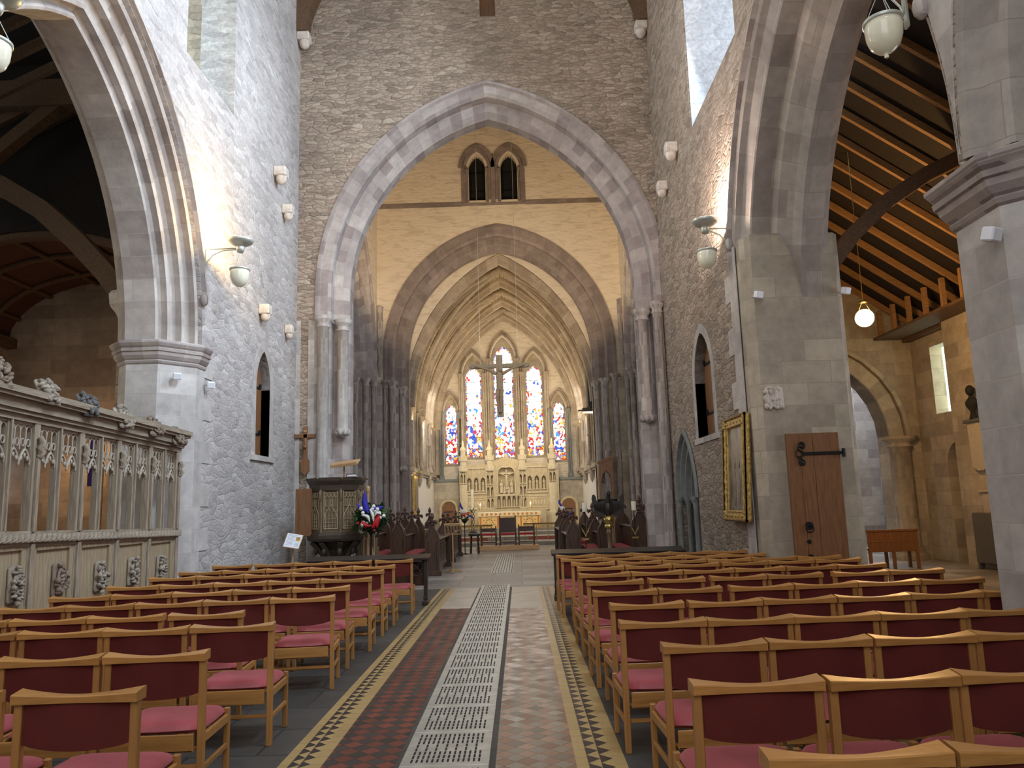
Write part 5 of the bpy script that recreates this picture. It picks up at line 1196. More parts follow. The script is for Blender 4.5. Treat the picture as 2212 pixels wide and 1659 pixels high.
mats = ['boss_brown', 'boss_pale', 'boss_pale', 'boss_dark', 'boss_pale', 'boss_pale', 'boss_pale']
for k, (yy, zz) in enumerate(((11.08, 2.70), (10.36, 2.77), (9.56, 2.80), (8.75, 2.86), (7.98, 2.90), (7.20, 2.97))):
    b = leaf_boss(.24, .30, 26, k + 3); o = b.build('cornice_boss', M[('boss_brown', 'boss_brown', 'boss_pale', 'boss_dark', 'boss_pale', 'boss_brown')[k]], t)
    o.location = (.13, Y(yy), zz - .0); o.rotation_euler = (0, radians(-28), radians(-12)); o['label'] = ('dark' if k in (3,) else 'pale' if k in (2, 4) else 'brown') + ' carved leaf boss on the screen cornice'
for k, (yy, zz) in enumerate(((10.54, .86), (9.75, .88), (8.97, .89), (8.13, .93), (7.40, .95))):
    b = leaf_boss(.20, .36, 30, k + 30); o = b.build('panel_boss', M[('boss_pale', 'boss_pale', 'boss_pale', 'boss_brown', 'boss_pale')[k]], t)
    o.location = (.03, Y(yy + .40), zz)
    o['label'] = 'carved foliage patera on a lower screen panel'
# purple banner and desk behind the screen
t = thing('banner', 'purple banner with an orange figure seen through the carved screen', 'banner', (-8.6, 15.6, 0))
b = MB(); b.box(-.14, .14, -.01, .01, 2.2, 3.2); b.build('cloth', M['purple'], t)
b = MB(); b.ell((.04, -.02, 2.85), .05, .01, .12, 8, 6); b.build('embroidered_figure', M['gilt'], t)
b = MB(); b.cyl((.17, 0, 0), (.17, 0, 3.3), .015); b.cyl((-.2, 0, 3.25), (.2, 0, 3.25), .012); b.lathe([(.16, 0), (.16, .03), (.03, .05)], (.17, 0, 0), 12); b.build('pole', M['light_oak'], t)
for k, (x, yy) in enumerate(((-7.6, 14.6), (-8.3, 12.9), (-9.8, 13.5))):
    t = thing('choir_bench', '%s oak bench glimpsed through the carved screen' % ('far', 'near', 'outermost')[k], 'bench', (x, yy, 0), 0, 'benches behind the screen')
    b = MB(); b.cbox(-.5, .5, -.03, .03, .45, .95, .01); b.build('backrest', M['light_oak'], t)
    b = MB(); b.cbox(-.5, .5, 0, .4, .42, .46, .01); b.build('seat', M['light_oak'], t)
    for s in (-1, 1): b = MB(); b.cbox(s * .5 - .03, s * .5 + .03, -.04, .42, 0, .97, .01); b.build('bench_end', M['light_oak'], t)

# --- pulpit
t = thing('pulpit', 'dark carved oak pulpit on a bracketed stem in front of the great arch', 'pulpit', (-3.72, 15.75, 0))
R = .46
def octo(r, rot=pi / 8): return [(r * cos(rot + k * pi / 4) / cos(pi / 8), r * sin(rot + k * pi / 4) / cos(pi / 8)) for k in range(8)]
def osk(b, prof):
    rings = [[(x, y, z) for x, y in octo(r)] for r, z in prof]
    for a, c2 in zip(rings, rings[1:]):
        for i in range(8): j = (i + 1) % 8; b.add([a[i], a[j], c2[j], c2[i]], [(0, 1, 2, 3)])
b = MB(); osk(b, [(0, 0), (.30, 0), (.30, .10), (.16, .16), (.13, .3), (.13, .62), (.20, .80), (.40, .98), (.0, .98)]); b.build('stem', M['pulpit_dark'], t)
for k in range(8):
    a = k * pi / 4 + pi / 8; b = MB(); d = Vector((cos(a), sin(a), 0))
    b.tube([d * .14 + Vector((0, 0, .35)), d * .2 + Vector((0, 0, .6)), d * .34 + Vector((0, 0, .82)), d * .48 + Vector((0, 0, .97))], [.045, .05, .055, .06], 7)
    b.ell(d * .40 + Vector((0, 0, .78)), .05, .05, .08, 8, 6); b.build('bracket', M['pulpit_dark'], t)
b = MB(); osk(b, [(.42, .98), (.50, .98), (.53, 1.03), (.53, 1.10), (.49, 1.16), (.44, 1.16)]); b.build('lower_moulding', M['pulpit_dark'], t)
b = MB(); osk(b, [(R, 1.12), (R, 2.12)]); osk(b, [(R - .05, 2.12), (R - .05, 1.12), (0, 1.12)]); b.build('drum', M['pulpit_oak'], t)
b = MB(); osk(b, [(R, 1.94), (R + .03, 1.97), (R + .04, 2.07), (R + .09, 2.16), (R + .10, 2.22), (R - .06, 2.22), (R - .06, 2.12)]); b.build('upper_moulding', M['pulpit_dark'], t)
V8 = octo(R)
for k in range(8):
    x, y = V8[k]; d = Vector((x, y, 0)).normalized(); b = MB(); b.cyl(Vector((x, y, 1.15)), Vector((x, y, 2.1)), .035, n=8); b.ell(Vector((x, y, 1.86)) + d * .04, .03, .03, .12, 6, 5); b.ell(Vector((x, y, 2.2)) + d * .13, .02, .02, .025, 6, 5)
    b.build('corner_post', M['pulpit_oak'], t)
    nx, ny = V8[(k + 1) % 8]; mx, my = (x + nx) / 2, (y + ny) / 2; nrm = Vector((mx, my, 0)).normalized(); tn = Vector((-nrm.y, nrm.x, 0)); o0 = Vector((mx, my, 0)) + nrm * .012
    if my > .2: continue
    b = MB(); hw = .135
    def PT(u, z): return o0 + tn * u + Vector((0, 0, z))
    for s in (-1, 1): b.tube([PT(s * hw, 1.22), PT(s * hw, 1.98)], .012, 5)
    b.tube([PT(-hw, 1.98), PT(hw, 1.98)], .012, 5); b.tube([PT(-hw, 1.22), PT(hw, 1.22)], .012, 5)
    for q in range(4):
        u = -hw + hw * 2 * (q + .5) / 4; b.tube([PT(u, 1.24), PT(u, 1.50)], .007, 5); b.tube([PT(u, 1.66), PT(u, 1.80)], .007, 5)
        b.tube([PT(u + .03 * cos(a), 1.88 + .05 * sin(a)) for a in [2 * pi * i / 10 for i in range(11)]], .007, 5)
        b.tube([PT(u + .02 * sin(i), 1.50 - .02 * i + .1) for i in range(8)], .006, 5)
    for q in range(3): b.tube([PT(-hw, 1.27 + q * .07), PT(hw, 1.27 + q * .07)], .006, 5)
    for s in (-1, 1): b.tube([PT(s * hw, 1.42), PT(s * hw * .8, 1.52), PT(s * hw * .35, 1.60), PT(0, 1.70)], .011, 5)
    b.tube([PT(0, 1.68), PT(0, 1.80)], .008, 5); b.tube([PT(-hw, 1.66), PT(hw, 1.66)], .006, 5)
    b.build('tracery_panel', M['panel_oak'], t)
# door of the pulpit, left
b = MB(); b.cbox(-.70, -.42, -.30, -.26, 1.08, 2.02, .008); b.cbox(-.74, -.69, -.33, -.23, 1.0, 2.02, .01); b.build('side_panel', M['door_oak'], t)
# stair on the right
b = MB()
for k in range(5): b.cbox(.30, .72, .42 + k * .2, .62 + k * .2, .0, .98 - k * .19, .005)
b.build('stair', M['pulpit_oak'], t)
for k in range(4): b = MB(); b.cyl((.55 + k * .07, .03, .0), (.55 + k * .07, .03, 1.45 - k * .1), .014, n=8); b.build('baluster', M['light_oak'], t)
b = MB(); b.cyl((.64, .0, 0), (.64, .0, 1.95), .03, n=10); b.lathe([(.02, 1.9), (.05, 1.93), (.045, 1.98), (.05, 2.03), (.0, 2.06)], (.64, 0, 0), 12); b.tube([(.64, 0, 1.2), (.80, 0, .35)], .02, 6); b.build('newel_post', M['light_oak'], t)
b = MB(); b.cyl((.22, -.3, 2.15), (.22, -.3, 2.46), .018, n=8)
mt = Matrix.Translation((.25, -.30, 2.50)) @ Matrix.Rotation(radians(18), 4, 'X') @ Matrix.Rotation(radians(-6), 4, 'Y')
b.cbox(-.27, .27, -.18, .18, -.015, .015, .004, mt); b.cbox(-.27, .27, -.20, -.18, -.015, .05, .004, mt); b.build('book_rest', M['light_oak'], t)
tb = thing('closed_book', 'closed dark book lying on the rim of the pulpit', 'book', (-3.72 + .38, 15.43, 2.222))
b = MB(); b.cbox(-.09, .09, -.06, .06, 0, .012, .002); b.cbox(-.09, .09, -.06, .06, .052, .064, .002); b.cbox(-.095, -.085, -.06, .06, 0, .064, .002); b.build('cover', M['dark_oak'], tb)
b = MB(); b.box(-.084, .083, -.055, .055, .012, .052); b.build('pages', M['paper'], tb)
# information board
t = thing('information_board', 'sloping white information board on a wooden post left of the pulpit', 'sign', (-4.42, 15.15, 0))
mt = Matrix.Translation((.02, -.05, 1.02)) @ Matrix.Rotation(radians(38), 4, 'X') @ Matrix.Rotation(radians(14), 4, 'Y')
b = MB(); b.cbox(-.155, .155, -.205, .205, -.012, .0, .003, mt); b.build('board', M['light_oak'], t)
b = MB(); b.cbox(-.142, .142, -.192, .192, .001, .004, .001, mt); b.build('printed_sheet', M['paper'], t)
b = MB()
for q in range(9): b.box(-.12, .01 if q > 1 else .06, .15 - q * .036, .158 - q * .036, .0045, .0055)
for q in range(4): b.box(.04, .12, -.06 - q * .03, -.052 - q * .03, .0045, .0055)
b.v = [tuple(mt @ Vector(p)) for p in b.v]; b.build('text_lines', M['ink'], t)
b = MB(); b.box(.04, .12, .0, .12, .0045, .0055); b.v = [tuple(mt @ Vector(p)) for p in b.v]; b.build('printed_picture', M['gilt'], t)
b = MB(); b.cyl((0, 0, .02), (0, 0, 1.0), .018, n=10); b.cbox(-.14, .14, -.14, .14, 0, .025, .006); b.build('post', M['light_oak'], t)

# --- flower arrangement
t = thing('flower_arrangement', 'red, white and blue flower arrangement on a tall black stand beside the pulpit', 'flowers', (-2.92, 15.25, 0))
b = MB(); b.tube([(0, 0, .02), (0, 0, 1.2)], .018, 8); b.lathe([(.0, 0), (.16, 0), (.15, .02), (.03, .05), (0, .05)], (0, 0, 0), 16); b.lathe([(.02, 1.1), (.12, 1.18), (.13, 1.26), (0, 1.26)], (0, 0, 0), 14); b.build('stand', M['iron'], t)
rnd = random.Random(5)
def leaves(b, n, c, rx, ry, rz, s):
    for k in range(n):
        th, ph = rnd.random() * 2 * pi, asin(rnd.uniform(-1, 1)); rr = rnd.uniform(.6, 1.0)
        p = Vector((c[0] + rx * rr * cos(ph) * cos(th), c[1] + ry * rr * cos(ph) * sin(th), c[2] + rz * rr * sin(ph)))
        d = Vector((rnd.uniform(-1, 1), rnd.uniform(-1, 1), rnd.uniform(-.8, .8))).normalized(); sd = d.cross(Vector((rnd.random(), rnd.random(), 1))).normalized()
        L = s * rnd.uniform(.7, 1.3); q = p + d * L; mid = (p + q) / 2 + Vector((0, 0, .01)); up = Vector((0, 0, .004))
        b.add([p, mid + sd * L * .3, q, mid - sd * L * .3], [(0, 1, 2, 3)])
b = MB(); leaves(b, 800, (0, 0, 1.40), .33, .26, .27, .09); leaves(b, 120, (0, 0, 1.40), .41, .30, .33, .11); o = b.build('foliage', M['leaf'], t); o['kind'] = 'stuff'
for k in range(15):
    a = rnd.uniform(0, 2 * pi); rr = rnd.uniform(.12, .33); b = MB(); c = (rr * cos(a), -.24 + rnd.uniform(-.04, .08), 1.42 + rr * sin(a) * .8)
    for q in range(3): b.ell((c[0], c[1], c[2] + .0), .038 - q * .008, .03 + q * .004, .038 - q * .008, 10, 6)
    b.build('white_bloom', M['flower_white'], t)
for k in range(7):
    a = rnd.uniform(0, 2 * pi); rr = rnd.uniform(.2, .38); b = MB(); b.ell((rr * cos(a), -.22, 1.42 + rr * sin(a) * .7), .03, .03, .03, 8, 6); b.build('red_bloom', M['flower_red'], t)
def plume(b, p0, dirs, w, n=14, bow=.0):
    p0 = Vector(p0); d = Vector(dirs); sd = d.cross(Vector((0, 1, 0))).normalized(); v = []; fs = []
    for i in range(n + 1):
        f = i / n; c = p0 + d * f + sd * bow * sin(pi * f); ww = w * sin(pi * min(1, f * .9 + .08)) ** .7
        v += [c - sd * ww, c + Vector((0, -.03, 0)), c + sd * ww, c + Vector((0, .02, 0))]
    for i in range(n):
        for q in range(4): fs.append((i * 4 + q, i * 4 + (q + 1) % 4, i * 4 + 4 + (q + 1) % 4, i * 4 + 4 + q))
    b.add(v, fs, smooth=True)
for nm, specs, mt2 in (('blue_feather', (((.0, -.24, 1.50), (-.06, 0, .42), .075, .05), ((.02, -.24, 1.58), (.26, 0, .05), .06, -.03), ((-.03, -.23, 1.56), (-.20, 0, .14), .04, .04)), 'flower_blue'),
                       ('red_ribbon', (((.08, -.27, 1.22), (.14, 0, .26), .075, .0), ((.16, -.27, 1.24), (.06, 0, .20), .06, .02), ((-.13, -.27, 1.36), (.20, 0, -.10), .05, -.04)), 'flower_red'),
                       ('white_ribbon', (((-.13, -.28, 1.47), (.16, 0, -.14), .045, .05), ((.03, -.28, 1.58), (.07, 0, -.24), .04, .02), ((.12, -.28, 1.44), (.13, 0, .03), .04, .05)), 'flower_white')):
    for p0, d, w, bow in specs: b = MB(); plume(b, p0, d, w * .8, bow=bow); b.build(nm, M[mt2], t)

# --- book desks in front of the chairs (black oak)
def book_desk(x0, x1, y, label, legs):
    t = thing('book_desk', label, 'desk', ((x0 + x1) / 2, y, 0), 0, 'long black oak book desks'); L = (x1 - x0) / 2
    b = MB(); mt = Matrix.Translation((0, .02, .77)) @ Matrix.Rotation(radians(8), 4, 'X')
    b.cbox(-L, L, -.17, .17, -.02, .02, .006, mt); b.build('sloping_top', M['black_oak'], t)
    b = MB(); b.cbox(-L + .04, L - .04, .06, .09, .30, .76, .005); b.build('front_panel', M['dark_oak'], t)
    for s in legs:
        b = MB(); xx = s * (L - .07); b.cbox(xx - .03, xx + .03, -.05, .05, .06, .74, .008); b.cbox(xx - .045, xx + .045, -.17, .17, 0, .08, .012); b.cbox(xx - .035, xx + .035, -.08, .08, .08, .14, .008); b.build('leg', M['black_oak'], t)
        b = MB(); cx = xx - s * .14
        for q in range(2):
            zz = .62 - q * .0; b.tube([(cx + .07 * cos(a), -.13, zz + .07 * sin(a)) for a in [2 * pi * i / 12 for i in range(13)]], .009, 5)
        b.tube([(cx - .07, -.13, .69), (cx + .07, -.13, .55)], .008, 5); b.tube([(cx + .07, -.13, .69), (cx - .07, -.13, .55)], .008, 5); b.cbox(cx - .10, cx + .10, -.14, -.12, .70, .75, .004); b.tube([(cx + s * .1, -.13, .50), (cx, -.13, .47), (cx - s * .1, -.13, .53)], .009, 5)
        b.build('pierced_bracket', M['black_oak'], t)
book_desk(-3.55, -1.53, 13.10, 'long black oak book desk before the front row on the left', (-1, 1))
book_desk(.50, 2.72, 13.2, 'long black oak book desk before the front row on the right', (-1, 1))

# --- choir stalls
def poppyhead(b, z, s=1.0):
    b.ell((0, 0, z + .05 * s), .05 * s, .035 * s, .05 * s, 10, 6); b.ell((-.085 * s, 0, z + .11 * s), .055 * s, .035 * s, .045 * s, 10, 6); b.ell((.085 * s, 0, z + .11 * s), .055 * s, .035 * s, .045 * s, 10, 6)
    b.ell((-.11 * s, -.0, z + .07 * s), .03 * s, .03 * s, .03 * s, 8, 5); b.ell((.11 * s, 0, z + .07 * s), .03 * s, .03 * s, .03 * s, 8, 5)
    b.lathe([(.035 * s, .10 * s), (.05 * s, .14 * s), (.03 * s, .17 * s), (.055 * s, .22 * s), (.05 * s, .27 * s), (.025 * s, .32 * s), (0, .36 * s)], (0, 0, z), 10)
def end_shape(w, h):
    H = w / 2; pts = [(-H, 0), (-H, h * .60), (-H * .86, h * .68), (-H * .45, h * .75), (-H * .25, h * .80), (H * .25, h * .80), (H * .45, h * .75), (H * .86, h * .68), (H, h * .60), (H, 0)]
    return pts
stall_n = 0
def stall(x, y0, y1, w, h, label, seat=None, hh=1.0):
    """a pew running away from the camera with carved ends; seat = side on which the cushion lies"""
    t = thing('choir_stall', label, 'choir stall', (x, y0, 0), 0, 'dark oak choir stalls with poppyhead ends')
    for k, yy in enumerate((0, y1 - y0)):
        b = MB(); b.prism(end_shape(w, h), 'y', yy, yy + .07); b.cbox(-w / 2 - .02, w / 2 + .02, yy - .02, yy + .09, 0, .10, .01)
        b.tube([(p[0] * .8, yy - .012, p[1] * .97 + .02) for p in end_shape(w, h)[1:-1]], .012, 5); b.tube([(-w * .32, yy - .01, .15), (-w * .32, yy - .01, h * .55)], .010, 5); b.tube([(w * .32, yy - .01, .15), (w * .32, yy - .01, h * .55)], .010, 5)
        o = b.build('bench_end', M['dark_oak'], t)
        p = MB(); poppyhead(p, h * .79, h * .62); q = p.build('poppyhead', M['dark_oak'], o); q.location = (0, yy + .035, 0)
    L = y1 - y0
    b = MB(); s = 1 if seat is None else seat
    b.cbox(-.025, .025, .07, L, .06, h * .56, .006); b.build('back_panel', M['dark_oak'], t)
    b = MB(); b.cbox(-.09, .09, .05, L, h * .56, h * .585, .006); b.build('book_ledge', M['dark_oak'], t)
    if seat is not None:
        b = MB(); b.cbox(min(seat * .03, seat * .42), max(seat * .03, seat * .42), .07, L, .40, .44, .006); b.build('seat', M['dark_oak'], t)
        b = MB(); b.cbox(min(seat * .05, seat * .42), max(seat * .05, seat * .42), .09, L - .05, .44, .49, .015); b.build('cushion', M['velvet'], t)
    return t
def front_desk(x, y0, y1, label, face):
    t = thing('choir_desk', label, 'choir desk', (x, y0, 0), 0, 'choir front desks with arcaded fronts'); w, h = .34, 1.44
    for yy in (0, y1 - y0 - .07):
        b = MB(); b.prism(end_shape(w, h), 'y', yy, yy + .07); b.cbox(-w / 2 - .04, w / 2 + .04, yy - .03, yy + .1, 0, .12, .01)
        b.tube([(p[0] * .8, yy - .012, p[1] * .97 + .02) for p in end_shape(w, h)[1:-1]], .012, 5); b.tube([(-w * .3, yy - .01, .15), (-w * .3, yy - .01, h * .55)], .010, 5); b.tube([(w * .3, yy - .01, .15), (w * .3, yy - .01, h * .55)], .010, 5)
        o = b.build('bench_end', M['dark_oak'], t); p = MB(); poppyhead(p, h * .79, h * .62); q = p.build('poppyhead', M['dark_oak'], o); q.location = (0, yy + .035, 0)
    L = y1 - y0; f = face
    b = MB(); b.cbox(-.06, .06, .07, L, 0, .12, .01); b.cbox(-.02, .02, .07, L, .12, .80, .004); b.build('front_panel', M['dark_oak'], t)
    mt = Matrix.Translation((0, 0, .84)) @ Matrix.Rotation(radians(8 * f), 4, 'Y'); b = MB(); b.cbox(-.17, .17, .07, L, -.02, .02, .005, mt); b.build('sloping_top', M['dark_oak'], t)
    n = int(L / .19); base = None
    for k in range(n):
        b = MB(); b.lathe([(.03, .12), (.035, .16), (.022, .19), (.018, .24), (.018, .6), (.028, .62), (.02, .65)], (0, 0, 0), 8); b.tube([(0, -.09, .66), (0, -.04, .74), (0, 0, .66), (0, .04, .74), (0, .09, .66)], .012, 5)
        if base is None: base = o = b.build('baluster', wood('choir_oak_lit', (.10, .06, .04), (.19, .12, .08), .35, 'Z'), t)
        else: o = base.copy(); COL.objects.link(o); o.parent = t
        o.location = (.045 * f, .2 + k * .19, 0)
    return t
front_desk(-2.08, 18.32, 21.1, 'choir desk with an arcaded front, nearest on the left of the choir', 1)
front_desk(-2.08, 22.4, 25.2, 'choir desk with an arcaded front, farther one on the left of the choir', 1)
stall(-2.92, 18.6, 21.0, .36, 1.56, 'dark oak choir stall with a red cushion behind the near left choir desk', 1)
stall(-2.92, 22.3, 25.1, .36, 1.56, 'dark oak choir stall behind the far left choir desk', 1)
stall(-3.72, 18.7, 21.2, .36, 1.62, 'back row dark oak choir stall with a red cushion on the left', 1)
stall(-3.72, 22.3, 25.1, .36, 1.62, 'back row dark oak choir stall on the left near the chancel arch', 1)
front_desk(1.26, 18.7, 21.1, 'choir desk with a poppyhead end, nearest on the right of the choir', -1)
front_desk(1.26, 22.4, 25.2, 'choir desk with a poppyhead end, farther one on the right of the choir', -1)
stall(2.02, 18.9, 21.1, .36, 1.42, 'dark oak choir stall with a red cushion behind the eagle lectern', -1)
stall(2.06, 22.3, 25.1, .36, 1.56, 'dark oak choir stall behind the far right choir desk', -1)
stall(2.74, 17.95, 21.0, .40, 1.70, 'tall dark oak choir stall at the right with the highest poppyhead', -1)
stall(3.42, 19.4, 21.5, .30, 1.45, 'back row dark oak choir stall against the right side of the crossing', None)
b = MB(); b.ell((0, 0, .06), .05, .05, .06, 12, 6); o = b.build('red_cup', M['velvet']); o.location = (2.98, 19.0, .49); tag(o, 'small red tealight cup on the right hand stalls', 'cup')
# organ console like dark panelled block at the back right
t = thing('carved_stall_back', 'low dark carved stall back with curled top right of the highest poppyhead', 'stall back', (3.35, 18.8, 0))
b = MB(); b.cbox(-.36, .22, -.04, .04, .0, 1.05, .01); b.build('panel', M['dark_oak'], t)
b = MB()
for k in range(5): b.tube([(-.30 + k * .11 + .04 * cos(a), -.05, .90 + .06 * sin(a)) for a in [2 * pi * i / 10 for i in range(11)]], .012, 5)
b.cbox(-.38, .24, -.06, .06, 1.03, 1.08, .01); b.build('carving', M['dark_oak'], t)

# --- eagle lectern
t = thing('eagle_lectern', 'dark eagle lectern with spread wings on a brass banded post', 'lectern', (1.96, 17.3, 0))
b = MB(); b.lathe([(.0, 0), (.26, 0), (.27, .05), (.22, .09), (.14, .12), (.10, .18), (.06, .26), (.05, .5), (.07, .54), (.05, .58), (.05, .88), (.08, .92), (.06, .95), (.06, 1.0)], (0, 0, 0), 20); b.build('post', wood('lectern_oak', (.12, .07, .035), (.24, .14, .07), .35, 'Z'), t)
b = MB(); b.lathe([(.06, 1.0), (.10, 1.02), (.105, 1.07), (.07, 1.10), (.11, 1.13), (.125, 1.20), (.10, 1.27), (.0, 1.29)], (0, 0, 0), 20); b.build('globe', M['brass'], t)
b = MB(); b.ell((0, .02, 1.45), .11, .10, .19, 14, 10); b.tube([(0, 0, 1.58), (0, -.03, 1.68), (.01, -.05, 1.75)], [.08, .055, .05], 10); b.ell((.01, -.06, 1.78), .05, .055, .05, 10, 8); b.tube([(.01, -.10, 1.79), (.01, -.15, 1.77), (.01, -.16, 1.74)], [.025, .016, .006], 7)
b.tube([(0, .08, 1.36), (0, .12, 1.22)], [.07, .04], 8); b.build('eagle_body', M['black_oak'], t)
for s in (-1, 1):
    b = MB(); outl = [(.05, 1.62), (.14, 1.61), (.21, 1.58), (.25, 1.61), (.265, 1.70), (.30, 1.755), (.345, 1.74), (.36, 1.66), (.345, 1.52), (.31, 1.38), (.25, 1.29), (.19, 1.25), (.13, 1.27), (.05, 1.32)]
    b.prism([(s * u, z) for u, z in outl], 'y', .03, .07)
    for q in range(6): b.tube([(s * (.10 + q * .04), .025, 1.54), (s * (.12 + q * .035), .02, 1.44), (s * (.10 + q * .028), .025, 1.31 + q * .018)], [.012, .016, .008], 6)
    b.build('wing', M['black_oak'], t)
b = MB(); mt = Matrix.Translation((0, .10, 1.64)) @ Matrix.Rotation(radians(-30), 4, 'X'); b.cbox(-.22, .22, -.01, .28, -.01, .01, .004, mt); b.build('book_ledge', M['black_oak'], t)
# two dark book stands in front of the stalls
b = None
# candle lamps with shades
def candle_lamp(x, y, z, label):
    t = thing('candle_lamp', label, 'candle lamp', (x, y, 0), 0, 'shaded candle lamps in the right choir stalls')
    b = MB(); b.tube([(0, 0, 0), (0, 0, z)], .010, 6); b.lathe([(0, 0), (.09, 0), (.08, .02), (.012, .03)], (0, 0, 0), 12); b.build('rod', M['iron'], t)
    b = MB(); b.lathe([(.055, z), (.055, z + .20), (.05, z + .20), (.05, z)], (0, 0, 0), 16); b.build('shade', M['wax'], t)
    b = MB()
    for q in (-1, 1): b.prism([(0, z - .56), (q * .03, z - .48), (q * .07, z - .42), (q * .09, z - .34), (q * .04, z - .42), (q * .0, z - .50)], 'y', -.02, -.01)
    b.prism([(-.06, z - .62), (.06, z - .62), (.08, z - .58), (-.08, z - .58)], 'y', -.02, -.01)
    b.build('brass_leaf', M['brass'], t)
candle_lamp(1.44, 17.4, 1.38, 'cream shaded candle lamp left of the eagle lectern')
candle_lamp(2.55, 17.5, 1.38, 'cream shaded candle lamp right of the eagle lectern')
# --- music stand
t = thing('music_stand', 'light oak music stand with a slatted top at the entrance to the choir', 'music stand', (-1.66, 19.05, 0))
b = MB(); b.cyl((0, 0, .04), (0, 0, .95), .018, n=10)
b.build('pole', M['light_oak'], t)
for k in range(3):
    a = k * 2 * pi / 3 + .5; b = MB(); b.bar((0, 0, .08), (.22 * cos(a), .22 * sin(a), .02), .04, .04, c=.004); b.build('foot', M['light_oak'], t)
mt = Matrix.Translation((0, 0, 1.02)) @ Matrix.Rotation(radians(-55), 4, 'X'); b = MB()
for zz in (-.14, .12): b.cbox(-.20, .20, zz, zz + .03, -.01, .01, .003, mt)
for q in range(6): b.cbox(-.20 + q * .074, -.17 + q * .074, -.14, .14, -.008, .008, .003, mt)
b.cbox(-.20, .20, -.16, -.14, -.0, .05, .003, mt); b.build('desk', M['light_oak'], t)
# small dark stool by the stalls
t = thing('round_stool', 'small black stool behind the left choir desks', 'stool', (-1.55, 26.2, 0))
b = MB(); b.lathe([(0, .58), (.2, .58), (.21, .62), (.2, .66), (0, .66)], (0, 0, 0), 18); b.build('seat', M['black_oak'], t)
for k in range(4): a = k * pi / 2 + .7; b = MB(); b.cyl((.15 * cos(a), .15 * sin(a), .58), (.19 * cos(a), .19 * sin(a), 0), .02, n=8); b.build('leg', M['black_oak'], t)

# --- dais with three chairs
b = MB(); b.cbox(-1.58, .62, 27.45, 28.15, 0, .16, .01); o = b.build('dais', M['light_oak']); tag(o, 'long brown wooden dais under the three dark chairs', 'dais')
def dark_chair(x, w, hb, label, arms):
    t = thing('carved_chair', label, 'chair', (x, 27.68, .16), 0, 'dark chairs on the dais')
    H = w / 2
    for sx in (-1, 1):
        for yy, top in ((0, hb), (.38, .40)):
            b = MB(); b.lathe([(.028, 0), (.03, .05), (.02, .09), (.03, .16), (.022, .22), (.028, .30), (.028, top), (0, top + .03)], (sx * (H - .03), yy, 0), 8)
            if yy == 0: b.ell((sx * (H - .03), yy, top + .03), .025, .025, .04, 8, 5)
            b.build('leg', M['dark_oak'], t)
        if arms: b = MB(); b.bar((sx * (H - .03), 0, .62), (sx * (H - .03), .4, .60), .05, .03); b.build('armrest', M['dark_oak'], t)
    b = MB(); b.cbox(-H, H, -.02, .42, .36, .42, .01); b.build('seat', M['velvet'], t)
    b = MB(); b.cbox(-H + .04, H - .04, -.015, .015, .48 if not arms else .45, hb - .04, .008); b.build('backrest', simple('brown_leather', (.055, .030, .022), .4), t)
    b = MB(); b.cbox(-H + .02, H - .02, -.025, .025, hb - .06, hb - .01, .008); b.cbox(-H + .04, H - .04, -.02, .02, .10, .14, .004); b.build('rails', M['dark_oak'], t)
dark_chair(-1.14, .58, .62, 'low dark chair with red seat on the dais, left of the tall chair', False)
dark_chair(-.46, .62, .98, 'tall backed dark leather chair in the middle of the dais', True)
dark_chair(.20, .60, .66, 'low dark chair with red seat on the dais, right of the tall chair', False)
# --- altar rails
def rail(x0, x1, z0, label):
    t = thing('altar_rail', label, 'altar rail', ((x0 + x1) / 2, 31.0, .14), 0, 'brass and oak altar rails'); L = (x1 - x0) / 2
    b = MB(); b.cbox(-L, L, -.06, .06, z0 - .17, z0 - .13, .008); b.build('top_rail', M['door_oak'], t)
    b = MB(); b.cbox(-L + .02, L - .02, -.015, .015, z0 - .22, z0 - .17, .004); b.cbox(-L + .02, L - .02, -.02, .02, z0 - .33, z0 - .31, .004)
    n = max(2, int((x1 - x0) / .14))
    for k in range(n): xx = -L + (k + .5) * (2 * L) / n; b.tube([(xx + .04 * cos(a), 0, z0 - .265 + .035 * sin(a)) for a in [2 * pi * i / 8 for i in range(9)]], .008, 5)
    b.build('pierced_band', M['brass'], t)
    for s in (-1, -.33, .33, 1): b = MB(); b.cyl((s * (L - .06), 0, 0), (s * (L - .06), 0, z0 - .2), .018, n=8); b.build('baluster', M['brass'], t)
rail(-2.55, -1.10, .80, 'brass and oak altar rail left of the altar'); rail(.10, 1.62, .82, 'brass and oak altar rail right of the altar')
# --- altar
t = thing('altar', 'altar with a cream and orange embroidered frontal', 'altar', (-.49, 35.3, .55))
b = MB(); b.box(-1.38, 1.38, -.3, .35, 0, .68); b.build('table', M['reredos'], t)
b = MB(); b.cbox(-1.42, 1.42, -.36, .36, .66, .71, .01); b.build('top', M['flower_white'], t)
b = MB(); b.cbox(-1.41, 1.41, -.375, -.355, .52, .70, .004); b.build('superfrontal', M['cream_cloth'], t)
b = MB(); b.cbox(-1.38, 1.38, -.345, -.32, .0, .54, .004); b.build('frontal', simple('gold_silk_frontal', (.80, .56, .22), .55, noise=.15, nscale=16), t)
orn = simple('orange_embroidery', (.62, .20, .05), .7); grn = simple('green_embroidery', (.22, .26, .12), .7)
b = MB()
for k in range(13):
    x = -1.2 + k * .2
    if abs(x) < .12: pass
    for a in range(6): b.ell((x + .035 * cos(a), -.378, .61 + .035 * sin(a)), .022, .004, .022, 6, 4)
for x in (-.52, .52, -1.3, 1.3): b.box(x - .035, x + .035, -.352, -.346, .02, .50)
b.build('orange_ornament', orn, t)
b = MB(); c = MB(); rnd = random.Random(11)
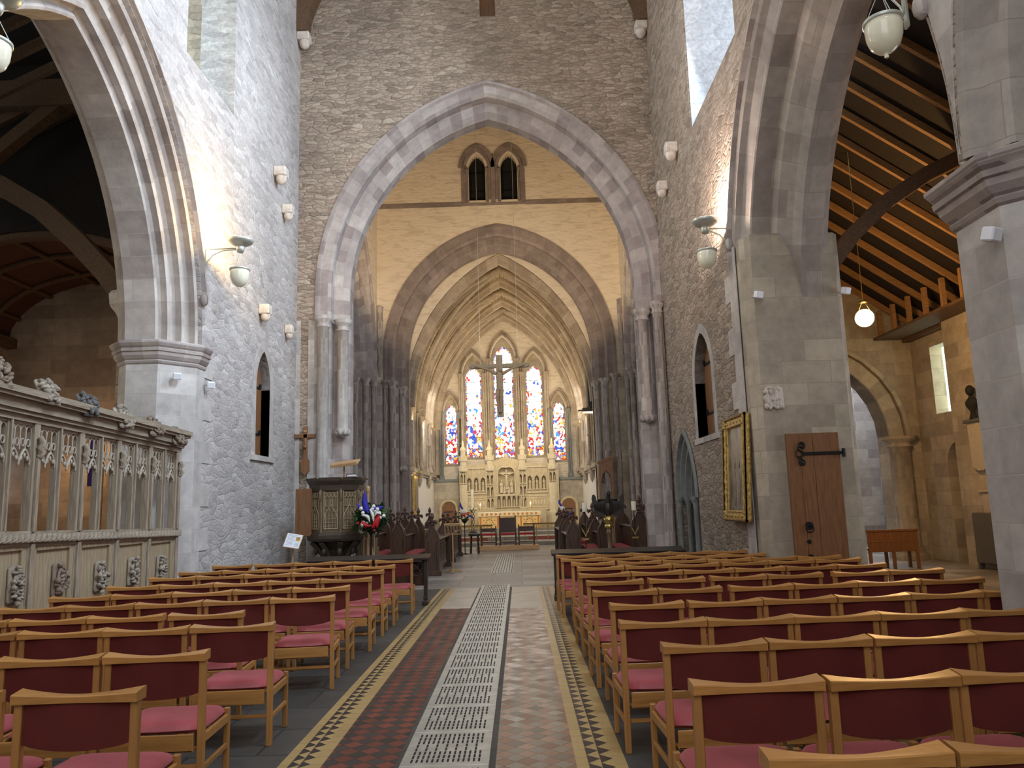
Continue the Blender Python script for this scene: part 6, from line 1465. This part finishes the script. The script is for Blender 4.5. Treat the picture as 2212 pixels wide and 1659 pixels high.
for cx in (-.9, 0, .9):
    for k in range(16):
        a = k * 2 * pi / 16; rr = .24 if k % 2 else .13; (b if k % 3 else c).ell((cx + rr * cos(a) * 1.1, -.348, .26 + rr * sin(a) * .9), .03, .005, .025, 6, 4)
    b.tube([(cx + .2 * cos(q), -.348, .10 + .32 * sin(q)) for q in [pi * i / 12 for i in range(13)]], .008, 5)
b.build('orange_flowers', orn, t); c.build('green_leaves', grn, t)
for x, nm in ((-1.35, 'left'), (.98, 'right')):
    t = thing('altar_candle', 'lit candle on a low holder at the %s end of the altar shelf' % nm, 'candle', (-.49 + x, 36.06, 1.35))
    b = MB(); b.lathe([(0, 0), (.07, 0), (.06, .02), (.03, .05), (.06, .09), (.0, .10)], (0, 0, 0), 12); b.build('holder', M['brass'], t)
    b = MB(); b.cyl((0, 0, .09), (0, 0, .22), .035, n=10); b.build('candle', M['wax'], t); b = MB(); b.ell((0, 0, .26), .022, .022, .045, 8, 6); b.build('flame', M['flame'], t)
b = MB(); b.box(-2.2, 1.2, 35.95, 36.16, .55, 1.35); o = b.build('altar_shelf', M['reredos']); tag(o, 'plain stone shelf behind the altar carrying the two candles', 'shelf')
# paschal candle
t = thing('paschal_candle', 'tall white candle on a twisted iron stand with flowers, left of the altar', 'candle stand', (-2.05, 33.6, .42))
b = MB()
for k in range(3): b.tube([(.07 * cos(z * 9 + k * 2.1), .07 * sin(z * 9 + k * 2.1), z * .98) for z in [i / 24 for i in range(25)]], .012, 5)
b.lathe([(0, 0), (.2, 0), (.18, .03), (.03, .06)], (0, 0, 0), 12); b.build('stand', M['iron'], t)
b = MB(); b.cyl((0, 0, 1.0), (0, 0, 1.85), .06, n=14); b.build('candle', M['wax'], t)
b = MB(); leaves(b, 60, (0, 0, .98), .2, .2, .06, .07); o = b.build('leaf_ring', M['leaf'], t); o['kind'] = 'stuff'
for k in range(7): a = k * .9; b = MB(); b.ell((.17 * cos(a), .17 * sin(a), 1.0), .035, .035, .035, 8, 6); b.build('white_bloom', M['flower_white'], t)
# --- small flower arrangements in the choir
for x, y, z, nm, dn in ((-1.86, 26.0, .0, 'small red, white and blue flower arrangement behind the left choir desks', 1.0), (1.42, 26.0, 0, 'small arrangement with blue feathers behind the right choir desks', 1.0)):
    t = thing('small_flower_arrangement', nm, 'flowers', (x, y, z))
    b = MB(); b.tube([(0, 0, 0), (0, 0, 1.1)], .015, 6); b.lathe([(0, 0), (.14, 0), (.12, .02), (.02, .04)], (0, 0, 0), 12); b.lathe([(.02, 1.0), (.10, 1.08), (.1, 1.15), (0, 1.15)], (0, 0, 0), 12); b.build('stand', M['iron'], t)
    b = MB(); leaves(b, 120, (0, 0, 1.25), .2, .16, .14, .08); o = b.build('foliage', M['leaf'], t); o['kind'] = 'stuff'
    b = MB(); plume(b, (0, -.16, 1.45), (-.12, 0, .26), .035, bow=.04); plume(b, (.1, -.16, 1.25), (.24, 0, -.10), .03, bow=.03); b.build('blue_feather', M['flower_blue'], t)
    b = MB(); b.ell((-.02, -.17, 1.40), .09, .05, .08, 10, 6); b.build('white_bow', M['flower_white'], t)
    b = MB(); plume(b, (-.06, -.19, 1.28), (.12, 0, .02), .05); plume(b, (.08, -.19, 1.3), (.1, 0, .05), .045); b.build('red_ribbon', simple('orange_red_ribbon', (.75, .06, .02), .5), t)

# --- reredos
t = thing('reredos', 'tall carved pale stone reredos with rows of statues in niches behind the altar', 'reredos', (-.49, 36.5, .55))
X = lambda x: x + .49
b = MB(); holes = []
def nich(cx, z0, w, h): return arch_pts(X(cx), w, z0 + h * .72, h * .28, z0, 0, 4)
def zz(z): return z - .55
small = []
for cx in (-2.35, -2.02, -1.70): small.append((cx, zz(2.25), .105, .62))
for cx in (.50, .83, 1.16): small.append((cx, zz(2.27), .105, .62))
for k in range(5): small.append((-.97 + k * .235, zz(1.48), .075, .50))
for cx in (-1.47, -1.27, .07, .27):
    for z in (1.45, 2.0, 2.55): small.append((cx, zz(z), .062, .42))
for cx in (-2.70, -2.54, 1.49, 1.66): small.append((cx, zz(2.62), .055, .42))
big = arch_pts(X(-.60), .38, zz(3.05), .22, zz(2.08), 0, 6)
b.prism([(X(-2.82), 0), (X(1.86), 0), (X(1.86), zz(3.45)), (X(.40), zz(3.48)), (X(.0), zz(3.62)), (X(-.60), zz(3.80)), (X(-1.12), zz(3.62)), (X(-1.5), zz(3.48)), (X(-2.82), zz(3.45))], 'y', -.10, .05, [nich(*s) for s in small] + [big])
b.box(X(-2.82), X(1.86), .10, .30, 0, zz(3.45)); b.build('wall_slab', M['reredos'], t)
b = MB()
for cx, z0, w, h in small:
    sweep_arch(b, 'y', X(cx), w, z0 + h * .72, h * .28, z0, [(.022, -.10), (.018, -.125), (.004, -.125), (0, -.10)], 4)
    b.box(X(cx) - w - .02, X(cx) + w + .02, -.16, -.08, z0 - .035, z0); b.ell((X(cx), -.11, z0 + h + .09), .018, .018, .06, 6, 4)
sweep_arch(b, 'y', X(-.60), .38, zz(3.05), .22, zz(2.08), [(.06, -.10), (.05, -.14), (.01, -.14), (0, -.10)], 8)
for x0, x1, z in ((-2.45, -1.57, 2.08), (.38, 1.30, 2.08), (-1.12, -.08, 1.98), (-2.85, 1.88, 1.30), (-2.45, -1.57, 3.28), (.38, 1.30, 3.28)): b.box(X(x0), X(x1), -.15, -.08, zz(z), zz(z) + .05)
for k in range(6): b.box(X(-.97 - .1175 + k * .235) - .012, X(-.97 - .1175 + k * .235) + .012, -.14, -.09, zz(1.42), zz(1.98))
for xx in (-2.51, -2.185, -1.86, -1.56, .345, .665, .995, 1.32): b.box(X(xx) - .014, X(xx) + .014, -.14, -.09, zz(2.1), zz(3.3))
b.build('niche_mouldings', M['statue'], t)
towers = (-2.62, -1.37, .17, 1.575)
for k, cx in enumerate(towers):
    b = MB(); r = .17
    def ot(pr):
        rings = [[(X(cx) + x, -.10 + y * .6, z) for x, y in octo(q)] for q, z in pr]
        for a, c2 in zip(rings, rings[1:]):
            for i in range(8): j = (i + 1) % 8; b.add([a[i], a[j], c2[j], c2[i]], [(0, 1, 2, 3)])
    if k in (0, 3): ot([(.22, 0), (.22, zz(1.2)), (.18, zz(1.25)), (.18, zz(2.55))])
    else: ot([(.0, zz(1.05)), (.06, zz(1.08)), (.17, zz(1.38)), (.17, zz(1.42))])
    ot([(.17, zz(3.15)), (.21, zz(3.2)), (.21, zz(3.32)), (.17, zz(3.36)), (.14, zz(3.38)), (.14, zz(3.62)), (.20, zz(3.66)), (.20, zz(3.82)), (.16, zz(3.88)), (.11, zz(3.92)), (.11, zz(4.12)), (.145, zz(4.15)), (.145, zz(4.23)), (.06, zz(4.34)), (.03, zz(4.6)), (0, zz(4.66))])
    for i in range(8):
        x, y = octo(.20)[i]; b.ell((X(cx) + x, -.10 + y * .6, zz(3.86)), .02, .02, .07, 6, 4); b.ell((X(cx) + x, -.10 + y * .6, zz(3.36)), .02, .02, .05, 6, 4)
    for s in (-1, 0, 1): b.tube([(X(cx) + s * .16, -.13, zz(1.42 if k in (1, 2) else 2.55)), (X(cx) + s * .16, -.13, zz(3.2))], .018, 6)
    b.build('turret', M['statue'], t)
def statue(w, h):
    b = MB(); b.lathe([(w * .55, 0), (w * .6, h * .1), (w * .45, h * .45), (w * .52, h * .68), (w * .3, h * .78), (w * .15, h * .80)], (0, 0, 0), 8, sy=.7); b.ell((0, 0, h * .89), w * .25, w * .25, h * .10, 8, 6)
    b.tube([(-w * .42, -.0, h * .70), (-w * .35, -w * .4, h * .52), (w * .05, -w * .5, h * .56)], [w * .14, w * .12, w * .1], 6); return b
pro = {}
for cx, z0, w, h in small:
    key = (round(w, 3), round(h, 2))
    if key not in pro: pro[key] = o = statue(w, h * .84).build('statue', M['statue'], t)
    else: o = pro[key].copy(); COL.objects.link(o); o.parent = t
    o.location = (X(cx), 0.0, z0)
b = MB(); o_ = MB(); corpus(o_, zz(3.02), .85)
b.v = [(p[0] + X(-.60), p[1] - .02, p[2]) for p in o_.v]; b.f = o_.f; b.uv = o_.uv; b.mi = o_.mi; b.sm = o_.sm
b.box(X(-.60) - .03, X(-.60) + .03, -.03, .03, zz(2.15), zz(3.2)); b.box(X(-.60) - .36, X(-.60) + .36, -.03, .03, zz(3.0), zz(3.07))
for s in (-1, 1):
    q = statue(.16, .62); b.add([(p[0] + X(-.60) + s * .24, p[1], p[2] + zz(2.12)) for p in q.v], q.f, smooth=True)
    q = statue(.12, .36); b.add([(p[0] + X(-.60) + s * .10, p[1] - .05, p[2] + zz(2.1)) for p in q.v], q.f, smooth=True)
b.build('crucifixion_relief', M['statue'], t)
for cx, nm in ((-2.02, 'l'), (.84, 'r')):
    b = MB(); b.box(X(cx) - .42, X(cx) + .42, -.12, -.10, zz(1.42), zz(1.46)); b.box(X(cx) - .42, X(cx) + .42, -.12, -.10, zz(1.92), zz(1.96)); rnd = random.Random(4)
    for k in range(6):
        xx = X(cx) - .33 + k * .13; b.ell((xx, -.11, zz(1.63)), .045, .03, .15, 8, 5); b.ell((xx + .02, -.12, zz(1.82)), .028, .028, .035, 8, 5)
    b.build('relief_panel', M['statue'], t)
b = MB(); b.ell((X(-.60), -.05, zz(3.86)), .10, .05, .12, 10, 6)
for k in range(9): u = -.42 + k * .105; b.ell((X(-.60) + u, -.06, zz(3.80 - abs(u) * .36)), .03, .03, .06, 6, 4)
b.build('cresting', M['statue'], t)

# --- chancel furniture
t = thing('gilt_panel_painting', 'narrow gilt framed painting lit by a small lamp on the left chancel wall', 'painting', (CXL + .02, 29.6, 2.05))
b = MB(); b.cbox(0, .10, -.55, .55, -.75, .72, .02); b.build('gilt_frame', M['gilt'], t)
b = MB(); b.box(.101, .11, -.43, .43, -.6, .6); b.build('canvas', CAN, t)
b = MB(); b.tube([(.05, 0, .72), (.14, 0, .86), (.26, 0, .86)], .015, 6); b.cyl((.26, -.2, .85), (.26, .2, .85), .04); b.build('picture_lamp', M['brass'], t)
point('picture_light', (CXL + .42, 29.5, 2.78), 5, (1, .75, .4), .04)
t = thing('arched_wooden_frame', 'tall brown wooden arch shaped canopy against the right chancel arch jamb', 'canopy', (3.02, 25.8, 0))
b = MB(); x0, x1 = -.36, .12
b.prism([(x0, 1.3), (x0, 2.75), (x0 + .06, 2.85), (x1, 3.05), (x1, 1.0), (x1 - .07, 1.0), (x1 - .07, 2.3), (x1 - .12, 2.5), (x0 + .24, 2.62), (x0 + .14, 2.5), (x0 + .08, 2.3), (x0 + .08, 2.2)], 'y', 0, .3); b.build('frame', M['door_oak'], t)
b = MB(); b.prism([(x0 - .04, 2.82), (x0 - .04, 2.9), (x1 + .04, 3.14), (x1 + .04, 3.04)], 'y', -.04, .34); b.build('cornice', M['door_oak'], t)
b = MB(); b.cbox(x1 - .06, x1, 0, .3, 0, 1.02, .006); b.build('post', M['door_oak'], t)
t = thing('organ_case', 'dark organ pipes on a bracket high on the right side of the chancel', 'organ', (2.72, 28.6, 4.9))
b = MB(); b.cbox(-.30, .28, -.3, .4, 0, .14, .02); b.cbox(-.45, -.2, -.2, .2, .02, .08, .01); b.build('bracket_shelf', M['dark_oak'], t)
b = MB(); b.cbox(-.02, .26, -.25, .35, .14, 2.3, .02); b.build('case', M['black_oak'], t)
for k in range(5): b = MB(); b.cyl((-.05, -.2 + k * .12, .2), (-.05, -.2 + k * .12, 1.5 + .18 * k), .045, n=10); b.build('pipe', M['radiator'], t)

# --- right aisle things
t = thing('oak_pew', 'brown oak pew with a solid back standing in the right aisle beyond the pier', 'pew', (7.90, 16.75, 0))
b = MB(); b.cbox(-.53, .53, -.02, .02, .36, .80, .006); b.cbox(-.55, .55, -.035, .035, .78, .83, .008); b.cbox(-.53, .53, -.025, .025, .56, .58, .003); b.build('backrest', M['door_oak'], t)
b = MB(); b.cbox(-.53, .53, 0, .40, .40, .44, .008); b.build('seat', M['door_oak'], t)
for x in (-.5, 0, .5):
    for y in (0, .36): b = MB(); b.cbox(x - .03, x + .03, y - .03, y + .03, 0, .42, .005); b.build('leg', M['door_oak'], t)
t = thing('cast_iron_radiator', 'dark grey column radiator against the right aisle wall', 'radiator', (9.45, 15.95, 0))
b = MB()
for k in range(9): b.cbox(-.07, .07, -.42 + k * .09, -.345 + k * .09, .12, 1.14, .02)
b.build('columns', M['radiator'], t)
for q in (-.37, .33): b = MB(); b.cbox(-.06, .06, q - .03, q + .03, 0, .13, .01); b.build('foot', M['radiator'], t)
t = thing('wall_monument', 'pale marble wall monument topped by a dark bust in the right aisle', 'monument', (9.6, 16.0, 2.0))
b = MB(); b.prism([(-.28, .1), (-.1, .0), (.1, .0), (.28, .1), (.30, 1.0), (-.30, 1.0)], 'x', -.10, 0); b.build('tablet', M['stone_white'], t)
b = MB(); b.cbox(-.16, 0, -.36, .36, 1.0, 1.07, .01); b.build('shelf', M['radiator'], t)
b = MB(); b.lathe([(.12, 1.07), (.09, 1.14), (.06, 1.22), (.17, 1.34), (.19, 1.42), (.08, 1.52), (.05, 1.56)], (-.12, 0, 0), 12, sx=.5); b.ell((-.13, 0, 1.66), .085, .085, .115, 12, 8); b.build('bust', M['black'], t)
b = MB(); b.cbox(-.02, 0, -.30, .30, -.75, -.2, .006); b.cbox(-.07, 0, -.36, .36, -.2, -.14, .01); o = b.build('stone_tablet', M['stone_white']); o.location = (9.6, 15.9, 1.75); tag(o, 'small stone memorial tablet with a dark ledge below the bust monument', 'tablet')
t = thing('notice_sheet', 'grey notice fixed in the dark doorway of the right aisle', 'notice', (10.0, 17.4, 1.35))
b = MB(); b.cbox(-.01, .0, -.2, .2, -.25, .25, .002); b.build('sheet', simple('grey_paper', (.30, .29, .27), .7), t)
b = MB(); b.box(-.014, -.0105, -.15, .15, .05, .06); b.box(-.014, -.0105, -.15, .15, .0, .01); b.build('lines', M['ink'], t)
t = thing('stone_bench_table', 'white panelled stone structure behind the oak pew', 'stone bench', (8.3, 21.5, 0))
b = MB(); b.cbox(-1.0, .8, 0, .4, 0, .95, .01); b.build('base', M['corbel'], t); b = MB(); b.cbox(-1.05, .85, -.04, .44, .95, 1.02, .01); b.build('top', M['flower_white'], t)
b = MB()
for k in range(4): b.cbox(-.95 + k * .45, -.92 + k * .45, -.02, 0, .1, .92, .004)
b.build('mullions', M['flower_white'], t)
# ================================================================== NAVE CHAIRS
def cushion_mesh():
    b = MB(); nx, ny = 16, 12; W, y0, y1 = .262, .035, .470
    v = []; fs = []
    for side in (0, 1):
        for i in range(nx + 1):
            for j in range(ny + 1):
                u = -1 + 2 * i / nx; w = -1 + 2 * j / ny
                uu = u * (1 - .04 * w * w * abs(u)); e = max(0, 1 - abs(u) ** 5) * max(0, 1 - abs(w) ** 5)
                x = uu * W; y = (y0 + y1) / 2 + w * (y1 - y0) / 2 * (1 - .05 * u * u)
                if side == 0: z = .390 + .050 * e ** .45 - .012 * (1 - u * u) - .006 * w * w + (.008 if w > 0 else 0) * (1 - u * u) * w
                else: z = .378 - .030 * e ** .4
                v.append((x, y, z))
    s = (nx + 1) * (ny + 1)
    for i in range(nx):
        for j in range(ny):
            a = i * (ny + 1) + j; q = (a, a + ny + 1, a + ny + 2, a + 1); fs.append(q); fs.append(tuple(k + s for k in q[::-1]))
    for i in range(nx):
        for j, rev in ((0, 1), (ny, 0)):
            a, c = i * (ny + 1) + j, (i + 1) * (ny + 1) + j; f = (a, c, c + s, a + s); fs.append(f[::-1] if rev else f)
    for j in range(ny):
        for i, rev in ((0, 0), (nx, 1)):
            a, c = i * (ny + 1) + j, i * (ny + 1) + j + 1; f = (a, c, c + s, a + s); fs.append(f[::-1] if rev else f)
    b.add(v, fs, smooth=True); return b
def top_rail_mesh():
    b = MB(); n = 16; W = .286; rings = []
    for i in range(n + 1):
        u = -1 + 2 * i / n; x = u * W; e = abs(u) ** 1.7
        yb = -.040 - .012 * e; yf = .006 + .034 * e            # rear edge straight, front edge curving, wide at the ends
        zt = .802 + .024 * e; zr = .797 + .014 * e; zb = .771
        rings.append([(x, yb, zb), (x, yb - .002, zr), (x, yb + .006, zr + .004), (x, yf - .006, zt), (x, yf, zt - .005), (x, yf, zb)])
    v = [p for r in rings for p in r]; k = 6; fs = []
    for i in range(n):
        for j in range(k): fs.append((i * k + j, (i + 1) * k + j, (i + 1) * k + (j + 1) % k, i * k + (j + 1) % k))
    b.add(v, [f[::-1] for f in fs]); b.add(rings[0], [(5, 4, 3, 2, 1, 0)][::1]); b.add(rings[-1], [tuple(range(6))]); return b
def back_mesh():
    b = MB(); n, m2 = 12, 5; v = []; fs = []; W = .245
    for side in (0, 1):
        for i in range(n + 1):
            for j in range(m2 + 1):
                u = -1 + 2 * i / n; f = j / m2; zb = .592 - .030 * (1 - u * u) ** .8; z = zb + (.772 - zb) * f
                y = -.006 - .014 * (1 - u * u) + (-.009 if side == 0 else .009)
                v.append((u * W, y, z))
    s = (n + 1) * (m2 + 1)
    for i in range(n):
        for j in range(m2):
            a = i * (m2 + 1) + j; q = (a, a + m2 + 1, a + m2 + 2, a + 1); fs.append(q); fs.append(tuple(k + s for k in q[::-1]))
        for j, rev in ((0, 1), (m2, 0)):
            a, c = i * (m2 + 1) + j, (i + 1) * (m2 + 1) + j; f = (a, c, c + s, a + s); fs.append(f if rev else f[::-1])
    for j in range(m2):
        for i in (0, n):
            a, c = i * (m2 + 1) + j, i * (m2 + 1) + j + 1; fs.append((a, c, c + s, a + s))
    b.add(v, fs, smooth=False); return b
def make_chair():
    t = thing('nave_chair', 'x', 'chair', (0, 0, 0), 0, 'x')
    top_rail_mesh().build('top_rail', M['oak'], t)
    back_mesh().build('backrest', M['fabric_back'], t)
    cushion_mesh().build('seat', M['fabric_seat'], t)
    for s in (-1, 1):
        b = MB(); x = s * .264; b.cbox(x - .019, x + .019, -.030, .010, 0, .772, .004); b.build('leg', M['oak_leg'], t)
        b = MB(); x = s * .262; b.cbox(x - .017, x + .017, .425, .460, 0, .400, .004); b.build('leg', M['oak_leg'], t)
        b = MB(); x = s * .264; b.cbox(x - .012, x + .012, .01, .426, .315, .365, .003); b.build('side_apron', M['oak'], t)
        b = MB(); b.cbox(x - .010, x + .010, .01, .426, .165, .195, .003); b.build('stretcher', M['oak_leg'], t)
    b = MB(); b.cbox(-.245, .245, .428, .446, .305, .365, .003); b.build('front_apron', M['oak'], t)
    b = MB(); b.cbox(-.235, .235, -.060, -.044, .285, .380, .003); b.cbox(-.235, .235, -.060, .03, .285, .295, .002); b.build('book_box', M['oak'], t)
    b = MB(); b.cbox(-.25, .25, -.005, .012, .180, .205, .003); b.cbox(-.25, .25, .06, .078, .165, .185, .003); b.build('rear_rail', M['oak'], t)
    return t
CH = make_chair(); used = [False]
PITCH = .585
def place_chair(x, y, rz, label, group):
    if not used[0]: c = CH; used[0] = True
    else: c = copy_tree(CH)
    c.location = (x, y, 0.002 if False else 0); c.rotation_euler = (0, 0, rz); c['label'] = label; c['group'] = group
    return c
rnd = random.Random(21)
# rows: y of the backs, x of the aisle-side corner, number, gaps after the n-th chair {n: extra}, slope of the row
LEFTR = [
    (2.98, -2.42, 1, {}, 0), (3.66, -1.74, 2, {0: .06}, 0), (4.58, -1.81, 4, {}, -.05), (5.62, -1.755, 4, {}, -.06), (6.34, -2.22, 4, {0: .03}, -.09),
    (7.27, -1.715, 5, {}, -.10), (8.13, -1.77, 5, {}, -.10), (9.03, -1.715, 5, {}, -.08), (10.05, -1.75, 5, {}, -.06), (10.85, -1.74, 5, {}, -.05), (11.95, -1.64, 5, {0: .04, 3: .03}, -.06)]
RIGHTR = [
    (2.52, .72, 3, {}, .03), (3.48, .705, 4, {}, .05), (4.40, .745, 4, {}, .05), (5.24, .625, 5, {'p': .575}, .04), (6.12, .66, 6, {0: .02}, .05),
    (7.03, .612, 6, {1: .06}, .06), (7.92, .632, 6, {0: .04, 1: .05, 3: .10}, .07), (8.72, .615, 6, {}, .08), (9.62, .665, 6, {2: .02}, .05), (10.33, .64, 6, {0: .02}, .0), (11.10, .55, 5, {'p': .575}, .0), (11.85, .515, 5, {'p': .575}, .0)]
for side, rows in (('left', LEFTR), ('right', RIGHTR)):
    nr = len(rows)
    for r, (y, xa, n, gaps, sl) in enumerate(rows):
        x = xa; s = -1 if side == 'left' else 1; rown = ORD[r] if r < nr - 1 else 'front'
        for k in range(n):
            pt = gaps.get('p', PITCH); cx = x + s * pt / 2; yy = y + sl * abs(cx - xa) * (1 if True else 0)
            yy2 = yy + rnd.uniform(-.015, .015)
            where = 'on the aisle end' if k == 0 else ('%s from the aisle' % ORD[k])
            row = ('row nearest the camera' if r == 0 else ('front row before the book desk' if r == nr - 1 else '%s row from the camera' % ORD[r]))
            place_chair(cx, yy2, s * atan2(sl, 1) + rnd.uniform(-.012, .012), 'red-backed oak chair, %s, %s, %s side' % (where, row, side), 'oak chairs with red upholstery %s of the aisle' % side)
            x += s * (pt + gaps.get(k, 0))
